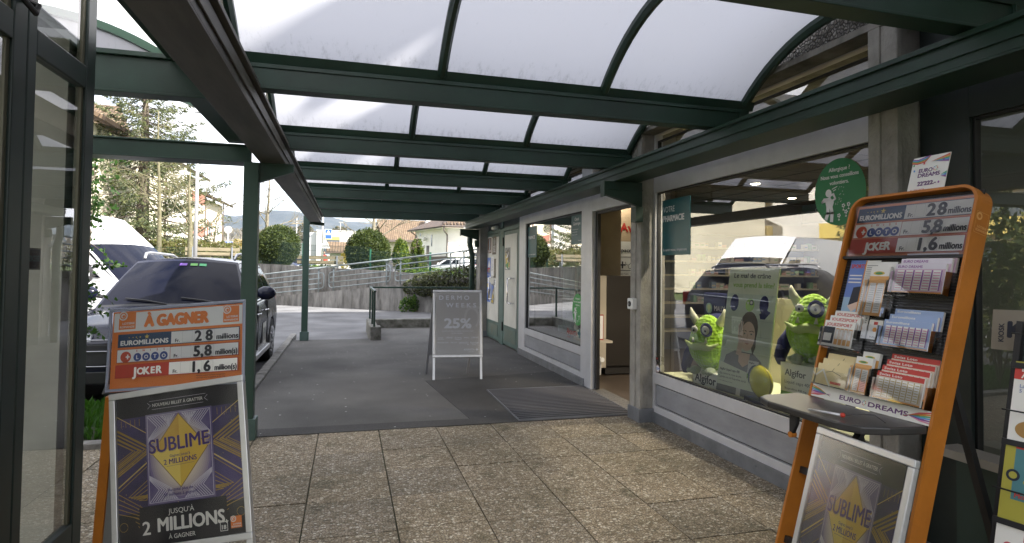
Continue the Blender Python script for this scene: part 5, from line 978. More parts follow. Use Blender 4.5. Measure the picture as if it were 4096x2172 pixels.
for i, (ti, lab, v, h, k2) in enumerate(mags):
    t = thing('magazine', lab, 'magazine', (0, 0, 0), group='magazines on the rack'); gm_ = Gfx(gr.P(.012, v, -.0), er, (ur+gr.n*.0), .00014); w = .20; mb = MB(); plane_board(mb, gm_, 0, 0, w, h, .008); mb.build('cover', wht, t)
    if k2 == 'r': gm_.rect(0, h*.78, w, h, pal['r']); gm_.text('Femme', .02, h*.88, .026, wht, bold=.03); gm_.text('Actuelle', .02, h*.8, .022, wht, bold=.03); gm_.rect(0, h*.95, .03, h, yelp); gm_.disc(.15, h*.38, .045, bluep, .06); gm_.disc(.06, h*.18, .04, M('food_brown', (.35, .2, .06), .5), .03); gm_.disc(.09, h*.12, .02, yelp); gm_.text('La forme en', .02, h*.68, .013, bluep); gm_.text('5 minutes', .02, h*.62, .013, bluep); gm_.text('RECETTES', .06, h*.03, .016, bluep, bold=.02)
    elif k2 == 't': gm_.rect(0, 0, w, h, yelp); gm_.rect(.03, h*.3, w, h*.94, tealp); gm_.rect(.03, h*.94, w, h, pal['r']); gm_.text('100', .06, h*.68, .045, wht, bold=.04); gm_.text('de mots', .06, h*.52, .024, yelp, bold=.03, shear=.3); gm_.text('Mots fléchés', .04, h*.33, .017, pal['r'], bold=.02); gm_.disc(.03, h*.6, .02, ink); gm_.disc(.03, h*.6, .012, yelp)
    elif k2 == 'd': gm_.rect(.08, h*.78, w*.95, h*.95, pal['r']); [gm_.disc(.04+.05*(j % 4), h*(.7-.17*(j//4)*1.0)-.01*(j % 2), .014, conf[j % 6]) for j in range(8)]; [gm_.rect(.05, h*(.12+.06*q), .16, h*(.12+.06*q)+.003, pal['gy'], lay=(q == 0)) for q in range(4)]
    else: gm_.rect(0, 0, w, h, gi); gm_.rect(.02, h*.2, .06, h*.9, pal['gy']); gm_.rect(.08, h*.6, w, h*.72, wht); gm_.rect(.08, h*.4, w, h*.5, wht); gm_.text('AGENDA', .09, h*.62, .018, ink, bold=.02)
    gm_.build('print', t)
    o2 = copy_tree(t, label=lab.replace('magazine', 'twin magazine', 1)+', right one', loc=tuple(er*.22))
t = thing('product_bag', 'grey KIOSK card hanging between the orange stand and the rack', 'card', (0, 0, 0)); gk = Gfx((2.36, 1.70, 1.22), Vector((.15, -1, .02)), Vector((.06, -.02, 1)), .00014); mb = MB(); plane_board(mb, gk, 0, 0, .13, .15, .004); mb.build('card', M('kraft_grey', (.22, .2, .16), .6), t); gk.text('K', .05, .05, .06, ink, bold=.05); gk.rot = R(90); gk.c = (.03, .03); gk.text('KIOSK', .03, .02, .018, ink, bold=.03); gk.rot = 0; gk.build('print', t)
# dark kiosk side partition behind the stand
MB().box((2.93, .2, 0), (2.95, 2.28, .62)).build('base_cabinet', M('dark_green_board', (.02, .04, .032), .5), bld)
MB().box((2.80, 1.2, .62), (2.94, 2.28, .66)).build('base_ledge', M('pale_ledge', (.3, .28, .24), .6), bld)
# ------------------------------------------------------------------ left kiosk glass doors
kd = thing('kiosk_doors', 'tall dark green framed glass doors along the left edge', 'door', (0, 0, 0)); XK = -1.3
def leafk(y0, y1, z0=.06, last=False):
    mb = MB(); s = .075; x0, x1 = XK-.05, XK
    mb.box((x0, y0, z0), (x1, y0+s, 3.3)).box((x0, y1-s-.03, z0), (x1, y1, 3.3)); mb.box((x0+.001, y0+s, z0), (x1-.001, y1-s-.03, .205)).box((x0+.001, y0+s, 2.39), (x1-.001, y1-s-.03, 2.505))
    lf = mb.build('door_leaf', M('kiosk_green', (.012, .027, .023), .4, nz=(3, .3)), kd, bevel=.006)
    MB().box((x0+.012, y1-s-.055, .205), (x1-.014, y1-s-.03, 2.39)).box((x0+.012, y1-s-.055, 2.505), (x1-.014, y1-s-.03, 3.3)).build('glazing_bead', M('bead_olive', (.12, .115, .08), .4, metal=.3), lf)
    MB().add([(XK-.02, y0+s, .205), (XK-.02, y1-s-.03, .205), (XK-.02, y1-s-.03, 2.39), (XK-.02, y0+s, 2.39)], [(0, 1, 2, 3)]).build('pane', glass_d, lf)
    MB().add([(XK-.02, y0+s, 2.505), (XK-.02, y1-s-.03, 2.505), (XK-.02, y1-s-.03, 3.3), (XK-.02, y0+s, 3.3)], [(0, 1, 2, 3)]).build('pane', glass_d, lf)
leafk(2.90, 3.58); leafk(2.20, 2.895); leafk(.9, 2.19)
MB().tube([(XK, 2.86, 2.58), (XK+.05, 2.86, 2.56), (XK+.05, 2.84, 2.52), (XK+.045, 2.3, 2.62)], .012, 8).build('door_closer', blackm, kd)
t = thing('opening_hours_sticker', 'small black square sticker with turquoise mirrored letters on the kiosk glass', 'sticker', (0, 0, 0))
gk = Gfx((XK-.026, 3.125, 1.47), (0, -1, 0), (0, 0, 1), .00014); gk.rect(0, 0, .115, .095, black); gk.line([(.005, .005), (.11, .005), (.11, .09), (.005, .09), (.005, .005)], .002, pal['gy']); gk.text('SEDIS', .057, .037, .026, tealp, w=.09, align='C', bold=.04); gk.text('fermé', .057, .014, .009, pal['gy'], align='C'); gk.text('bienvenue', .057, .074, .008, pal['gy'], align='C')
gk.mb.v = [(2*(XK-.026)-x, y, z) for x, y, z in gk.mb.v]; gk.build('print', t)
# kiosk body behind the doors
kb = thing('kiosk_interior', 'dim beige kiosk room behind the left glass doors', 'room', (0, 0, 0))
MB().box((-4.2, -3, 0), (-1.4, 3.5, .02)).build('floor', M('kiosk_floor', (.2, .18, .15), .6), kb); MB().add([(-4.2, -3, 2.66), (-1.36, -3, 2.66), (-1.36, 3.41, 2.66), (-4.2, 3.41, 2.66)], [(0, 1, 2, 3)]).build('ceiling', M('kiosk_ceiling', (.5, .5, .5), .8) if 0 else opal, kb)  # opal ceiling, out of view, put in to let daylight brighten the room
MB().box((-4.2, 3.42, .0), (-1.36, 3.55, 2.62)).build('end_wall', M('kiosk_wall', (.66, .66, .58), .8, nz=(2, .2)), kb); MB().box((-4.3, -3, 0), (-4.2, 3.55, 2.7)).build('back_wall', M('kiosk_wall', (.42, .42, .37), .8), kb)
MB().box((-3.2, 3.36, .0), (-3.14, 3.415, 2.6)).box((-2.2, 3.36, 0), (-2.14, 3.415, 2.6)).build('wall_strip', M('kiosk_strip', (.5, .5, .45), .6), kb)

# ------------------------------------------------------------------ planter, ramp and railings
wallm = M('stained_concrete_wall', (.25, .24, .225), .9, nz=(2.2, .6), stretch=(1.8, 1.8, .4), col2=(.06, .057, .052), bump=(10, .7, .03), ramp=(.34, .66), detail=12)
wall2 = M('mossy_concrete', (.20, .195, .175), .9, nz=(6, .6), col2=(.06, .06, .045), bump=(20, .7, .02))
t = thing('planter_wall', 'low mossy concrete kerb wall in front of the ramp, left of the pharmacy sign', 'low wall', (0, 0, 0))
mb = MB(); mb.box((.47, 12.58, -.2), (.69, 12.95, .27)).box((.47, 12.95, -.2), (.66, 15.3, .23)).box((.66, 15.1, -.2), (3.2, 15.35, .21)); mb.build('wall', wall2, t, bevel=.02)
t = thing('green_railing', 'dark green flat steel railing on the low kerb wall', 'railing', (0, 0, 0))
for x, y, z0 in ((.55, 12.66, .27), (.55, 13.7, .23), (.55, 15.15, .21), (2.6, 15.2, .21)): MB().box((x-.02, y-.02, z0-.02), (x+.02, y+.02, .98)).build('post', green, t)
MB().box((.53, 12.62, .98), (.58, 15.2, 1.02)).box((.58, 15.13, .98), (3.1, 15.19, 1.02)).build('handrail', green, t)
# lower wall (ramp edge) and upper wall, both run from far left to near right
def wl(x): return 26.284+(x+2.99)*(21.799-26.284)/(2.256+2.99)
nrm = Vector((.65, .76, 0))
def ztop(x): return .24+(x+2.94)*.133
t = thing('ramp_wall', 'stained concrete ramp wall with the pipe railing at the end of the road', 'retaining wall', (0, 0, 0))
mb = MB(); xs_ = [-14, -8, -4.5, -2.99, -1.3, 1.1, 2.6, 4.4, 9]; 
for a, b in zip(xs_[:-1], xs_[1:]):
    za, zb = max(-.08, ztop(a)), max(-.08, ztop(b)); p = [Vector((a, wl(a), -.3)), Vector((b, wl(b), -.3)), Vector((b, wl(b), -.3))+nrm*.25, Vector((a, wl(a), -.3))+nrm*.25]
    mb.hexa(p+[Vector((p[0].x, p[0].y, za)), Vector((p[1].x, p[1].y, zb)), Vector((p[2].x, p[2].y, zb)), Vector((p[3].x, p[3].y, za))])
mb.build('wall', wallm, t)
mb = MB()
for a, b in zip(xs_[:-1], xs_[1:]):
    za, zb = max(-.08, ztop(a))-.03, max(-.08, ztop(b))-.03; A, B = Vector((a, wl(a), 0))+nrm*.25, Vector((b, wl(b), 0))+nrm*.25
    mb.add([A+Vector((0, 0, za)), B+Vector((0, 0, zb)), B+nrm*1.45+Vector((0, 0, zb)), A+nrm*1.45+Vector((0, 0, za))], [(0, 1, 2, 3)])
mb.build('ramp_surface', asph, t)
t = thing('upper_wall', 'tall weathered concrete wall behind the ramp carrying the mesh fence', 'retaining wall', (0, 0, 0)); mb = MB()
uz = [(-16, 1.75), (-8, 1.70), (-4.0, 1.60), (-1.95, 1.50), (-.05, 1.42), (1.75, 1.34), (3.1, 1.21), (4.2, 1.16), (9, 1.1)]
for (a, za), (b, zb) in zip(uz[:-1], uz[1:]):
    f_ = lambda x: Vector((x, wl(x-1.1)+1.35, 0)); A, B = f_(a), f_(b)
    mb.hexa([A+Vector((0, 0, -.2)), B+Vector((0, 0, -.2)), B+nrm*.22+Vector((0, 0, -.2)), A+nrm*.22+Vector((0, 0, -.2)), A+Vector((0, 0, za)), B+Vector((0, 0, zb)), B+nrm*.22+Vector((0, 0, zb)), A+nrm*.22+Vector((0, 0, za))])
mb.build('wall', wallm, t)
def uwall(x, d=.11):
    for (a, za), (b, zb) in zip(uz[:-1], uz[1:]):
        if a <= x <= b: z = za+(zb-za)*(x-a)/(b-a)
    p = Vector((x, wl(x-1.1)+1.35, 0))+nrm*d; return Vector((p.x, p.y, z))
galvp = M('galvanised_pipe', (.25, .285, .29), .45, metal=.5, nz=(6, .25))
def rl(x, z): return Vector((x, wl(x), 0))+nrm*.12+Vector((0, 0, z))
for label, xa, xb, p1, p2 in (('pipe railing section at the left, partly behind the second green post', -7.5, -.98, None, -1.19), ('middle pipe railing section on the ramp wall', -.78, 1.45, -.61, 1.32), ('right pipe railing section rising to the hedge', 1.62, 3.60, 1.80, 3.43), ('last pipe railing section beside the far corner drainpipe', 3.72, 5.6, 3.84, 5.2)):
    t = thing('ramp_railing', label, 'railing', (0, 0, 0), group='galvanised pipe railings on the ramp'); off = lambda x, d: ztop(x)+d
    for d in (.76, .50, .26, .02):
        pass
    za, zb = ztop(xa), ztop(xb); mb = MB(); r = .024; lv = [.33, .53, .72]
    hi, lo = .76, .15
    loop = [rl(xa+.12, za+hi)]
    if label.startswith('pipe'):
        for d in (.15, .35, .55, .76): MB().tube([rl(xa, za+d), rl(xb-.1, ztop(xb-.1)+d)], r, 8).build('rail', galvp, t, smooth=True)
        MB().tube([rl(xb-.1, ztop(xb-.1)+hi), rl(xb-.03, zb+hi-.03), rl(xb, zb+hi-.1), rl(xb, zb+lo+.1), rl(xb-.03, zb+lo+.03), rl(xb-.1, zb+lo)], r, 8).build('end_bend', galvp, t, smooth=True)
    else:
        MB().tube([rl(xb-.1, ztop(xb-.1)+hi), rl(xb-.03, zb+hi-.03), rl(xb, zb+hi-.1), rl(xb, zb+lo+.1), rl(xb-.03, zb+lo+.03), rl(xb-.1, zb+lo), rl(xa+.1, za+lo), rl(xa+.03, za+lo+.03), rl(xa, za+lo+.1), rl(xa, za+hi-.1), rl(xa+.03, za+hi-.03), rl(xa+.1, za+hi), rl(xb-.1, ztop(xb-.1)+hi)], r, 8).build('frame', galvp, t, smooth=True)
        for d in (.35, .55): MB().tube([rl(xa, za+d), rl(xb, zb+d)], r*.9, 8).build('rail', galvp, t, smooth=True)
    MB().tube([rl(xa-.1, ztop(xa-.1)+.97), rl(xb+.1, ztop(xb+.1)+.97)], .03, 8).build('handrail', galvp, t, smooth=True)
    for p in (p1, p2):
        if p is None: continue
        for (dz, w_) in ((0, 0),): MB().tube([rl(p, ztop(p)-.12), rl(p, ztop(p)+.96)], .028, 8).build('post', galvp, t, smooth=True)
        MB().box(rl(p, ztop(p)+.94)-Vector((.09, .09, .01)), rl(p, ztop(p)+.94)+Vector((.09, .09, .01))).build('cap_plate', galvp, t)
# ------------------------------------------------------------------ vegetation
def hedge_like(name, label, cat, c, r, seed, n, mt, mt2, s=.055, fn=None, group=None, trunk=None, core=.80):
    rs = random.Random(seed); t = thing(name, label, cat, c, group=group)
    def shape(d):
        k = 1+.05*math.sin(d.x*9+seed)*math.sin(d.y*7)*math.cos(d.z*8+seed); q = Vector((d.x*r[0], d.y*r[1], d.z*r[2]))*k
        return fn(q, d) if fn else q
    mb = MB(); mb.mat(mt); mb.ell((0, 0, 0), 1, 24, 16, lambda q, d: shape(d)*core); 
    for i in range(n):
        d = Vector((rs.gauss(0, 1), rs.gauss(0, 1), rs.gauss(0, 1))).normalized(); p = shape(d)*(rs.uniform(.82, 1.04)); mb.mat(mt if rs.random() < .6 else mt2)
        dd = (d+Vector((rs.gauss(0, .7), rs.gauss(0, .7), rs.gauss(0, .7)))).normalized(); leaf(mb, p, s*rs.uniform(.7, 1.5), dd, rs, .42)
    mb.build('foliage', None, t)
    MB().cyl((0, 0, -r[2]-.2), (0, 0, 0), .06, .04, 8).build('trunk', M('bark', (.16, .13, .10), .9, nz=(8, .5), bump=(20, .8, .02)), t); return t
yew = leafmat('yew_green', (.038, .058, .014), (.016, .028, .009), .2); yew2 = leafmat('yew_light', (.085, .105, .025), (.04, .055, .015), .25)
dome = lambda q, d: Vector((q.x, q.y, q.z if d.z > 0 else q.z*1.0))
hedge_like('topiary_bush', 'round clipped yew bush behind the fence, left of the second green post', 'bush', (-3.15, 29.6, 2.42), (.98, .98, .98), 1, 9000, yew, yew2, .095, group=None)
hedge_like('topiary_bush', 'large round clipped yew bush right of the crossing sign', 'bush', (.86, 27.4, 2.17), (.98, .95, 1.03), 2, 10000, yew, yew2, .095)
thuja = leafmat('thuja_green', (.055, .10, .015), (.02, .045, .01), .2); thujal = leafmat('thuja_tip', (.22, .26, .03), (.12, .16, .03), .3)
con = lambda q, d: Vector((q.x*(1-.25*max(0, d.z)), q.y*(1-.25*max(0, d.z)), q.z))*(1+.08*math.sin(d.x*14)*math.cos(d.y*11))
hedge_like('thuja_bush', 'slim dark thuja with yellow tips right of the large yew bush', 'bush', (2.36, 28.6, 2.06), (.34, .34, .82), 3, 3600, thuja, thujal, .075, con)
hedge_like('thuja_bush', 'small twin tipped thuja leaning beside the slim one', 'bush', (2.62, 28.8, 1.98), (.22, .22, .78), 4, 1800, thuja, thujal, .07, con)
bark = M('bark', (.16, .13, .10), .9); barkl = M('pale_bark', (.24, .21, .155), .9, nz=(7, .5), bump=(20, .8, .02)); barkg = M('mossy_bark', (.17, .155, .09), .9, nz=(7, .5), bump=(20, .8, .02))
def branch_tree(name, label, cat, loc, H, rt, seed, mt, spread=.55, levels=4, n0=9, start=.35, leafm=None, nl=0, ls=.1, group=None, lean=0, upb=.35, twigm=None):
    rs = random.Random(seed); t = thing(name, label, cat, loc, group=group); tr = MB(); cr = MB(); lf = MB()
    p = Vector((0, 0, -.3)); d = Vector((lean, 0, 1)).normalized(); tp = [p.copy()]; N_ = 9
    for i in range(N_): d = (d+Vector((rs.gauss(0, .035), rs.gauss(0, .035), .05))).normalized(); p = p+d*(H+.3)/N_; tp.append(p.copy())
    tr.tube(tp, [rt*(1-.82*i/N_) for i in range(N_+1)], 9); tr.build('trunk', mt, t, smooth=True)
    def grow(p, d, ln, r, lv):
        pts = [p.copy()]; k = 4; q = p.copy()
        for i in range(k): d = (d+Vector((rs.gauss(0, .16), rs.gauss(0, .16), rs.gauss(0, .1)+upb*.12))).normalized(); q = q+d*ln/k; pts.append(q.copy())
        cr.tube(pts, [r*(1-.65*i/k) for i in range(k+1)], 5 if lv > 1 else 3)
        if nl and lv <= 2:
            for _ in range(nl): a = pts[rs.randrange(1, k+1)]; leaf(lf, a+Vector((rs.gauss(0, ls), rs.gauss(0, ls), rs.gauss(0, ls))), ls*rs.uniform(.6, 1.3), None, rs, .6)
        if lv > 0:
            for _ in range(3 if lv > 1 else 4):
                a = pts[rs.randrange(1, k+1)]; x, y, z = basis(d); an_ = rs.uniform(0, 6.28); nd = (d*1.0+(x*math.cos(an_)+y*math.sin(an_))*rs.uniform(.5, 1.0)).normalized(); grow(a, nd, ln*rs.uniform(.45, .7), r*.55, lv-1)
    for i in range(n0):
        f_ = start+(1-start)*(i+.5)/n0; a = tp[0].lerp(tp[-1], 0) if 0 else tp[min(N_, int(f_*N_))]; an_ = i*2.4+rs.uniform(-.4, .4); nd = Vector((math.cos(an_), math.sin(an_), rs.uniform(.3, .9)*upb*2)).normalized(); grow(a, nd, H*spread*(1.15-f_*.75), rt*.42*(1.15-f_), levels-1)
    c_ = cr.build('crown', twigm or mt, t); 
    if nl: lf.build('leaves', leafm, c_)
    return t
budm = leafmat('bud_leaf', (.20, .19, .05), (.12, .09, .03), .4)
branch_tree('bare_tree', 'pale bare tree rising behind the left yew bush', 'tree', (-5.35, 44, 1.15), 7.2, .17, 5, barkl, .42, 4, 14, .36)
branch_tree('bare_tree', 'bare tree with pale forked limbs behind the large yew bush', 'tree', (1.9, 50, 1.0), 6.3, .28, 9, barkl, .62, 4, 9, .42)
branch_tree('budding_tree', 'budding fruit tree just left of the street lamp', 'tree', (-7.0, 30.5, 1.55), 4.3, .15, 12, barkg, .55, 4, 9, .30, budm, 2, .05)
branch_tree('bare_tree', 'thin mossy trunk tree between the spruce and the fruit tree', 'tree', (-9.2, 33.5, 1.3), 8.0, .13, 14, barkg, .32, 4, 13, .34, budm, 1, .05)
branch_tree('young_tree', 'small many stemmed young tree in front of the apartment block', 'tree', (-8.0, 40, 1.5), 2.8, .10, 15, barkl, .7, 3, 8, .12)
branch_tree('bare_shrub', 'fine twigged grey shrub between the thuja and the small conifer', 'shrub', (2.75, 29.2, 1.2), 1.9, .05, 18, M('twig_grey', (.20, .17, .12), .9), .6, 4, 9, .15)
needle = leafmat('spruce_needles', (.07, .085, .035), (.03, .045, .022), .15); needle2 = leafmat('spruce_needles_light', (.16, .17, .07), (.09, .1, .05), .2)
def spruce(label, loc, H, R0, seed, mt1=None, mt2=None, nwh=26, dens=1.0, name='spruce_tree', s=.22):
    rs = random.Random(seed); t = thing(name, label, 'tree', loc); MB().tube([(0, 0, -.3), (.05, 0, H*.5), (0, 0, H)], [R0*.075, R0*.05, .02], 9).build('trunk', M('spruce_bark', (.15, .12, .09), .95, nz=(6, .5), bump=(14, .9, .03)), t, smooth=True); mb = MB(); br = MB()
    for w in range(nwh):
        f_ = .12+.88*w/nwh; z = H*f_; rad = R0*(1-f_)**.6*rs.uniform(.8, 1.1)+.1
        for k in range(7):
            a = k*.9+w*1.7+rs.uniform(-.2, .2); d = Vector((math.cos(a), math.sin(a), 0)); L_ = rad*rs.uniform(.7, 1.1); pts = [Vector((0, 0, z))+d*L_*q+Vector((0, 0, -.30*L_*math.sin(q*2.4)*.6+.10*L_*q*q)) for q in (0, .25, .5, .75, 1)]
            br.tube(pts, [.035, .028, .02, .012, .005], 4); side = Vector((-d.y, d.x, 0))
            for _ in range(int(L_*60*dens)):
                q = rs.uniform(.12, 1)**.8; i = min(3, int(q*4)); b = pts[i].lerp(pts[i+1], q*4-i); wd = .30*L_*(1-q*.75)*rs.uniform(-1, 1); pp = b+side*wd+Vector((0, 0, -abs(wd)*.35-rs.uniform(0, .16)))
                mb.mat(mt1 if rs.random() < .62 else mt2); leaf(mb, pp, s*rs.uniform(.6, 1.3), (d*.6+side*(1 if wd > 0 else -1)*.6+Vector((0, 0, rs.uniform(-1.0, .1)))), rs, .26)
    c_ = mb.build('crown', None, t); br.build('branches', M('spruce_bark', (.15, .12, .09)), c_); return t
spruce('big spruce with drooping branches in front of the apartment block', (-11.9, 40, 1.2), 13.5, 5.6, 31, needle, needle2, 26, 1.15)
spruce('small feathery golden conifer right of the bare shrub', (3.28, 29.5, 1.1), 1.95, .75, 33, thuja, thujal, 16, 5.0, 'conifer_shrub', .09)
# foreground shrub at the left edge
lsh = leafmat('shrub_leaf', (.05, .11, .025), (.02, .05, .012), .35)
def fshrub(label, loc, H, seed, stems=8, s=.045, lo=4):
    rs = random.Random(seed); t = thing('leafy_shrub', label, 'shrub', loc); st_ = MB(); lf = MB()
    for i in range(stems):
        a = rs.uniform(0, 6.28); d = Vector((.12*math.cos(a)-.05, .12*math.sin(a), 1)).normalized(); p = Vector((0, 0, 0)); pts = [p.copy()]; n = 12
        for k in range(n): d = (d+Vector((rs.gauss(0, .06), rs.gauss(0, .06), .02))).normalized(); p = p+d*H*rs.uniform(.8, 1.0)/n; pts.append(p.copy())
        st_.tube(pts, [.013*(1-.8*k/n) for k in range(n+1)], 5)
        for k in range(lo, n+1):
            for _ in range(2):
                e = Vector((rs.gauss(0, 1), rs.gauss(0, 1), rs.gauss(.1, .4))).normalized(); ln = rs.uniform(.1, .30); q = [pts[k]+e*ln*j/4+Vector((0, 0, -.05*(j/4)**2)) for j in range(5)]; st_.tube(q, [.005, .004, .003, .002, .0015], 3)
                for j in range(1, 5):
                    for _2 in range(4): leaf(lf, q[j]+Vector((rs.gauss(0, .022), rs.gauss(0, .022), rs.gauss(0, .022))), s*rs.uniform(.6, 1.25), None, rs, .62)
    st_.build('stems', bark, t); lf.build('leaves', lsh, t)
fshrub('leafy green shrub hiding the van window beside the kiosk doors', (-2.30, 5.86, .02), 2.0, 41, 6, .055, 7)
fshrub('taller leafy shrub rising at the left edge behind the kiosk', (-2.55, 6.5, .02), 2.9, 42, 8, .055)
# creeper on the ramp wall right, weeds below it
def mound(name, label, cat, pts, n, mt1, mt2, s, seed, kind=None):
    rs = random.Random(seed); mb = MB()
    for i in range(n):
        c_, r = pts[rs.randrange(len(pts))]; d = Vector((rs.gauss(0, 1), rs.gauss(0, 1), rs.gauss(0, 1))).normalized(); q = rs.uniform(.55, 1)**.5; mb.mat(mt1 if rs.random() < .65 else mt2)
        leaf(mb, Vector(c_)+Vector((d.x*r[0], d.y*r[1], d.z*r[2]))*q, s*rs.uniform(.6, 1.4), None, rs, .5)
    o = mb.build(name, None); return tag(o, label, cat, kind=kind)
crp = leafmat('creeper_dark', (.05, .06, .028), (.03, .03, .018), .15); crp2 = leafmat('creeper_light', (.10, .12, .05), (.06, .06, .03), .2)
mound('creeper_hedge', 'dark juniper hedge spilling over the ramp wall at the right', 'hedge', [((2.25+.32*i, wl(2.25+.32*i)+.0, .95+.05*i-(.15 if i < 1 else 0)), (.35, .42, .28+.03*i)) for i in range(9)]+[((2.6+.3*i, wl(2.6+.3*i)-.12, .75), (.3, .25, .28)) for i in range(6)], 9000, crp, crp2, .085, 51)
mound('weed_plant', 'tall green weed growing at the foot of the ramp wall', 'plant', [((1.95+.1*i, wl(2.0)-.45, .15+.05*(i % 3)), (.16, .16, .26)) for i in range(5)]+[((2.3, wl(2.3)-.45, .40), (.05, .05, .14))], 800, lsh, leafmat('weed_tip', (.16, .26, .05)), .09, 52)
hdg = leafmat('hedge_leaf', (.15, .16, .05), (.08, .09, .03), .3); hdg2 = leafmat('hedge_leaf_brown', (.22, .18, .09), (.12, .10, .05), .3)
mound('clipped_hedge', 'long half brown hedge behind the fence beside the street lamp', 'hedge', [((-9.8+.45*i, 34.0+.18*i, 2.15+.1*(i % 2)), (.5, .45, .60)) for i in range(9)], 12000, hdg, hdg2, .12, 53)
mound('low_hedge', 'darker lower hedge left of the street name sign', 'hedge', [((-8.0+.45*i, 41, 2.0), (.5, .45, .6)) for i in range(8)], 6000, yew, hdg, .12, 54)
mound('forsythia_bush', 'yellow flowering bush beside the tiled garage', 'bush', [((-.25+.25*i, 44, 1.9+.3*(i % 3)), (.35, .35, .65)) for i in range(4)], 2600, leafmat('forsythia', (.55, .42, .05), (.4, .3, .05)), budm, .10, 55)
mound('reed_bush', 'straw coloured tall bushes behind the street name sign', 'bush', [((-8.6+.6*i, 52, 2.6), (.7, .5, 1.1)) for i in range(7)], 4200, leafmat('straw', (.42, .33, .16), (.3, .22, .1)), budm, .16, 56)
mound('garden_plants', 'low green garden plants in front of the parked white car', 'plants', [((3.0+.5*i, 28.4-.55*i*.3, 1.28), (.4, .35, .24)) for i in range(6)]+[((-1.9+.35*i, 28.4, 1.45), (.3, .2, .12)) for i in range(4)], 3600, lsh, leafmat('fresh_green', (.22, .34, .05)), .08, 57)
mound('distant_wood', 'line of bare trees and conifers on the slope behind the white building', 'wood', [((-20+4.2*i, 235+rs.uniform(-6, 6), 12.2+rs.uniform(-1, 1.8)), (3.6, 3, 3.4)) for i in range(17)], 16000, leafmat('far_tree_brown', (.20, .17, .13), (.12, .11, .09)), leafmat('far_tree_green', (.07, .09, .06)), .9, 58, kind='stuff')
# fence panels
fm = M('fence_green', (.012, .045, .03), .5)
def fence(label, xa, xb, h, y_off=.11, dz=0.0):
    t = thing('mesh_fence', label, 'fence', (0, 0, 0), group='green mesh fence panels'); mb = MB(); n = int(abs(xb-xa)*1.3/.05)
    for i in range(n+1): x = xa+(xb-xa)*i/n; p = uwall(x, y_off); mb.bar(p+Vector((0, 0, .02)), p+Vector((0, 0, h+dz)), .010, .010, up=(1, 0, 0))
    for q in (0.03, .25, .5, .75, 1.0): mb.bar(uwall(xa, y_off)+Vector((0, 0, h*q+dz*q)), uwall(xb, y_off)+Vector((0, 0, h*q+dz*q)), .012, .01)
    mb.build('wire_panel', fm, t)
    for x in (xa,): 
        p = uwall(x, y_off+.0); pb_ = MB().box(p+Vector((-.035, -.035, -.1)), p+Vector((.035, .035, h+dz+.08))).build('post', M('fence_post_green', (.012, .085, .05), .4), t)
fence('green mesh fence panel in front of the left yew bush', -4.2, -2.0, 1.02)
fence('green mesh fence panel behind the wooden bench', -1.99, .82, .95)
fence('green mesh fence panel right of the large yew bush', .83, 3.05, .78)
fence('green mesh fence panel in front of the white parked car', 3.06, 6.5, .82)
t = thing('mesh_fence', 'green mesh fence along the hedge beside the fruit tree', 'fence', (0, 0, 0), group='green mesh fence panels'); mb = MB()
for i in range(130): x = -10.5+.05*i; mb.bar((x, 31.6, 1.2), (x, 31.6, 2.32), .005, .005, up=(1, 0, 0))
for z in (1.3, 1.7, 2.0, 2.32): mb.bar((-10.5, 31.6, z), (-4, 31.6, z), .01, .01)
mb.build('wire_panel', fm, t)
for x in (-7.05, -4.4): MB().box((x-.035, 31.55, 1.1), (x+.035, 31.62, 2.5)).build('post', M('fence_post_green', (.015, .14, .08)), t)
# benches
wood = M('bench_wood', (.26, .22, .14), .8, nz=(5, .4), stretch=(.5, 4, 4), bump=(30, .5, .01)); bst = M('bench_steel', (.25, .27, .3), .5, metal=.4)
def bench(label, loc, rz, L_=2.1):
    t = thing('park_bench', label, 'bench', loc, rz=rz, group='wooden park benches')
    MB().box((-L_/2, .0, .80), (L_/2, .04, .64)).build('back_plank', wood, t); MB().box((-L_/2, .02, .58), (L_/2, .06, .44)).build('back_plank', wood, t)
    MB().box((-L_/2, .08, .40), (L_/2, .22, .44)).build('seat_plank', wood, t); MB().box((-L_/2, .24, .40), (L_/2, .38, .44)).build('seat_plank', wood, t)
    for x in (-L_*.36, L_*.36): MB().box((x-.03, -.04, .0), (x+.03, -.002, .82)).box((x-.03, -.002, .36), (x+.03, .4, .399)).box((x-.03, .36, 0), (x+.03, .4, .36)).build('leg', bst, t)
bench('weathered wooden bench in front of the person in red', (-1.25, 29.3, 1.20), R(-6))
bench('wooden bench behind the car roof left of the first green post', (-6.1, 30.5, 1.52), R(4), 2.3)
# ------------------------------------------------------------------ street lamps and signs
pole = M('lamp_grey', (.42, .42, .42), .5, metal=.3)
def lampp(label, loc, H, r=.055, head=True, rz=0):
    t = thing('street_lamp', label, 'street lamp', loc, rz=rz); MB().cyl((0, 0, -.2), (0, 0, H), r, r*.55, 12).build('pole', pole, t, smooth=True)
    if head: MB().box((-.18, -.07, H-.02), (.42, .07, H+.05)).build('lamp_head', M('lamp_head', (.35, .35, .36), .5), t, bevel=.01); MB().box((.05, -.05, H-.03), (.38, .05, H-.021)).build('lens', M('lamp_lens', (.6, .6, .55), .2), t)
    return t
lampp('tall grey street lamp in front of the apartment block', (-5.9, 26.3, 1.3), 6.35, .085)
lampp('white lamp pole carrying the blue crossing sign', (-2.0, 50, .8), 7.5, .085, True)
lampp('small distant lamp above the white building', (-.9, 70, .9), 5.6, .06)
lampp('thin leaning white mast in front of the hillside', (-6.2, 78, .9), 6.6, .07, False)
blue = M('sign_blue', (.03, .10, .50), .4); swht = M('sign_white', (.8, .8, .8), .4)
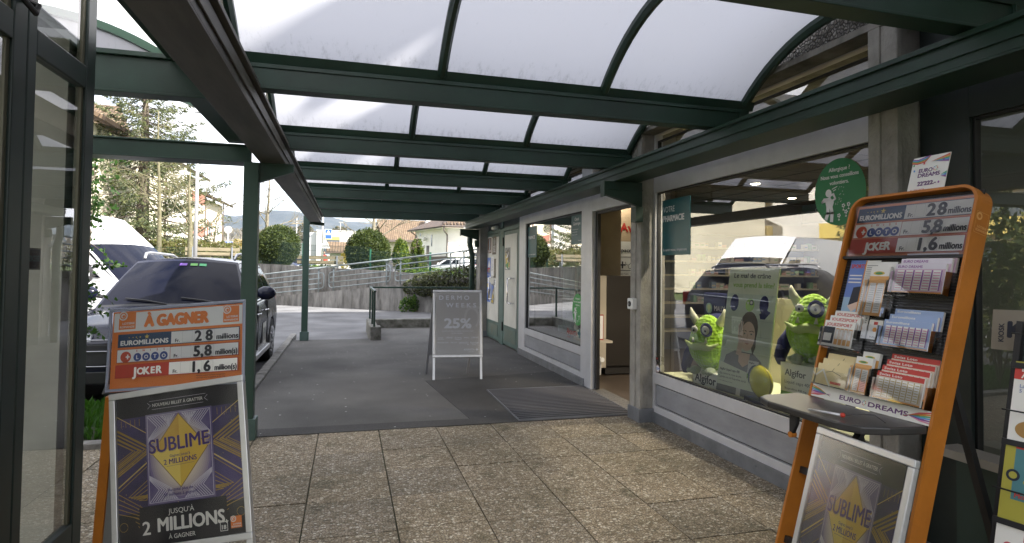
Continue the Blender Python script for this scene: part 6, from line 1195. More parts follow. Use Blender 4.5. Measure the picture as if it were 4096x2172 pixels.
t = thing('crossing_sign', 'blue square pedestrian crossing sign on the white pole', 'traffic sign', (-1.55, 49.8, 3.72)); MB().box((-.26, 0, 0), (.26, .02, .78)).build('plate', swht, t)
g = Gfx((-.24, -.001, .02), (1, 0, 0), (0, 0, 1), .002); g.rect(0, 0, .48, .74, blue); g.poly([(.03, .30), (.45, .30), (.24, .69)], swht); g.disc(.24, .58, .03, black); g.line([(.24, .55), (.23, .43), (.17, .33)], .03, black); g.line([(.23, .44), (.29, .33)], .03, black); g.line([(.19, .46), (.24, .52), (.29, .45)], .02, black); [g.rect(.09+.07*i, .31, .12+.07*i, .325, black, lay=(i == 0)) for i in range(5)]
g.build('symbol', t); MB().box((-.40, .01, .3), (-.2, .03, .34)).build('arm', pole, t)
t = thing('triangle_sign', 'grey back of a triangular traffic sign below the crossing sign', 'traffic sign', (-1.78, 49.85, 2.98)); MB().prism([(-.36, 0, 0), (.36, 0, 0), (0, 0, .72)], (0, .02, 0)).build('plate', M('sign_back', (.3, .3, .31), .5), t); mb = MB()
for a, b in (((-.36, 0), (.36, 0)), ((.36, 0), (0, .72)), ((0, .72), (-.36, 0))): mb.bar((a[0], -.01, a[1]), (b[0], -.01, b[1]), .03, .03)
mb.build('rim', swht, t)
t = thing('street_name_sign', 'small blue street name plate on a white post by the hedge', 'street sign', (-9.05, 50, 3.15)); MB().cyl((.1, .03, -2.6), (.1, .03, 1.1), .04, n=10).build('post', swht, t); MB().box((-.45, 0, 0), (.45, .02, .22)).build('plate', swht, t); g = Gfx((-.43, -.001, .015), (1, 0, 0), (0, 0, 1), .002); g.rect(0, 0, .86, .19, blue); g.text('Rue du Centre' if 0 else 'RUE', .1, .04, .11, swht, w=.66, bold=.02); g.build('lettering', t)
t = thing('round_sign', 'round traffic sign seen from behind above the street name plate', 'traffic sign', (-8.95, 50.0, 4.25)); MB().cyl((0, .0, 0), (0, .03, 0), .28, n=28).build('plate', M('sign_back_pale', (.6, .6, .6), .5), t)
# ------------------------------------------------------------------ person
sk = bpy.data.meshes.new('person'); V_ = [(0, 0, .95), (0, 0, 1.2), (0, 0, 1.42), (0, 0, 1.50), (0, .02, 1.62), (.09, 0, .9), (.11, -.1, .5), (.12, .02, .08), (.13, -.1, .03), (-.09, 0, .9), (-.10, .12, .5), (-.11, .25, .10), (-.11, .16, .03), (.19, 0, 1.38), (.25, .03, 1.12), (.24, -.12, .92), (-.19, 0, 1.38), (-.25, .0, 1.12), (-.22, .1, .90), (.23, -.17, .86), (-.21, .14, .84)]
E_ = [(0, 1), (1, 2), (2, 3), (3, 4), (0, 5), (5, 6), (6, 7), (7, 8), (0, 9), (9, 10), (10, 11), (11, 12), (2, 13), (13, 14), (14, 15), (2, 16), (16, 17), (17, 18), (15, 19), (18, 20)]; RD = [.15, .13, .14, .055, .10, .09, .065, .045, .04, .09, .065, .045, .04, .065, .05, .038, .065, .05, .038, .035, .035]
sk.from_pydata(V_, E_, []); pm = M('person_skin', (.4, .25, .18), .6); sk.materials.append(M('dark_trousers', (.04, .035, .04), .8)); po_ = bpy.data.objects.new('body', sk); COL.objects.link(po_)
md = po_.modifiers.new('skin', 'SKIN'); sk.skin_vertices[0].data[0].use_root = True
for i, r in enumerate(RD): sk.skin_vertices[0].data[i].radius = (r, r)
po_.modifiers.new('sub', 'SUBSURF').levels = 1
t = thing('person', 'person in a red jacket walking behind the wooden bench', 'person', (-1.92, 52, 1.02), rz=R(30)); po_.parent = t; redj = M('red_jacket', (.5, .035, .02), .7)
MB().ell((0, 0, 1.17), (.20, .16, .33), 14, 10).build('jacket', redj, t, smooth=True)
for s in (-1, 1): MB().tube([(s*.17, 0, 1.40), (s*.25, .02*s, 1.12), (s*.235, -.1*s, .92)], [.08, .07, .05], 8).build('sleeve', redj, t, smooth=True)
MB().ell((0, .02, 1.64), (.095, .11, .12), 12, 8).build('head', pm, t, smooth=True); MB().ell((0, .05, 1.67), (.105, .11, .115), 12, 8).build('hair', M('dark_hair', (.03, .02, .015), .7), t, smooth=True)
# ------------------------------------------------------------------ vehicles
glc = M('car_glass', (.006, .007, .014), .04, spec=.10); tyre = M('tyre', (.02, .02, .02), .8); rimm = M('alloy', (.5, .5, .52), .25, metal=.9); lampc = M('headlight_glass', (.55, .57, .6), .08, coat=1); redl = M('tail_light', (.45, .02, .015), .15, coat=1); trim = M('dark_trim', (.02, .02, .022), .5)
def lerp(a, b, t): return a+(b-a)*t
def pl(pts, x):
    if x <= pts[0][0]: return pts[0][1]
    for (a, va), (b, vb) in zip(pts[:-1], pts[1:]):
        if x <= b: t = (x-a)/(b-a); t = t*t*(3-2*t) if 0 else t; return va+(vb-va)*t
    return pts[-1][1]
def vehicle(name, label, cat, loc, heading, P, paint, group=None):
    """local x forward, y left; P: L, w, belt profile, roof line, etc."""
    t = thing(name, label, cat, loc, rz=math.atan2(heading[1], heading[0]), group=group)
    Lh = P['L']/2; w = P['w']/2; wf, wr, rw = P['wf'], P['wr'], P['rw']; belt = P['belt']; zb = P['zb']
    mb = MB(); NX = 90; prof = 11; vs = []
    for i in range(NX+1):
        x = -Lh+P['L']*i/NX; u = abs(x)/Lh; tap = 1-.16*max(0, (u-.80)/.2)**2.2*(1.15 if x > 0 else .8); bz = pl(belt, x); z0 = zb+.10*max(0, (u-.9)/.1)
        za = z0
        for xw in (wf, wr):
            dx = x-xw; ra = rw+.055
            if abs(dx) < ra: za = max(za, rw+math.sqrt(ra*ra-dx*dx)*.98)
        W_ = w*tap; cr = P.get('crown', .05)
        pts = [(0, z0), (W_*.80, z0), (W_*.965, max(za, z0+.03)), (W_*.99, max(za, lerp(z0, bz, .3))), (W_*1.0, max(za, lerp(z0, bz, .58))), (W_*.985, max(za+.01, lerp(z0, bz, .84))), (W_*.955, max(za+.02, bz-.035)), (W_*.90, bz+.002), (W_*.62, bz+cr*.7), (W_*.3, bz+cr*.95), (0, bz+cr)]
        if za > z0+.05: pts[1] = (W_*.70, z0); pts[2] = (W_*.972, za)
        vs += [(x, y, z) for y, z in pts]+[(x, -y, z) for y, z in pts]
    k = 2*prof; fs = []
    for i in range(NX):
        for s in (0, prof):
            for j in range(prof-1):
                a, b, c_, d = i*k+s+j, i*k+s+j+1, (i+1)*k+s+j+1, (i+1)*k+s+j; fs.append((a, b, c_, d) if s else (a, d, c_, b))
    fs.append([j for j in range(prof)]+[prof+j for j in range(prof-1, -1, -1)]); fs.append([NX*k+j for j in range(prof)][::-1]+[NX*k+prof+j for j in range(prof)])
    mb.add(vs, fs); bd_ = mb.build('body', paint, t, smooth=True); es_ = bd_.modifiers.new('e', 'EDGE_SPLIT'); es_.split_angle = R(38)
    # greenhouse
    g_ = P['cab']; xf0, xf1, xr1, xr0, zr, wt, wb = g_['xf0'], g_['xf1'], g_['xr1'], g_['xr0'], g_['zr'], g_['wt'], g_['wb']; zf = pl(belt, xf0)-.01; bow = g_.get('bow', .13)
    def front(u, v, o=0): y = (u*2-1); yb = y*lerp(wb, wt, v); x = lerp(xf0, xf1, v)+bow*(1-y*y)*(1-.35*v); z = lerp(zf+.0, zr-.04, v)+.045*(1-y*y)*v+.03*(1-y*y)*(1-v)+.03*math.sin(math.pi*v); return (x+o, yb*(1+o), z+o)
    def side(s, u, v, o=0):
        xb = lerp(xf0, xr0, u); xt = lerp(xf1, xr1, u); x = lerp(xb, xt, v); y = lerp(wb, wt, v)+.05*math.sin(math.pi*v)*.6; z = lerp(pl(belt, xb)-.01, zr-.04-.03*abs(2*u-1)**3, v)-.0
        return (x, s*(y+o), z)
    def rear(u, v, o=0): y = (u*2-1); return (lerp(xr0, xr1, v)-.08*(1-y*y)-o, y*lerp(wb, wt, v), lerp(pl(belt, xr0)-.01, zr-.07, v)+.04*(1-y*y)*v)
    def roof(u, v): y = (u*2-1); x = lerp(xf1+bow*.65*(1-y*y), xr1-.08*(1-y*y), v); return (x, y*wt, zr-.04-.03*abs(2*v-1)**3+.075*(1-y*y)*(1-.4*v*v)+.01)
    mb = MB(); mb.grid(front, 16, 8); mb.grid(lambda u, v: side(1, u, v), 20, 6); mb.grid(lambda u, v: side(-1, 1-u, v), 20, 6); mb.grid(lambda u, v: rear(1-u, v), 12, 6); mb.grid(roof, 16, 16); mb.build('cabin', paint, t, smooth=True)
    ws = MB().grid(lambda u, v: front(.025+.95*u, .03+g_.get('wv', .90)*v, .006), 20, 10).build('windshield', glc, t, smooth=True)
    for s in (1, -1):
        for a, b in g_['win']:
            MB().grid(lambda u, v: side(s, (lerp(a, b, u) if s > 0 else lerp(b, a, u)), .06+g_.get('sv', .80)*v, .007), 10, 5).build('side_window', glc, t, smooth=True)
        if P.get('chrome'): MB().tube([side(s, .03+.92*q/14, .035, .012) for q in range(15)], .010, 6).build('window_trim', chrome, t, smooth=True); MB().tube([side(s, .06+.88*q/14, .90, .012) for q in range(15)], .008, 6).build('window_trim', chrome, t, smooth=True)
        if P.get('rails'): MB().tube([(xf1-.08, s*(wt-.06), zr-.0), (xf1-.18, s*(wt-.05), zr+.075), (xf1-.4, s*(wt-.04), zr+.09), (xr1+.5, s*(wt-.04), zr+.075), (xr1+.15, s*(wt-.06), zr+.0)], .020, 8).build('roof_rail', M('rail_silver', (.45, .45, .47), .3, metal=.7), t, smooth=True)
        mx_, mz = P['mir']; m_ = MB(); yy = w-.02
        m_.ell((mx_, s*(yy+.15), mz), (.07, .13, P.get('mirh', .085)), 16, 10, lambda q, d: Vector((q.x*(1.2 if q.x > 0 else .6), q.y, q.z))); ml_ = m_.build('mirror', P.get('mirm', trim), t, smooth=True); MB().tube([(mx_, s*(yy-.03), mz-.05), (mx_, s*(yy+.08), mz-.03)], .025, 8).build('mirror_arm', trim, ml_)
        if P.get('mirlamp'): MB().box((mx_+.06, s*(yy+.17), mz-.05), (mx_+.09, s*(yy+.25), mz+.05)).build('indicator', lampc, ml_, bevel=.01)
        for xw in (wf, wr):
            o = thing_w = MB().cyl((xw, s*(w-.215), rw), (xw, s*(w-.005), rw), rw, n=36).build('wheel', tyre, t, bevel=.03)
            mb = MB(); mb.cyl((xw, s*(w-.02), rw), (xw, s*(w-.002), rw), rw*.66, n=30); 
            for q in range(10): a = q*math.pi/5; mb.bar((xw+.05*math.cos(a), s*(w+.004), rw+.05*math.sin(a)), (xw+rw*.62*math.cos(a), s*(w-.0), rw+rw*.62*math.sin(a)), .035, .02, up=(0, 1, 0))
            mb.mat(rimm); mb.build('rim', None, o)
            MB().cyl((xw, s*(w-.24), rw), (xw, s*(w-.22), rw), rw+.05, n=24).build('wheel_arch', black, t)
        for dx_ in P['handles']: MB().tube([(dx_, s*(w+.0), pl(belt, dx_)-.16), (dx_+.03, s*(w+.035), pl(belt, dx_)-.155), (dx_+.16, s*(w+.035), pl(belt, dx_)-.155), (dx_+.19, s*(w+.0), pl(belt, dx_)-.16)], .013, 6).build('door_handle', P.get('hm', chrome), t, smooth=True)
        for dx_ in P['seams']: MB().box((dx_-.005, s*(w-.06), zb+.12), (dx_+.005, s*(w+.0025), pl(belt, dx_)-.03)).build('door_seam', black, t)
        if P.get('sill'): MB().box((wr+rw+.1, s*(w-.05), zb+.0), (wf-rw-.1, s*(w+.02), zb+.08)).build('side_sill', P['sill'], t, bevel=.015)
        hl = P['hl']; MB().grid(lambda u, v: (Lh-.02-.10*(1-v*.0)*abs(u)**2*2.2-hl[2]*v, s*lerp(w*.50, w*.90, u), lerp(hl[0], hl[1], v)), 8, 4).build('headlight', lampc, t, solid=.05)
        tl = P['tl']; MB().box((-Lh+.0, s*w*.70, tl[0]), (-Lh+.12, s*w*.93, tl[1])).build('tail_light', redl, t, bevel=.02)
    gz = P['grille']; gr_ = MB().box((Lh-.10, -w*.55, gz[0]), (Lh+.008, w*.55, gz[1])).build('grille', trim, t, bevel=.02)
    for z in P.get('bars', ()): MB().tube([(Lh-.05, -w*.80, z+.01), (Lh+.018, -w*.5, z), (Lh+.028, 0, z), (Lh+.018, w*.5, z), (Lh-.05, w*.80, z+.01)], .009, 6).build('grille_bar', M('grille_silver', (.25, .25, .27), .25, metal=.9), gr_, smooth=True)
    mb = MB(); mb.box((Lh-.12, -w*.70, zb+.03), (Lh+.004, w*.70, zb+.18)); mb.build('air_intake', black, t, bevel=.02)
    MB().grid(lambda u, v: front(.02+.96*u, -.04+.075*v, .009), 16, 2).build('cowl', trim, t, smooth=True)
    wy = .62*wb
    for y0, y1 in ((wb*.72, wb*.12), (-wb*.05, -wb*.62)):
        A = front((y0/wb+1)/2, .015, .02); B = front((y1/wb+1)/2, .12, .022); MB().tube([A, ((A[0]+B[0])/2, (A[1]+B[1])/2, (A[2]+B[2])/2+.01), B], .011, 6).build('wiper', black, t)
    return t, front, side
suvp = M('dark_blue_car_paint', (.009, .011, .026), .22, spec=.26, coat=.14)
suv, fr_, _s = vehicle('parked_suv', 'dark blue SUV parked nose on beside the canopy, behind the lottery sign', 'car', (-2.17, 9.62, -.10), (0, -1), dict(L=4.55, w=1.9, wf=1.42, wr=-1.27, rw=.355, zb=.27, crown=.045,
    belt=[(-2.28, .98), (-1.9, 1.10), (-.5, 1.08), (.8, 1.06), (1.02, 1.05), (1.7, .98), (2.1, .88), (2.28, .70)], cab=dict(xf0=1.02, xf1=.28, xr1=-1.75, xr0=-2.1, zr=1.68, wt=.64, wb=.88, win=((.11, .34), (.37, .62), (.66, .84))), chrome=1, rails=1, mir=(.72, 1.22), mirm=suvp, mirh=.095, handles=(-.45, -1.25 if 0 else .35), seams=(-.62, .42, .98), hl=(.66, .84, .05), tl=(.85, 1.15), grille=(.50, .74), bars=(.50, .66, .78), sill=M('sill_silver', (.45, .45, .46), .3, metal=.6)), suvp)
# window stickers on the SUV
for i, (c_, y) in enumerate((((.05, .32, .12), .26), ((.10, .30, .06), .155), ((.16, .06, .35), .03))):
    q = fr_((y/.66+1)/2, .86, .012); q2 = fr_(((y-.085)/.66+1)/2, .86, .012); q3 = fr_(((y-.085)/.66+1)/2, .80, .012); q4 = fr_((y/.66+1)/2, .80, .012); mb = MB(); mb.add([q, q2, q3, q4], [(0, 1, 2, 3)]); mb.build('vignette', M('vignette_%s' % ('green', 'lime', 'violet')[i], c_, .4), suv)
g = Gfx((-.05, .9535, .40), (-1, 0, 0), (0, 0, 1), .001); g.rect(0, 0, .34, .34, wht); g.text('R', .05, .07, .2, pal['gy'], bold=.04); g.text('M', .18, .07, .2, pal['gy'], w=.13, bold=.04); g.build('door_magnet', suv)
vanp = M('white_van_paint', (.75, .75, .76), .25, coat=.6)
van, _f, _s = vehicle('parked_van', 'large white high roof van parked behind the dark blue SUV', 'van', (-5.55, 14.1, -.10), (.92, -.39), dict(L=5.6, w=2.02, wf=1.85, wr=-1.7, rw=.36, zb=.32, crown=.03,
    belt=[(-2.8, 1.30), (1.35, 1.30), (1.95, 1.26), (2.35, 1.16), (2.65, .98), (2.8, .75)], cab=dict(xf0=2.05, xf1=.55, xr1=-2.75, xr0=-2.8, zr=2.58, wt=.88, wb=.95, bow=.16, wv=.50, sv=.46, win=((.06, .20),)), mir=(1.55, 1.42), mirh=.19, mirlamp=1, handles=(.55,), seams=(.45, 1.55), hl=(.80, 1.05, .18), tl=(1.0, 1.5), grille=(.55, .80), hm=trim), vanp)
hbp = M('white_car_paint', (.74, .75, .78), .25, coat=.6)
H = dict(L=4.2, w=1.76, wf=1.27, wr=-1.27, rw=.31, zb=.24, crown=.04, belt=[(-2.1, .9), (-1.7, .95), (.9, .9), (1.6, .8), (2.0, .66), (2.1, .55)], cab=dict(xf0=1.0, xf1=.15, xr1=-1.5, xr0=-1.95, zr=1.46, wt=.56, wb=.76, win=((.12, .42), (.46, .72))), mir=(.65, 1.0), handles=(-.4, .3), seams=(-.55, .42), hl=(.58, .70, .05), tl=(.75, .98), grille=(.4, .55), hm=hbp, mirm=hbp)
vehicle('parked_car', 'white hatchback parked behind the mesh fence near the house with the balcony', 'car', (8.3, 49.5, .86), (-.82, .57), H, hbp)
vehicle('parked_car', 'white car partly hidden behind the far corner column', 'car', (10.6, 50.5, .86), (-.2, -1), H, hbp)
vehicle('parked_car', 'dark blue car parked far behind the left yew bush', 'car', (-4.35, 58, .88), (.35, -1), H, M('distant_blue_paint', (.02, .03, .09), .3, coat=.5))
# ------------------------------------------------------------------ houses
wcream = M('render_cream', (.72, .66, .52), .85, nz=(.6, .1)); wwhite = M('render_white', (.72, .70, .66), .85, nz=(.5, .08)); tilem = None
def tile_mat(name, c0, c1, sc=(3.2, 3.0)):
    mt = M(name, c1, .85); b = mt.node_tree.nodes['Principled BSDF']; c = N(mt, 'ShaderNodeTexCoord'); br = N(mt, 'ShaderNodeTexBrick'); br.inputs['Scale'].default_value = 1.0; br.inputs['Brick Width'].default_value = .26; br.inputs['Row Height'].default_value = .36; br.inputs['Mortar Size'].default_value = .035; br.offset = 0
    br.inputs['Color1'].default_value = (*c0, 1); br.inputs['Color2'].default_value = (*c1, 1); br.inputs['Mortar'].default_value = (c0[0]*.35, c0[1]*.32, c0[2]*.3, 1); L(mt, c, 'UV', br, 'Vector'); L(mt, br, 'Color', b, 'Base Color')
    bp = N(mt, 'ShaderNodeBump', Strength=.8, Distance=.05); L(mt, br, 'Fac', bp, 'Height'); bp.invert = True; L(mt, bp, 0, b, 'Normal'); return mt
tiles = tile_mat('clay_roof_tiles', (.12, .08, .048), (.20, .14, .085)); tiles2 = tile_mat('dark_roof_tiles', (.10, .075, .06), (.16, .11, .085)); wing = M('house_window', (.06, .08, .10), .08, coat=1); shut = M('brown_trim', (.10, .07, .055), .7); wfr = M('white_window_frame', (.7, .7, .7), .5)
def roofquad(p, mt, parent, nm='roof', th=.12):     # p: eave0, eave1, ridge1, ridge0 with uv in metres
    o = MB().add(p, [(0, 1, 2, 3)]).build(nm, mt, parent); me = o.data; uv = me.uv_layers.new(name='UV'); e = (Vector(p[1])-Vector(p[0])).normalized(); n_ = (Vector(p[1])-Vector(p[0])).cross(Vector(p[3])-Vector(p[0])).normalized(); s_ = n_.cross(e)
    for i, l in enumerate(me.loops): q = Vector(p[l.vertex_index])-Vector(p[0]); uv.data[i].uv = (q.dot(e), q.dot(s_))
    q = o.modifiers.new('s', 'SOLIDIFY'); q.thickness = th; q.offset = -1; return o
def win(parent, o, ex, ez_w, ez_h, z, u, depth=.06, frame=True, sh=False, glassm=None):   # window on a wall: origin o, direction ex, at u,z
    ex = Vector(ex).normalized(); n_ = ex.cross(Vector((0, 0, 1))); a = Vector(o)+ex*u+Vector((0, 0, z)); 
    def bx(mb, u0, u1, z0, z1, d0, d1):
        p = [a+ex*q+n_*d for q, d in ((u0, d0), (u1, d0), (u1, d1), (u0, d1))]; mb.hexa([v+Vector((0, 0, z0)) for v in p]+[v+Vector((0, 0, z1)) for v in p])
    mb = MB(); f_ = .06; bx(mb, 0, ez_w, 0, f_, 0, .05); bx(mb, 0, ez_w, ez_h-f_, ez_h, 0, .05); bx(mb, 0, f_, f_, ez_h-f_, 0, .05); bx(mb, ez_w-f_, ez_w, f_, ez_h-f_, 0, .05); w_ = mb.build('window', wfr, parent)
    mb = MB(); bx(mb, f_, ez_w-f_, f_, ez_h-f_, .005, .02); mb.build('pane', glassm or wing, w_)
    if sh:
        for s0 in (-.42, ez_w+.02): mb = MB(); bx(mb, s0, s0+.4, 0, ez_h, .0, .04); mb.build('shutter', shut if sh is True else sh, w_)
# white house with balcony (right)
h2 = thing('white_house', 'white house with dark tiled roof and balustrade balcony at the right', 'house', (0, 0, 0))
A, Bc, Cc = Vector((7.6, 70, 0)), Vector((10.1, 62, 0)), Vector((19, 61.2, 0)); zE = 5.75
mb = MB(); mb.hexa([A+Vector((0, 0, -1)), Bc+Vector((0, 0, -1)), Cc+Vector((0, 0, -1)), A+(Cc-Bc)+Vector((0, 0, -1)), A+Vector((0, 0, zE)), Bc+Vector((0, 0, zE)), Cc+Vector((0, 0, zE)), A+(Cc-Bc)+Vector((0, 0, zE))]); mb.build('wall', wwhite, h2)
dL = (Bc-A).normalized(); nL = dL.cross(Vector((0, 0, 1))); dR = (Cc-Bc).normalized(); nR = dR.cross(Vector((0, 0, 1)))
mb = MB()
def slab(mb, o, e, n, u0, u1, z0, z1, d0, d1):
    p = [o+e*u0+n*d0, o+e*u1+n*d0, o+e*u1+n*d1, o+e*u0+n*d1]; mb.hexa([q+Vector((0, 0, z0)) for q in p]+[q+Vector((0, 0, z1)) for q in p])
slab(mb, A, dL, nL, 3.8, 8.39, 1.0, 2.75, .0, .10); slab(mb, A, dL, nL, 0, 3.0, -.5, 2.3, .0, .10); mb.build('brown_plinth', M('plinth_brown_board', (.12, .09, .075), .8, nz=(3, .2)), h2)
mb = MB(); slab(mb, A, dL, nL, 3.1, 3.75, 1.9, 4.0, .0, .05); mb.build('door', M('door_dark', (.05, .04, .04), .5), h2)
mb = MB(); slab(mb, A, dL, nL, 4.35, 4.5, 3.9, 5.2, .0, .06); slab(mb, A, dL, nL, 1.3, 1.45, 5.1, 5.5, .0, .05); mb.build('slot_window', wing, h2)
win(h2, Bc+nR*.01, dR, 1.3, 2.1, 3.4, 3.8); 
lm = MB(); q = A+dL*3.2+nL*.35+Vector((0, 0, 4.75)); lm.ell(q, .24, 14, 10); lm.build('globe_lamp', M('globe_grey', (.5, .5, .48), .3), h2)
mb = MB(); e0_ = A+nL*.7-dL*.5; e1_ = Bc+nL*.7+dL*.6+nR*.6; mb.tube([e0_+Vector((0, 0, zE+.02)), e1_+Vector((0, 0, zE+.08)), Cc+nR*.7+Vector((0, 0, zE+.1))], .09, 8); mb.build('gutter', M('gutter_brown', (.10, .08, .07), .5), h2)
mb = MB(); c0_ = Bc+Vector((0, 0, 0)); mb.tube([e1_+Vector((-.1, .1, zE)), e1_+Vector((-.1, .1, zE-.35)), c0_+nL*.12+nR*.1+Vector((0, 0, zE-.75)), c0_+nL*.12+nR*.1+Vector((0, 0, 1.0))], .08, 8); mb.tube([A+nL*.7+Vector((0, 0, zE)), A+nL*.1+dL*.2+Vector((0, 0, zE-.5)), A+nL*.1+dL*.2+Vector((0, 0, 1.5))], .07, 8); mb.build('downpipe', M('gutter_brown', (.10, .08, .07)), h2)
rc = (A+Bc+Cc+(A+Cc-Bc))/4; rz_ = 8.0; rid0 = rc-dR*1.2+Vector((0, 0, rz_)); rid1 = rc+dR*1.5+Vector((0, 0, rz_)); up_ = Vector((0, 0, zE+.1))
ea, eb_, ec = A+nL*.8-dL*.8+up_, Bc+nL*.8+nR*.8+up_, Cc+nR*.8+up_+dR*.8
roofquad([ea, eb_, rid0, rid0-dL*1.5], tiles2, h2); roofquad([eb_, ec, rid1, rid0], tiles, h2)
mb = MB(); 
for i in range(16): q = Bc+nR*.85+dR*(-.5+i*.36)+Vector((0, 0, zE+.2)); mb.cyl(q, q-nR*1.0+Vector((0, 0, .32)), .13, .13, 8)
mb.build('eave_tile', tiles, h2)
mb = MB(); mb.add([ea-Vector((0, 0, .15)), eb_-Vector((0, 0, .15)), ec-Vector((0, 0, .15)), Cc+up_-Vector((0, 0, .15)), Bc+up_-Vector((0, 0, .15)), A+up_-Vector((0, 0, .15))], [(0, 1, 2, 3, 4, 5)]); mb.build('soffit', wwhite, h2)
bal = MB(); slab(bal, Bc, dR, nR, -.1, 8.5, 2.65, 3.0, .0, 2.2); slab(bal, Bc, dR, nR, -.1, 8.5, 3.85, 4.05, 2.0, 2.25); slab(bal, Bc, dR, nR, -.1, .5, 3.0, 3.85, 2.0, 2.2); bal.build('balcony', wwhite, h2)
for i in range(11):
    q = Bc+dR*(1.0+i*.42)+nR*2.1+Vector((0, 0, 3.0)); mb = MB(); mb.tube([q+Vector((0, 0, z_)) for z_ in (0, .1, .25, .42, .6, .75, .85)], [.09, .07, .14, .11, .06, .08, .09], 8); mb.build('baluster', wwhite, h2, smooth=True)
mb = MB(); q = Bc+dR*3.4+nR*.06+Vector((0, 0, 4.7)); mb.tube([q+dR*(.1*math.sin(a*.9))+Vector((0, 0, .07*a)) for a in range(9)], .06, 6); mb.ell(q+Vector((0, 0, -.05)), (.16, .05, .16), 10, 8); mb.build('wall_ornament', M('ornament_green', (.04, .09, .08), .6), h2)
# tiled gable house
h1 = thing('tiled_house', 'house with a large brown tiled roof and white chimney behind the yew bush', 'house', (0, 0, 0))
X1, X2, Y1, Y2 = 4.6, 15.5, 79, 88
ym = (Y1+Y2)/2; zr1 = 8.1; ze1 = 5.25; mb = MB(); mb.hexa([(X1, Y1, -.5), (X2, Y1, -.5), (X2, Y2, -.5), (X1, Y2, -.5), (X1, Y1, ze1), (X2, Y1, ze1), (X2, Y2, ze1), (X1, Y2, ze1)]); mb.prism([(X1+.05, Y1, ze1), (X1+.05, Y2, ze1), (X1+.05, ym, zr1-.4)], (.2, 0, 0)); mb.build('wall', wcream, h1)
roofquad([(X1-.4, Y1-.9, ze1-.15), (X2, Y1-.9, ze1-.15), (X2, ym, zr1), (X1-.9, ym, zr1)], tiles, h1, th=.2); roofquad([(X2, Y2+.9, ze1-.3), (X1-.9, Y2+.9, ze1-.3), (X1-.9, ym, zr1), (X2, ym, zr1)], tiles, h1, th=.2)
ch = MB().box((10.2, 81.3, 6.0), (11.7, 82.8, 8.35)).build('chimney', wwhite, h1); MB().box((X1-.4, Y1-.98, ze1-.42), (X2, Y1-.84, ze1-.14)).build('gutter', M('gutter_brown', (.10, .08, .07)), h1)
MB().add([(8.9, 80.1, 6.02), (9.9, 80.1, 6.02), (9.9, 80.9, 6.5), (8.9, 80.9, 6.5)], [(0, 1, 2, 3)]).build('skylight', wing, h1, solid=.2); win(h1, (X1-.02, Y2-2.2, 0), (0, -1, 0), .8, 1.2, 4.6, 2.0, sh=True)
MB().box((X1+1.5, Y1-.5, .5), (X1+1.8, Y1-.2, ze1-.2)).build('porch_post', wwhite, h1)
t = thing('garden_shed', 'small grey garden shed between the large yew bush and the thuja', 'shed', (0, 0, 0)); MB().box((3.35, 55, .6), (4.35, 56.5, 2.5)).build('wall', M('shed_grey', (.22, .22, .26), .8), t); MB().prism([(3.2, 54.8, 2.75), (4.5, 54.8, 2.35), (4.5, 54.8, 2.45), (3.2, 54.8, 2.85)], (0, 2, 0)).build('roof', tiles2, t); MB().box((3.5, 54.97, .8), (4.0, 54.995, 2.2)).build('door', M('shed_door', (.07, .07, .09), .6), t)
# modern white building
wb_ = thing('modern_building', 'flat roofed white modern building behind the crossing sign', 'building', (0, 0, 0)); MB().box((-4.3, 88, -.5), (9, 100, 6.55)).build('wall', wwhite, wb_); MB().box((-5.55, 88.6, -.5), (-4.31, 99, 6.35)).build('side_wing', M('render_grey', (.5, .5, .52), .85), wb_); MB().box((-12, 92, -.5), (-5.56, 100, 4.9)).build('low_wing', wwhite, wb_); MB().box((-4.4, 87.9, 6.55), (9.1, 100.1, 6.65)).build('parapet', wfr, wb_)
yb = M('yellow_blind', (.5, .4, .1), .6)
win(wb_, (-4.3, 87.99, 0), (1, 0, 0), 2.3, 2.6, 3.2, .9); win(wb_, (-4.3, 87.99, 0), (1, 0, 0), .7, 2.0, 3.6, 5.2); win(wb_, (-4.3, 87.99, 0), (1, 0, 0), .7, 2.0, 3.6, 6.5); win(wb_, (-12, 91.99, 0), (1, 0, 0), 1.2, 1.6, 2.6, 3.5); MB().box((-3.3, 87.9, 5.3), (-1.2, 87.97, 5.75)).build('blind', yb, wb_); MB().box((1.0, 87.9, 4.2), (1.45, 87.97, 5.5)).build('blind', yb, wb_)
gr_ = thing('tiled_garage', 'low garage with light brown tiled roof right of the person in red', 'garage', (0, 0, 0)); MB().box((-1.7, 60, .5), (2.6, 64, 3.0)).build('wall', wwhite, gr_); roofquad([(-2.0, 59.4, 2.95), (3, 59.4, 2.95), (3, 62, 4.0), (-2.2, 62, 4.0)], tiles, gr_); MB().box((-2.0, 59.3, 2.8), (3, 59.4, 2.95)).build('gutter', shut, gr_)
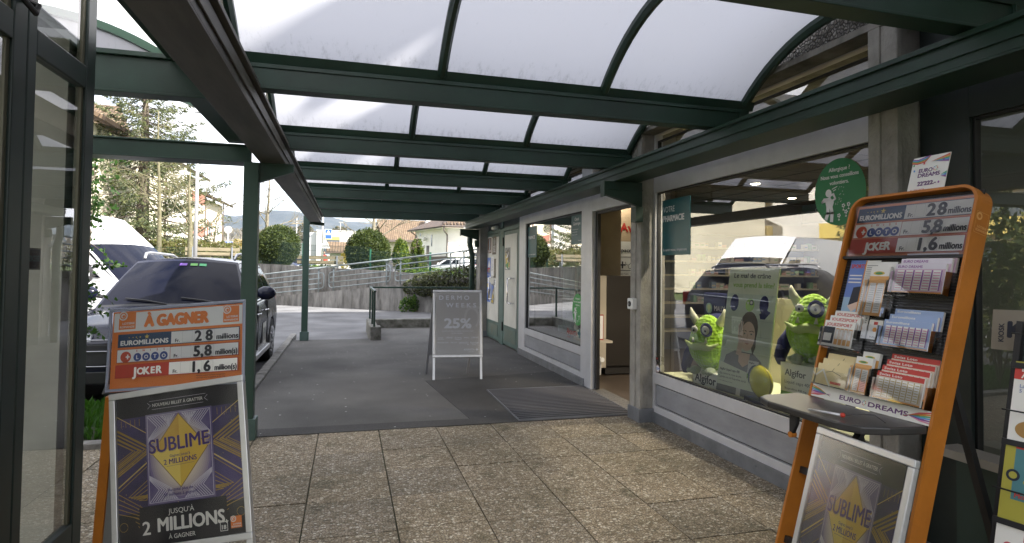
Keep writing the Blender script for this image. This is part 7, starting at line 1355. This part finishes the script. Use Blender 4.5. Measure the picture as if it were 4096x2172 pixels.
# apartment block (left, receding)
ab = thing('apartment_block', 'long cream apartment block with balconies and tiled roof behind the trees', 'apartment building', (0, 0, 0))
p0_, p1_ = Vector((-13.5, 37, 0)), Vector((-13.2, 67, 0)); dB = (p1_-p0_).normalized(); nB = dB.cross(Vector((0, 0, 1))); L_ = (p1_-p0_).length
def aslab(nm, mt, u0, u1, z0, z1, d0, d1, parent=ab): mb = MB(); slab(mb, p0_, dB, nB, u0, u1, z0, z1, d0, d1); return mb.build(nm, mt, parent)
aslab('wall', wcream, 0, 22, 0, 9.2, -10, 0); aslab('wall', M('render_pale', (.66, .58, .48), .85), 22.01, L_, 0, 7.6, -10, .6); aslab('stair_tower', wwhite, 13, 15.2, 0, 9.8, .01, .9)
for lv in range(3):
    for u in ((17.5,) if lv else ()):
        b_5 = aslab('balcony', wwhite, u-1.6, u+2.4, .9+2.75*lv, 1.15+2.75*lv, .0, 1.2); aslab('railing', M('balcony_red', (.35, .14, .10), .7), u-1.6, u+2.4, 1.15+2.75*lv, 2.0+2.75*lv, 1.12, 1.2, b_5)
        win(ab, p0_+nB*.01, dB, 1.5, 1.9, 1.25+2.75*lv, u-.6, sh=M('shutter_red', (.32, .13, .10), .7))
    win(ab, p0_+nB*.62, dB, 1.0, 1.4, 1.5+2.75*lv if lv < 2 else 5.6, 24.0, sh=M('shutter_red', (.32, .13, .10))) if lv < 2 else None
    win(ab, p0_+nB*.62, dB, .9, 1.3, 1.6+2.75*lv, 27.5) if lv < 2 else None
roofquad([p0_+nB*1.0-dB*1+Vector((0, 0, 9.3)), p0_+nB*1.0+dB*22.6+Vector((0, 0, 9.3)), p0_-nB*4+dB*20+Vector((0, 0, 11.8)), p0_-nB*4+Vector((0, 0, 11.8))], tiles, ab, th=.2)
roofquad([p0_+nB*1.5+dB*21.5+Vector((0, 0, 7.7)), p0_+nB*1.5+dB*(L_+.9)+Vector((0, 0, 7.7)), p0_-nB*4+dB*(L_-3)+Vector((0, 0, 9.9)), p0_-nB*4+dB*21.5+Vector((0, 0, 9.9))], tiles, ab, th=.2)
for u in (12.8, 22.2, L_-.3): q = p0_+nB*(.75 if u > 22 else .12)+dB*u; MB().cyl(q, q+Vector((0, 0, 8)), .06, n=8).build('downpipe', shut, ab)
hh = thing('gabled_house', 'house with brown tiled gable behind the big spruce at the upper left', 'house', (0, 0, 0)); MB().box((-28, 50, 0), (-16.2, 60, 11)).build('wall', wcream, hh); roofquad([(-28, 49.2, 10.9), (-15.4, 49.2, 10.9), (-18.2, 55, 14.4), (-28, 55, 14.4)], tiles, hh, th=.2)
# block seen only as a reflection in the shop window
rb = thing('balcony_building', 'apartment building with yellow balconies and red blinds mirrored in the shop window', 'apartment building', (0, 0, 0))
q0_, q1_ = Vector((-42, 18, 0)), Vector((-20, 52, 0)); dQ = (q1_-q0_).normalized(); nQ = dQ.cross(Vector((0, 0, 1))); LQ = (q1_-q0_).length
def rslab(nm, mt, u0, u1, z0, z1, d0, d1, parent=rb): mb = MB(); slab(mb, q0_, dQ, nQ, u0, u1, z0, z1, d0, d1); return mb.build(nm, mt, parent)
rslab('wall', wwhite, 0, LQ-6, 0, 13.5, -12, 0); yel_ = M('balcony_yellow', (.65, .50, .14), .7); rdb = M('blind_red', (.45, .07, .03), .7)
for lv in range(4):
    for k2 in range(4):
        u = 2+k2*8.4; b_5 = rslab('balcony', yel_, u, u+4.6, 1.0+3.1*lv, 2.1+3.1*lv, .02, 1.4); win(rb, q0_+nQ*.01, dQ, 3.2, 1.9, 1.9+3.1*lv, u+.6)
        if (k2+lv) % 2 == 0: rslab('blind', rdb, u+5.2, u+6.9, 2.0+3.1*lv, 3.9+3.1*lv, .01, .08)
spruce('dark pine standing before the yellow balcony building, mirrored in the shop window', (-17.5, 21, 0), 11, 3.2, 61, needle, needle2, 18, .7)
mound('tall_hedge', 'tall dark evergreen hedge left of the parking area, mirrored in the right glazing', 'hedge', [((-5.2-.9*(i % 3), 6.6+.5*(i//3), .9+.8*(i % 2)), (.8, .7, 1.1)) for i in range(15)], 9000, yew, hdg, .13, 66)
# hedge row along the far side of the road (mirrored in the windows)
mound('roadside_hedge', 'clipped hedge along the far side of the parking area', 'hedge', [((-17+.0*i, 9+1.1*i, .7), (.7, .8, .8)) for i in range(14)], 6000, hdg, yew2, .14, 63)
# ------------------------------------------------------------------ hills
hm = M('forested_hill', (.018, .03, .034), .95, nz=(.03, .5), col2=(.045, .055, .055), ramp=(.4, .7)); rs = random.Random(77)
sil = [(-2400, 40), (-1500, 70), (-900, 92), (-640, 100), (-560, 104), (-470, 107), (-400, 113), (-330, 118), (-275, 116), (-240, 112), (-200, 119), (-118, 126), (-60, 122), (0, 112), (62, 106), (160, 96), (400, 90), (900, 80), (2400, 50)]
mb = MB(); nx, ny = 260, 34
def hill(a, b):
    x = -2400+4800*a; y = 900+900*b; tz = math.sin(min(1, b*1.5)*math.pi/2)**1.15; z = pl(sil, x*1500/max(1200, y) if 0 else x)*tz
    z += (4*math.sin(x*.021+b*9)+2.6*math.sin(x*.057+b*17+1)+1.3*math.sin(x*.13+b*31)+.8*rs.uniform(-1, 1))*min(1, b*3)*.8; return (x, y+16*math.sin(x*.012), z-12*(1-min(1, b*4)))
mb.grid(hill, nx, ny); struct(mb, 'hills', hm, smooth=True)
mb = MB(); mb.grid(lambda a, b: (-420+900*a, 420+260*b, (24+8*math.sin(a*7)+5*math.sin(a*17+1))*math.sin(min(1, b*1.3)*math.pi/2)-3+rs.uniform(-.5, .5)), 120, 18); struct(mb, 'near_slope', M('brown_slope', (.17, .15, .11), .95, nz=(.06, .4), col2=(.09, .10, .05)), smooth=True)
rw = leafmat('far_wood_brown', (.17, .15, .12), (.10, .09, .08)); mb = MB()
for i in range(9000):
    a, b = rs.random(), rs.uniform(.15, .8); x = -420+900*a; y = 420+260*b; z = (24+8*math.sin(a*7)+5*math.sin(a*17+1))*math.sin(min(1, b*1.3)*math.pi/2)-3; leaf(mb, (x, y, z+rs.uniform(0, 7)), rs.uniform(3, 7), (rs.gauss(0, .4), rs.gauss(0, .4), 1), rs, .35)
tag(mb.build('far_woodland', rw), label='bare brown woodland covering the slope behind the white building', kind='stuff')
# ------------------------------------------------------------------ haze
hz = MB().box((-2450, -70, -21), (2450, 1880, 170)).build('haze'); hv = bpy.data.materials.new('haze_air'); hv.use_nodes = True; hv.node_tree.nodes.clear()
o_ = N(hv, 'ShaderNodeOutputMaterial'); pv = N(hv, 'ShaderNodeVolumePrincipled'); pv.inputs['Color'].default_value = (.55, .68, 1, 1); pv.inputs['Density'].default_value = .00009; L(hv, pv, 0, o_, 'Volume'); hz.data.materials.append(hv); tag(hz, kind='stuff')
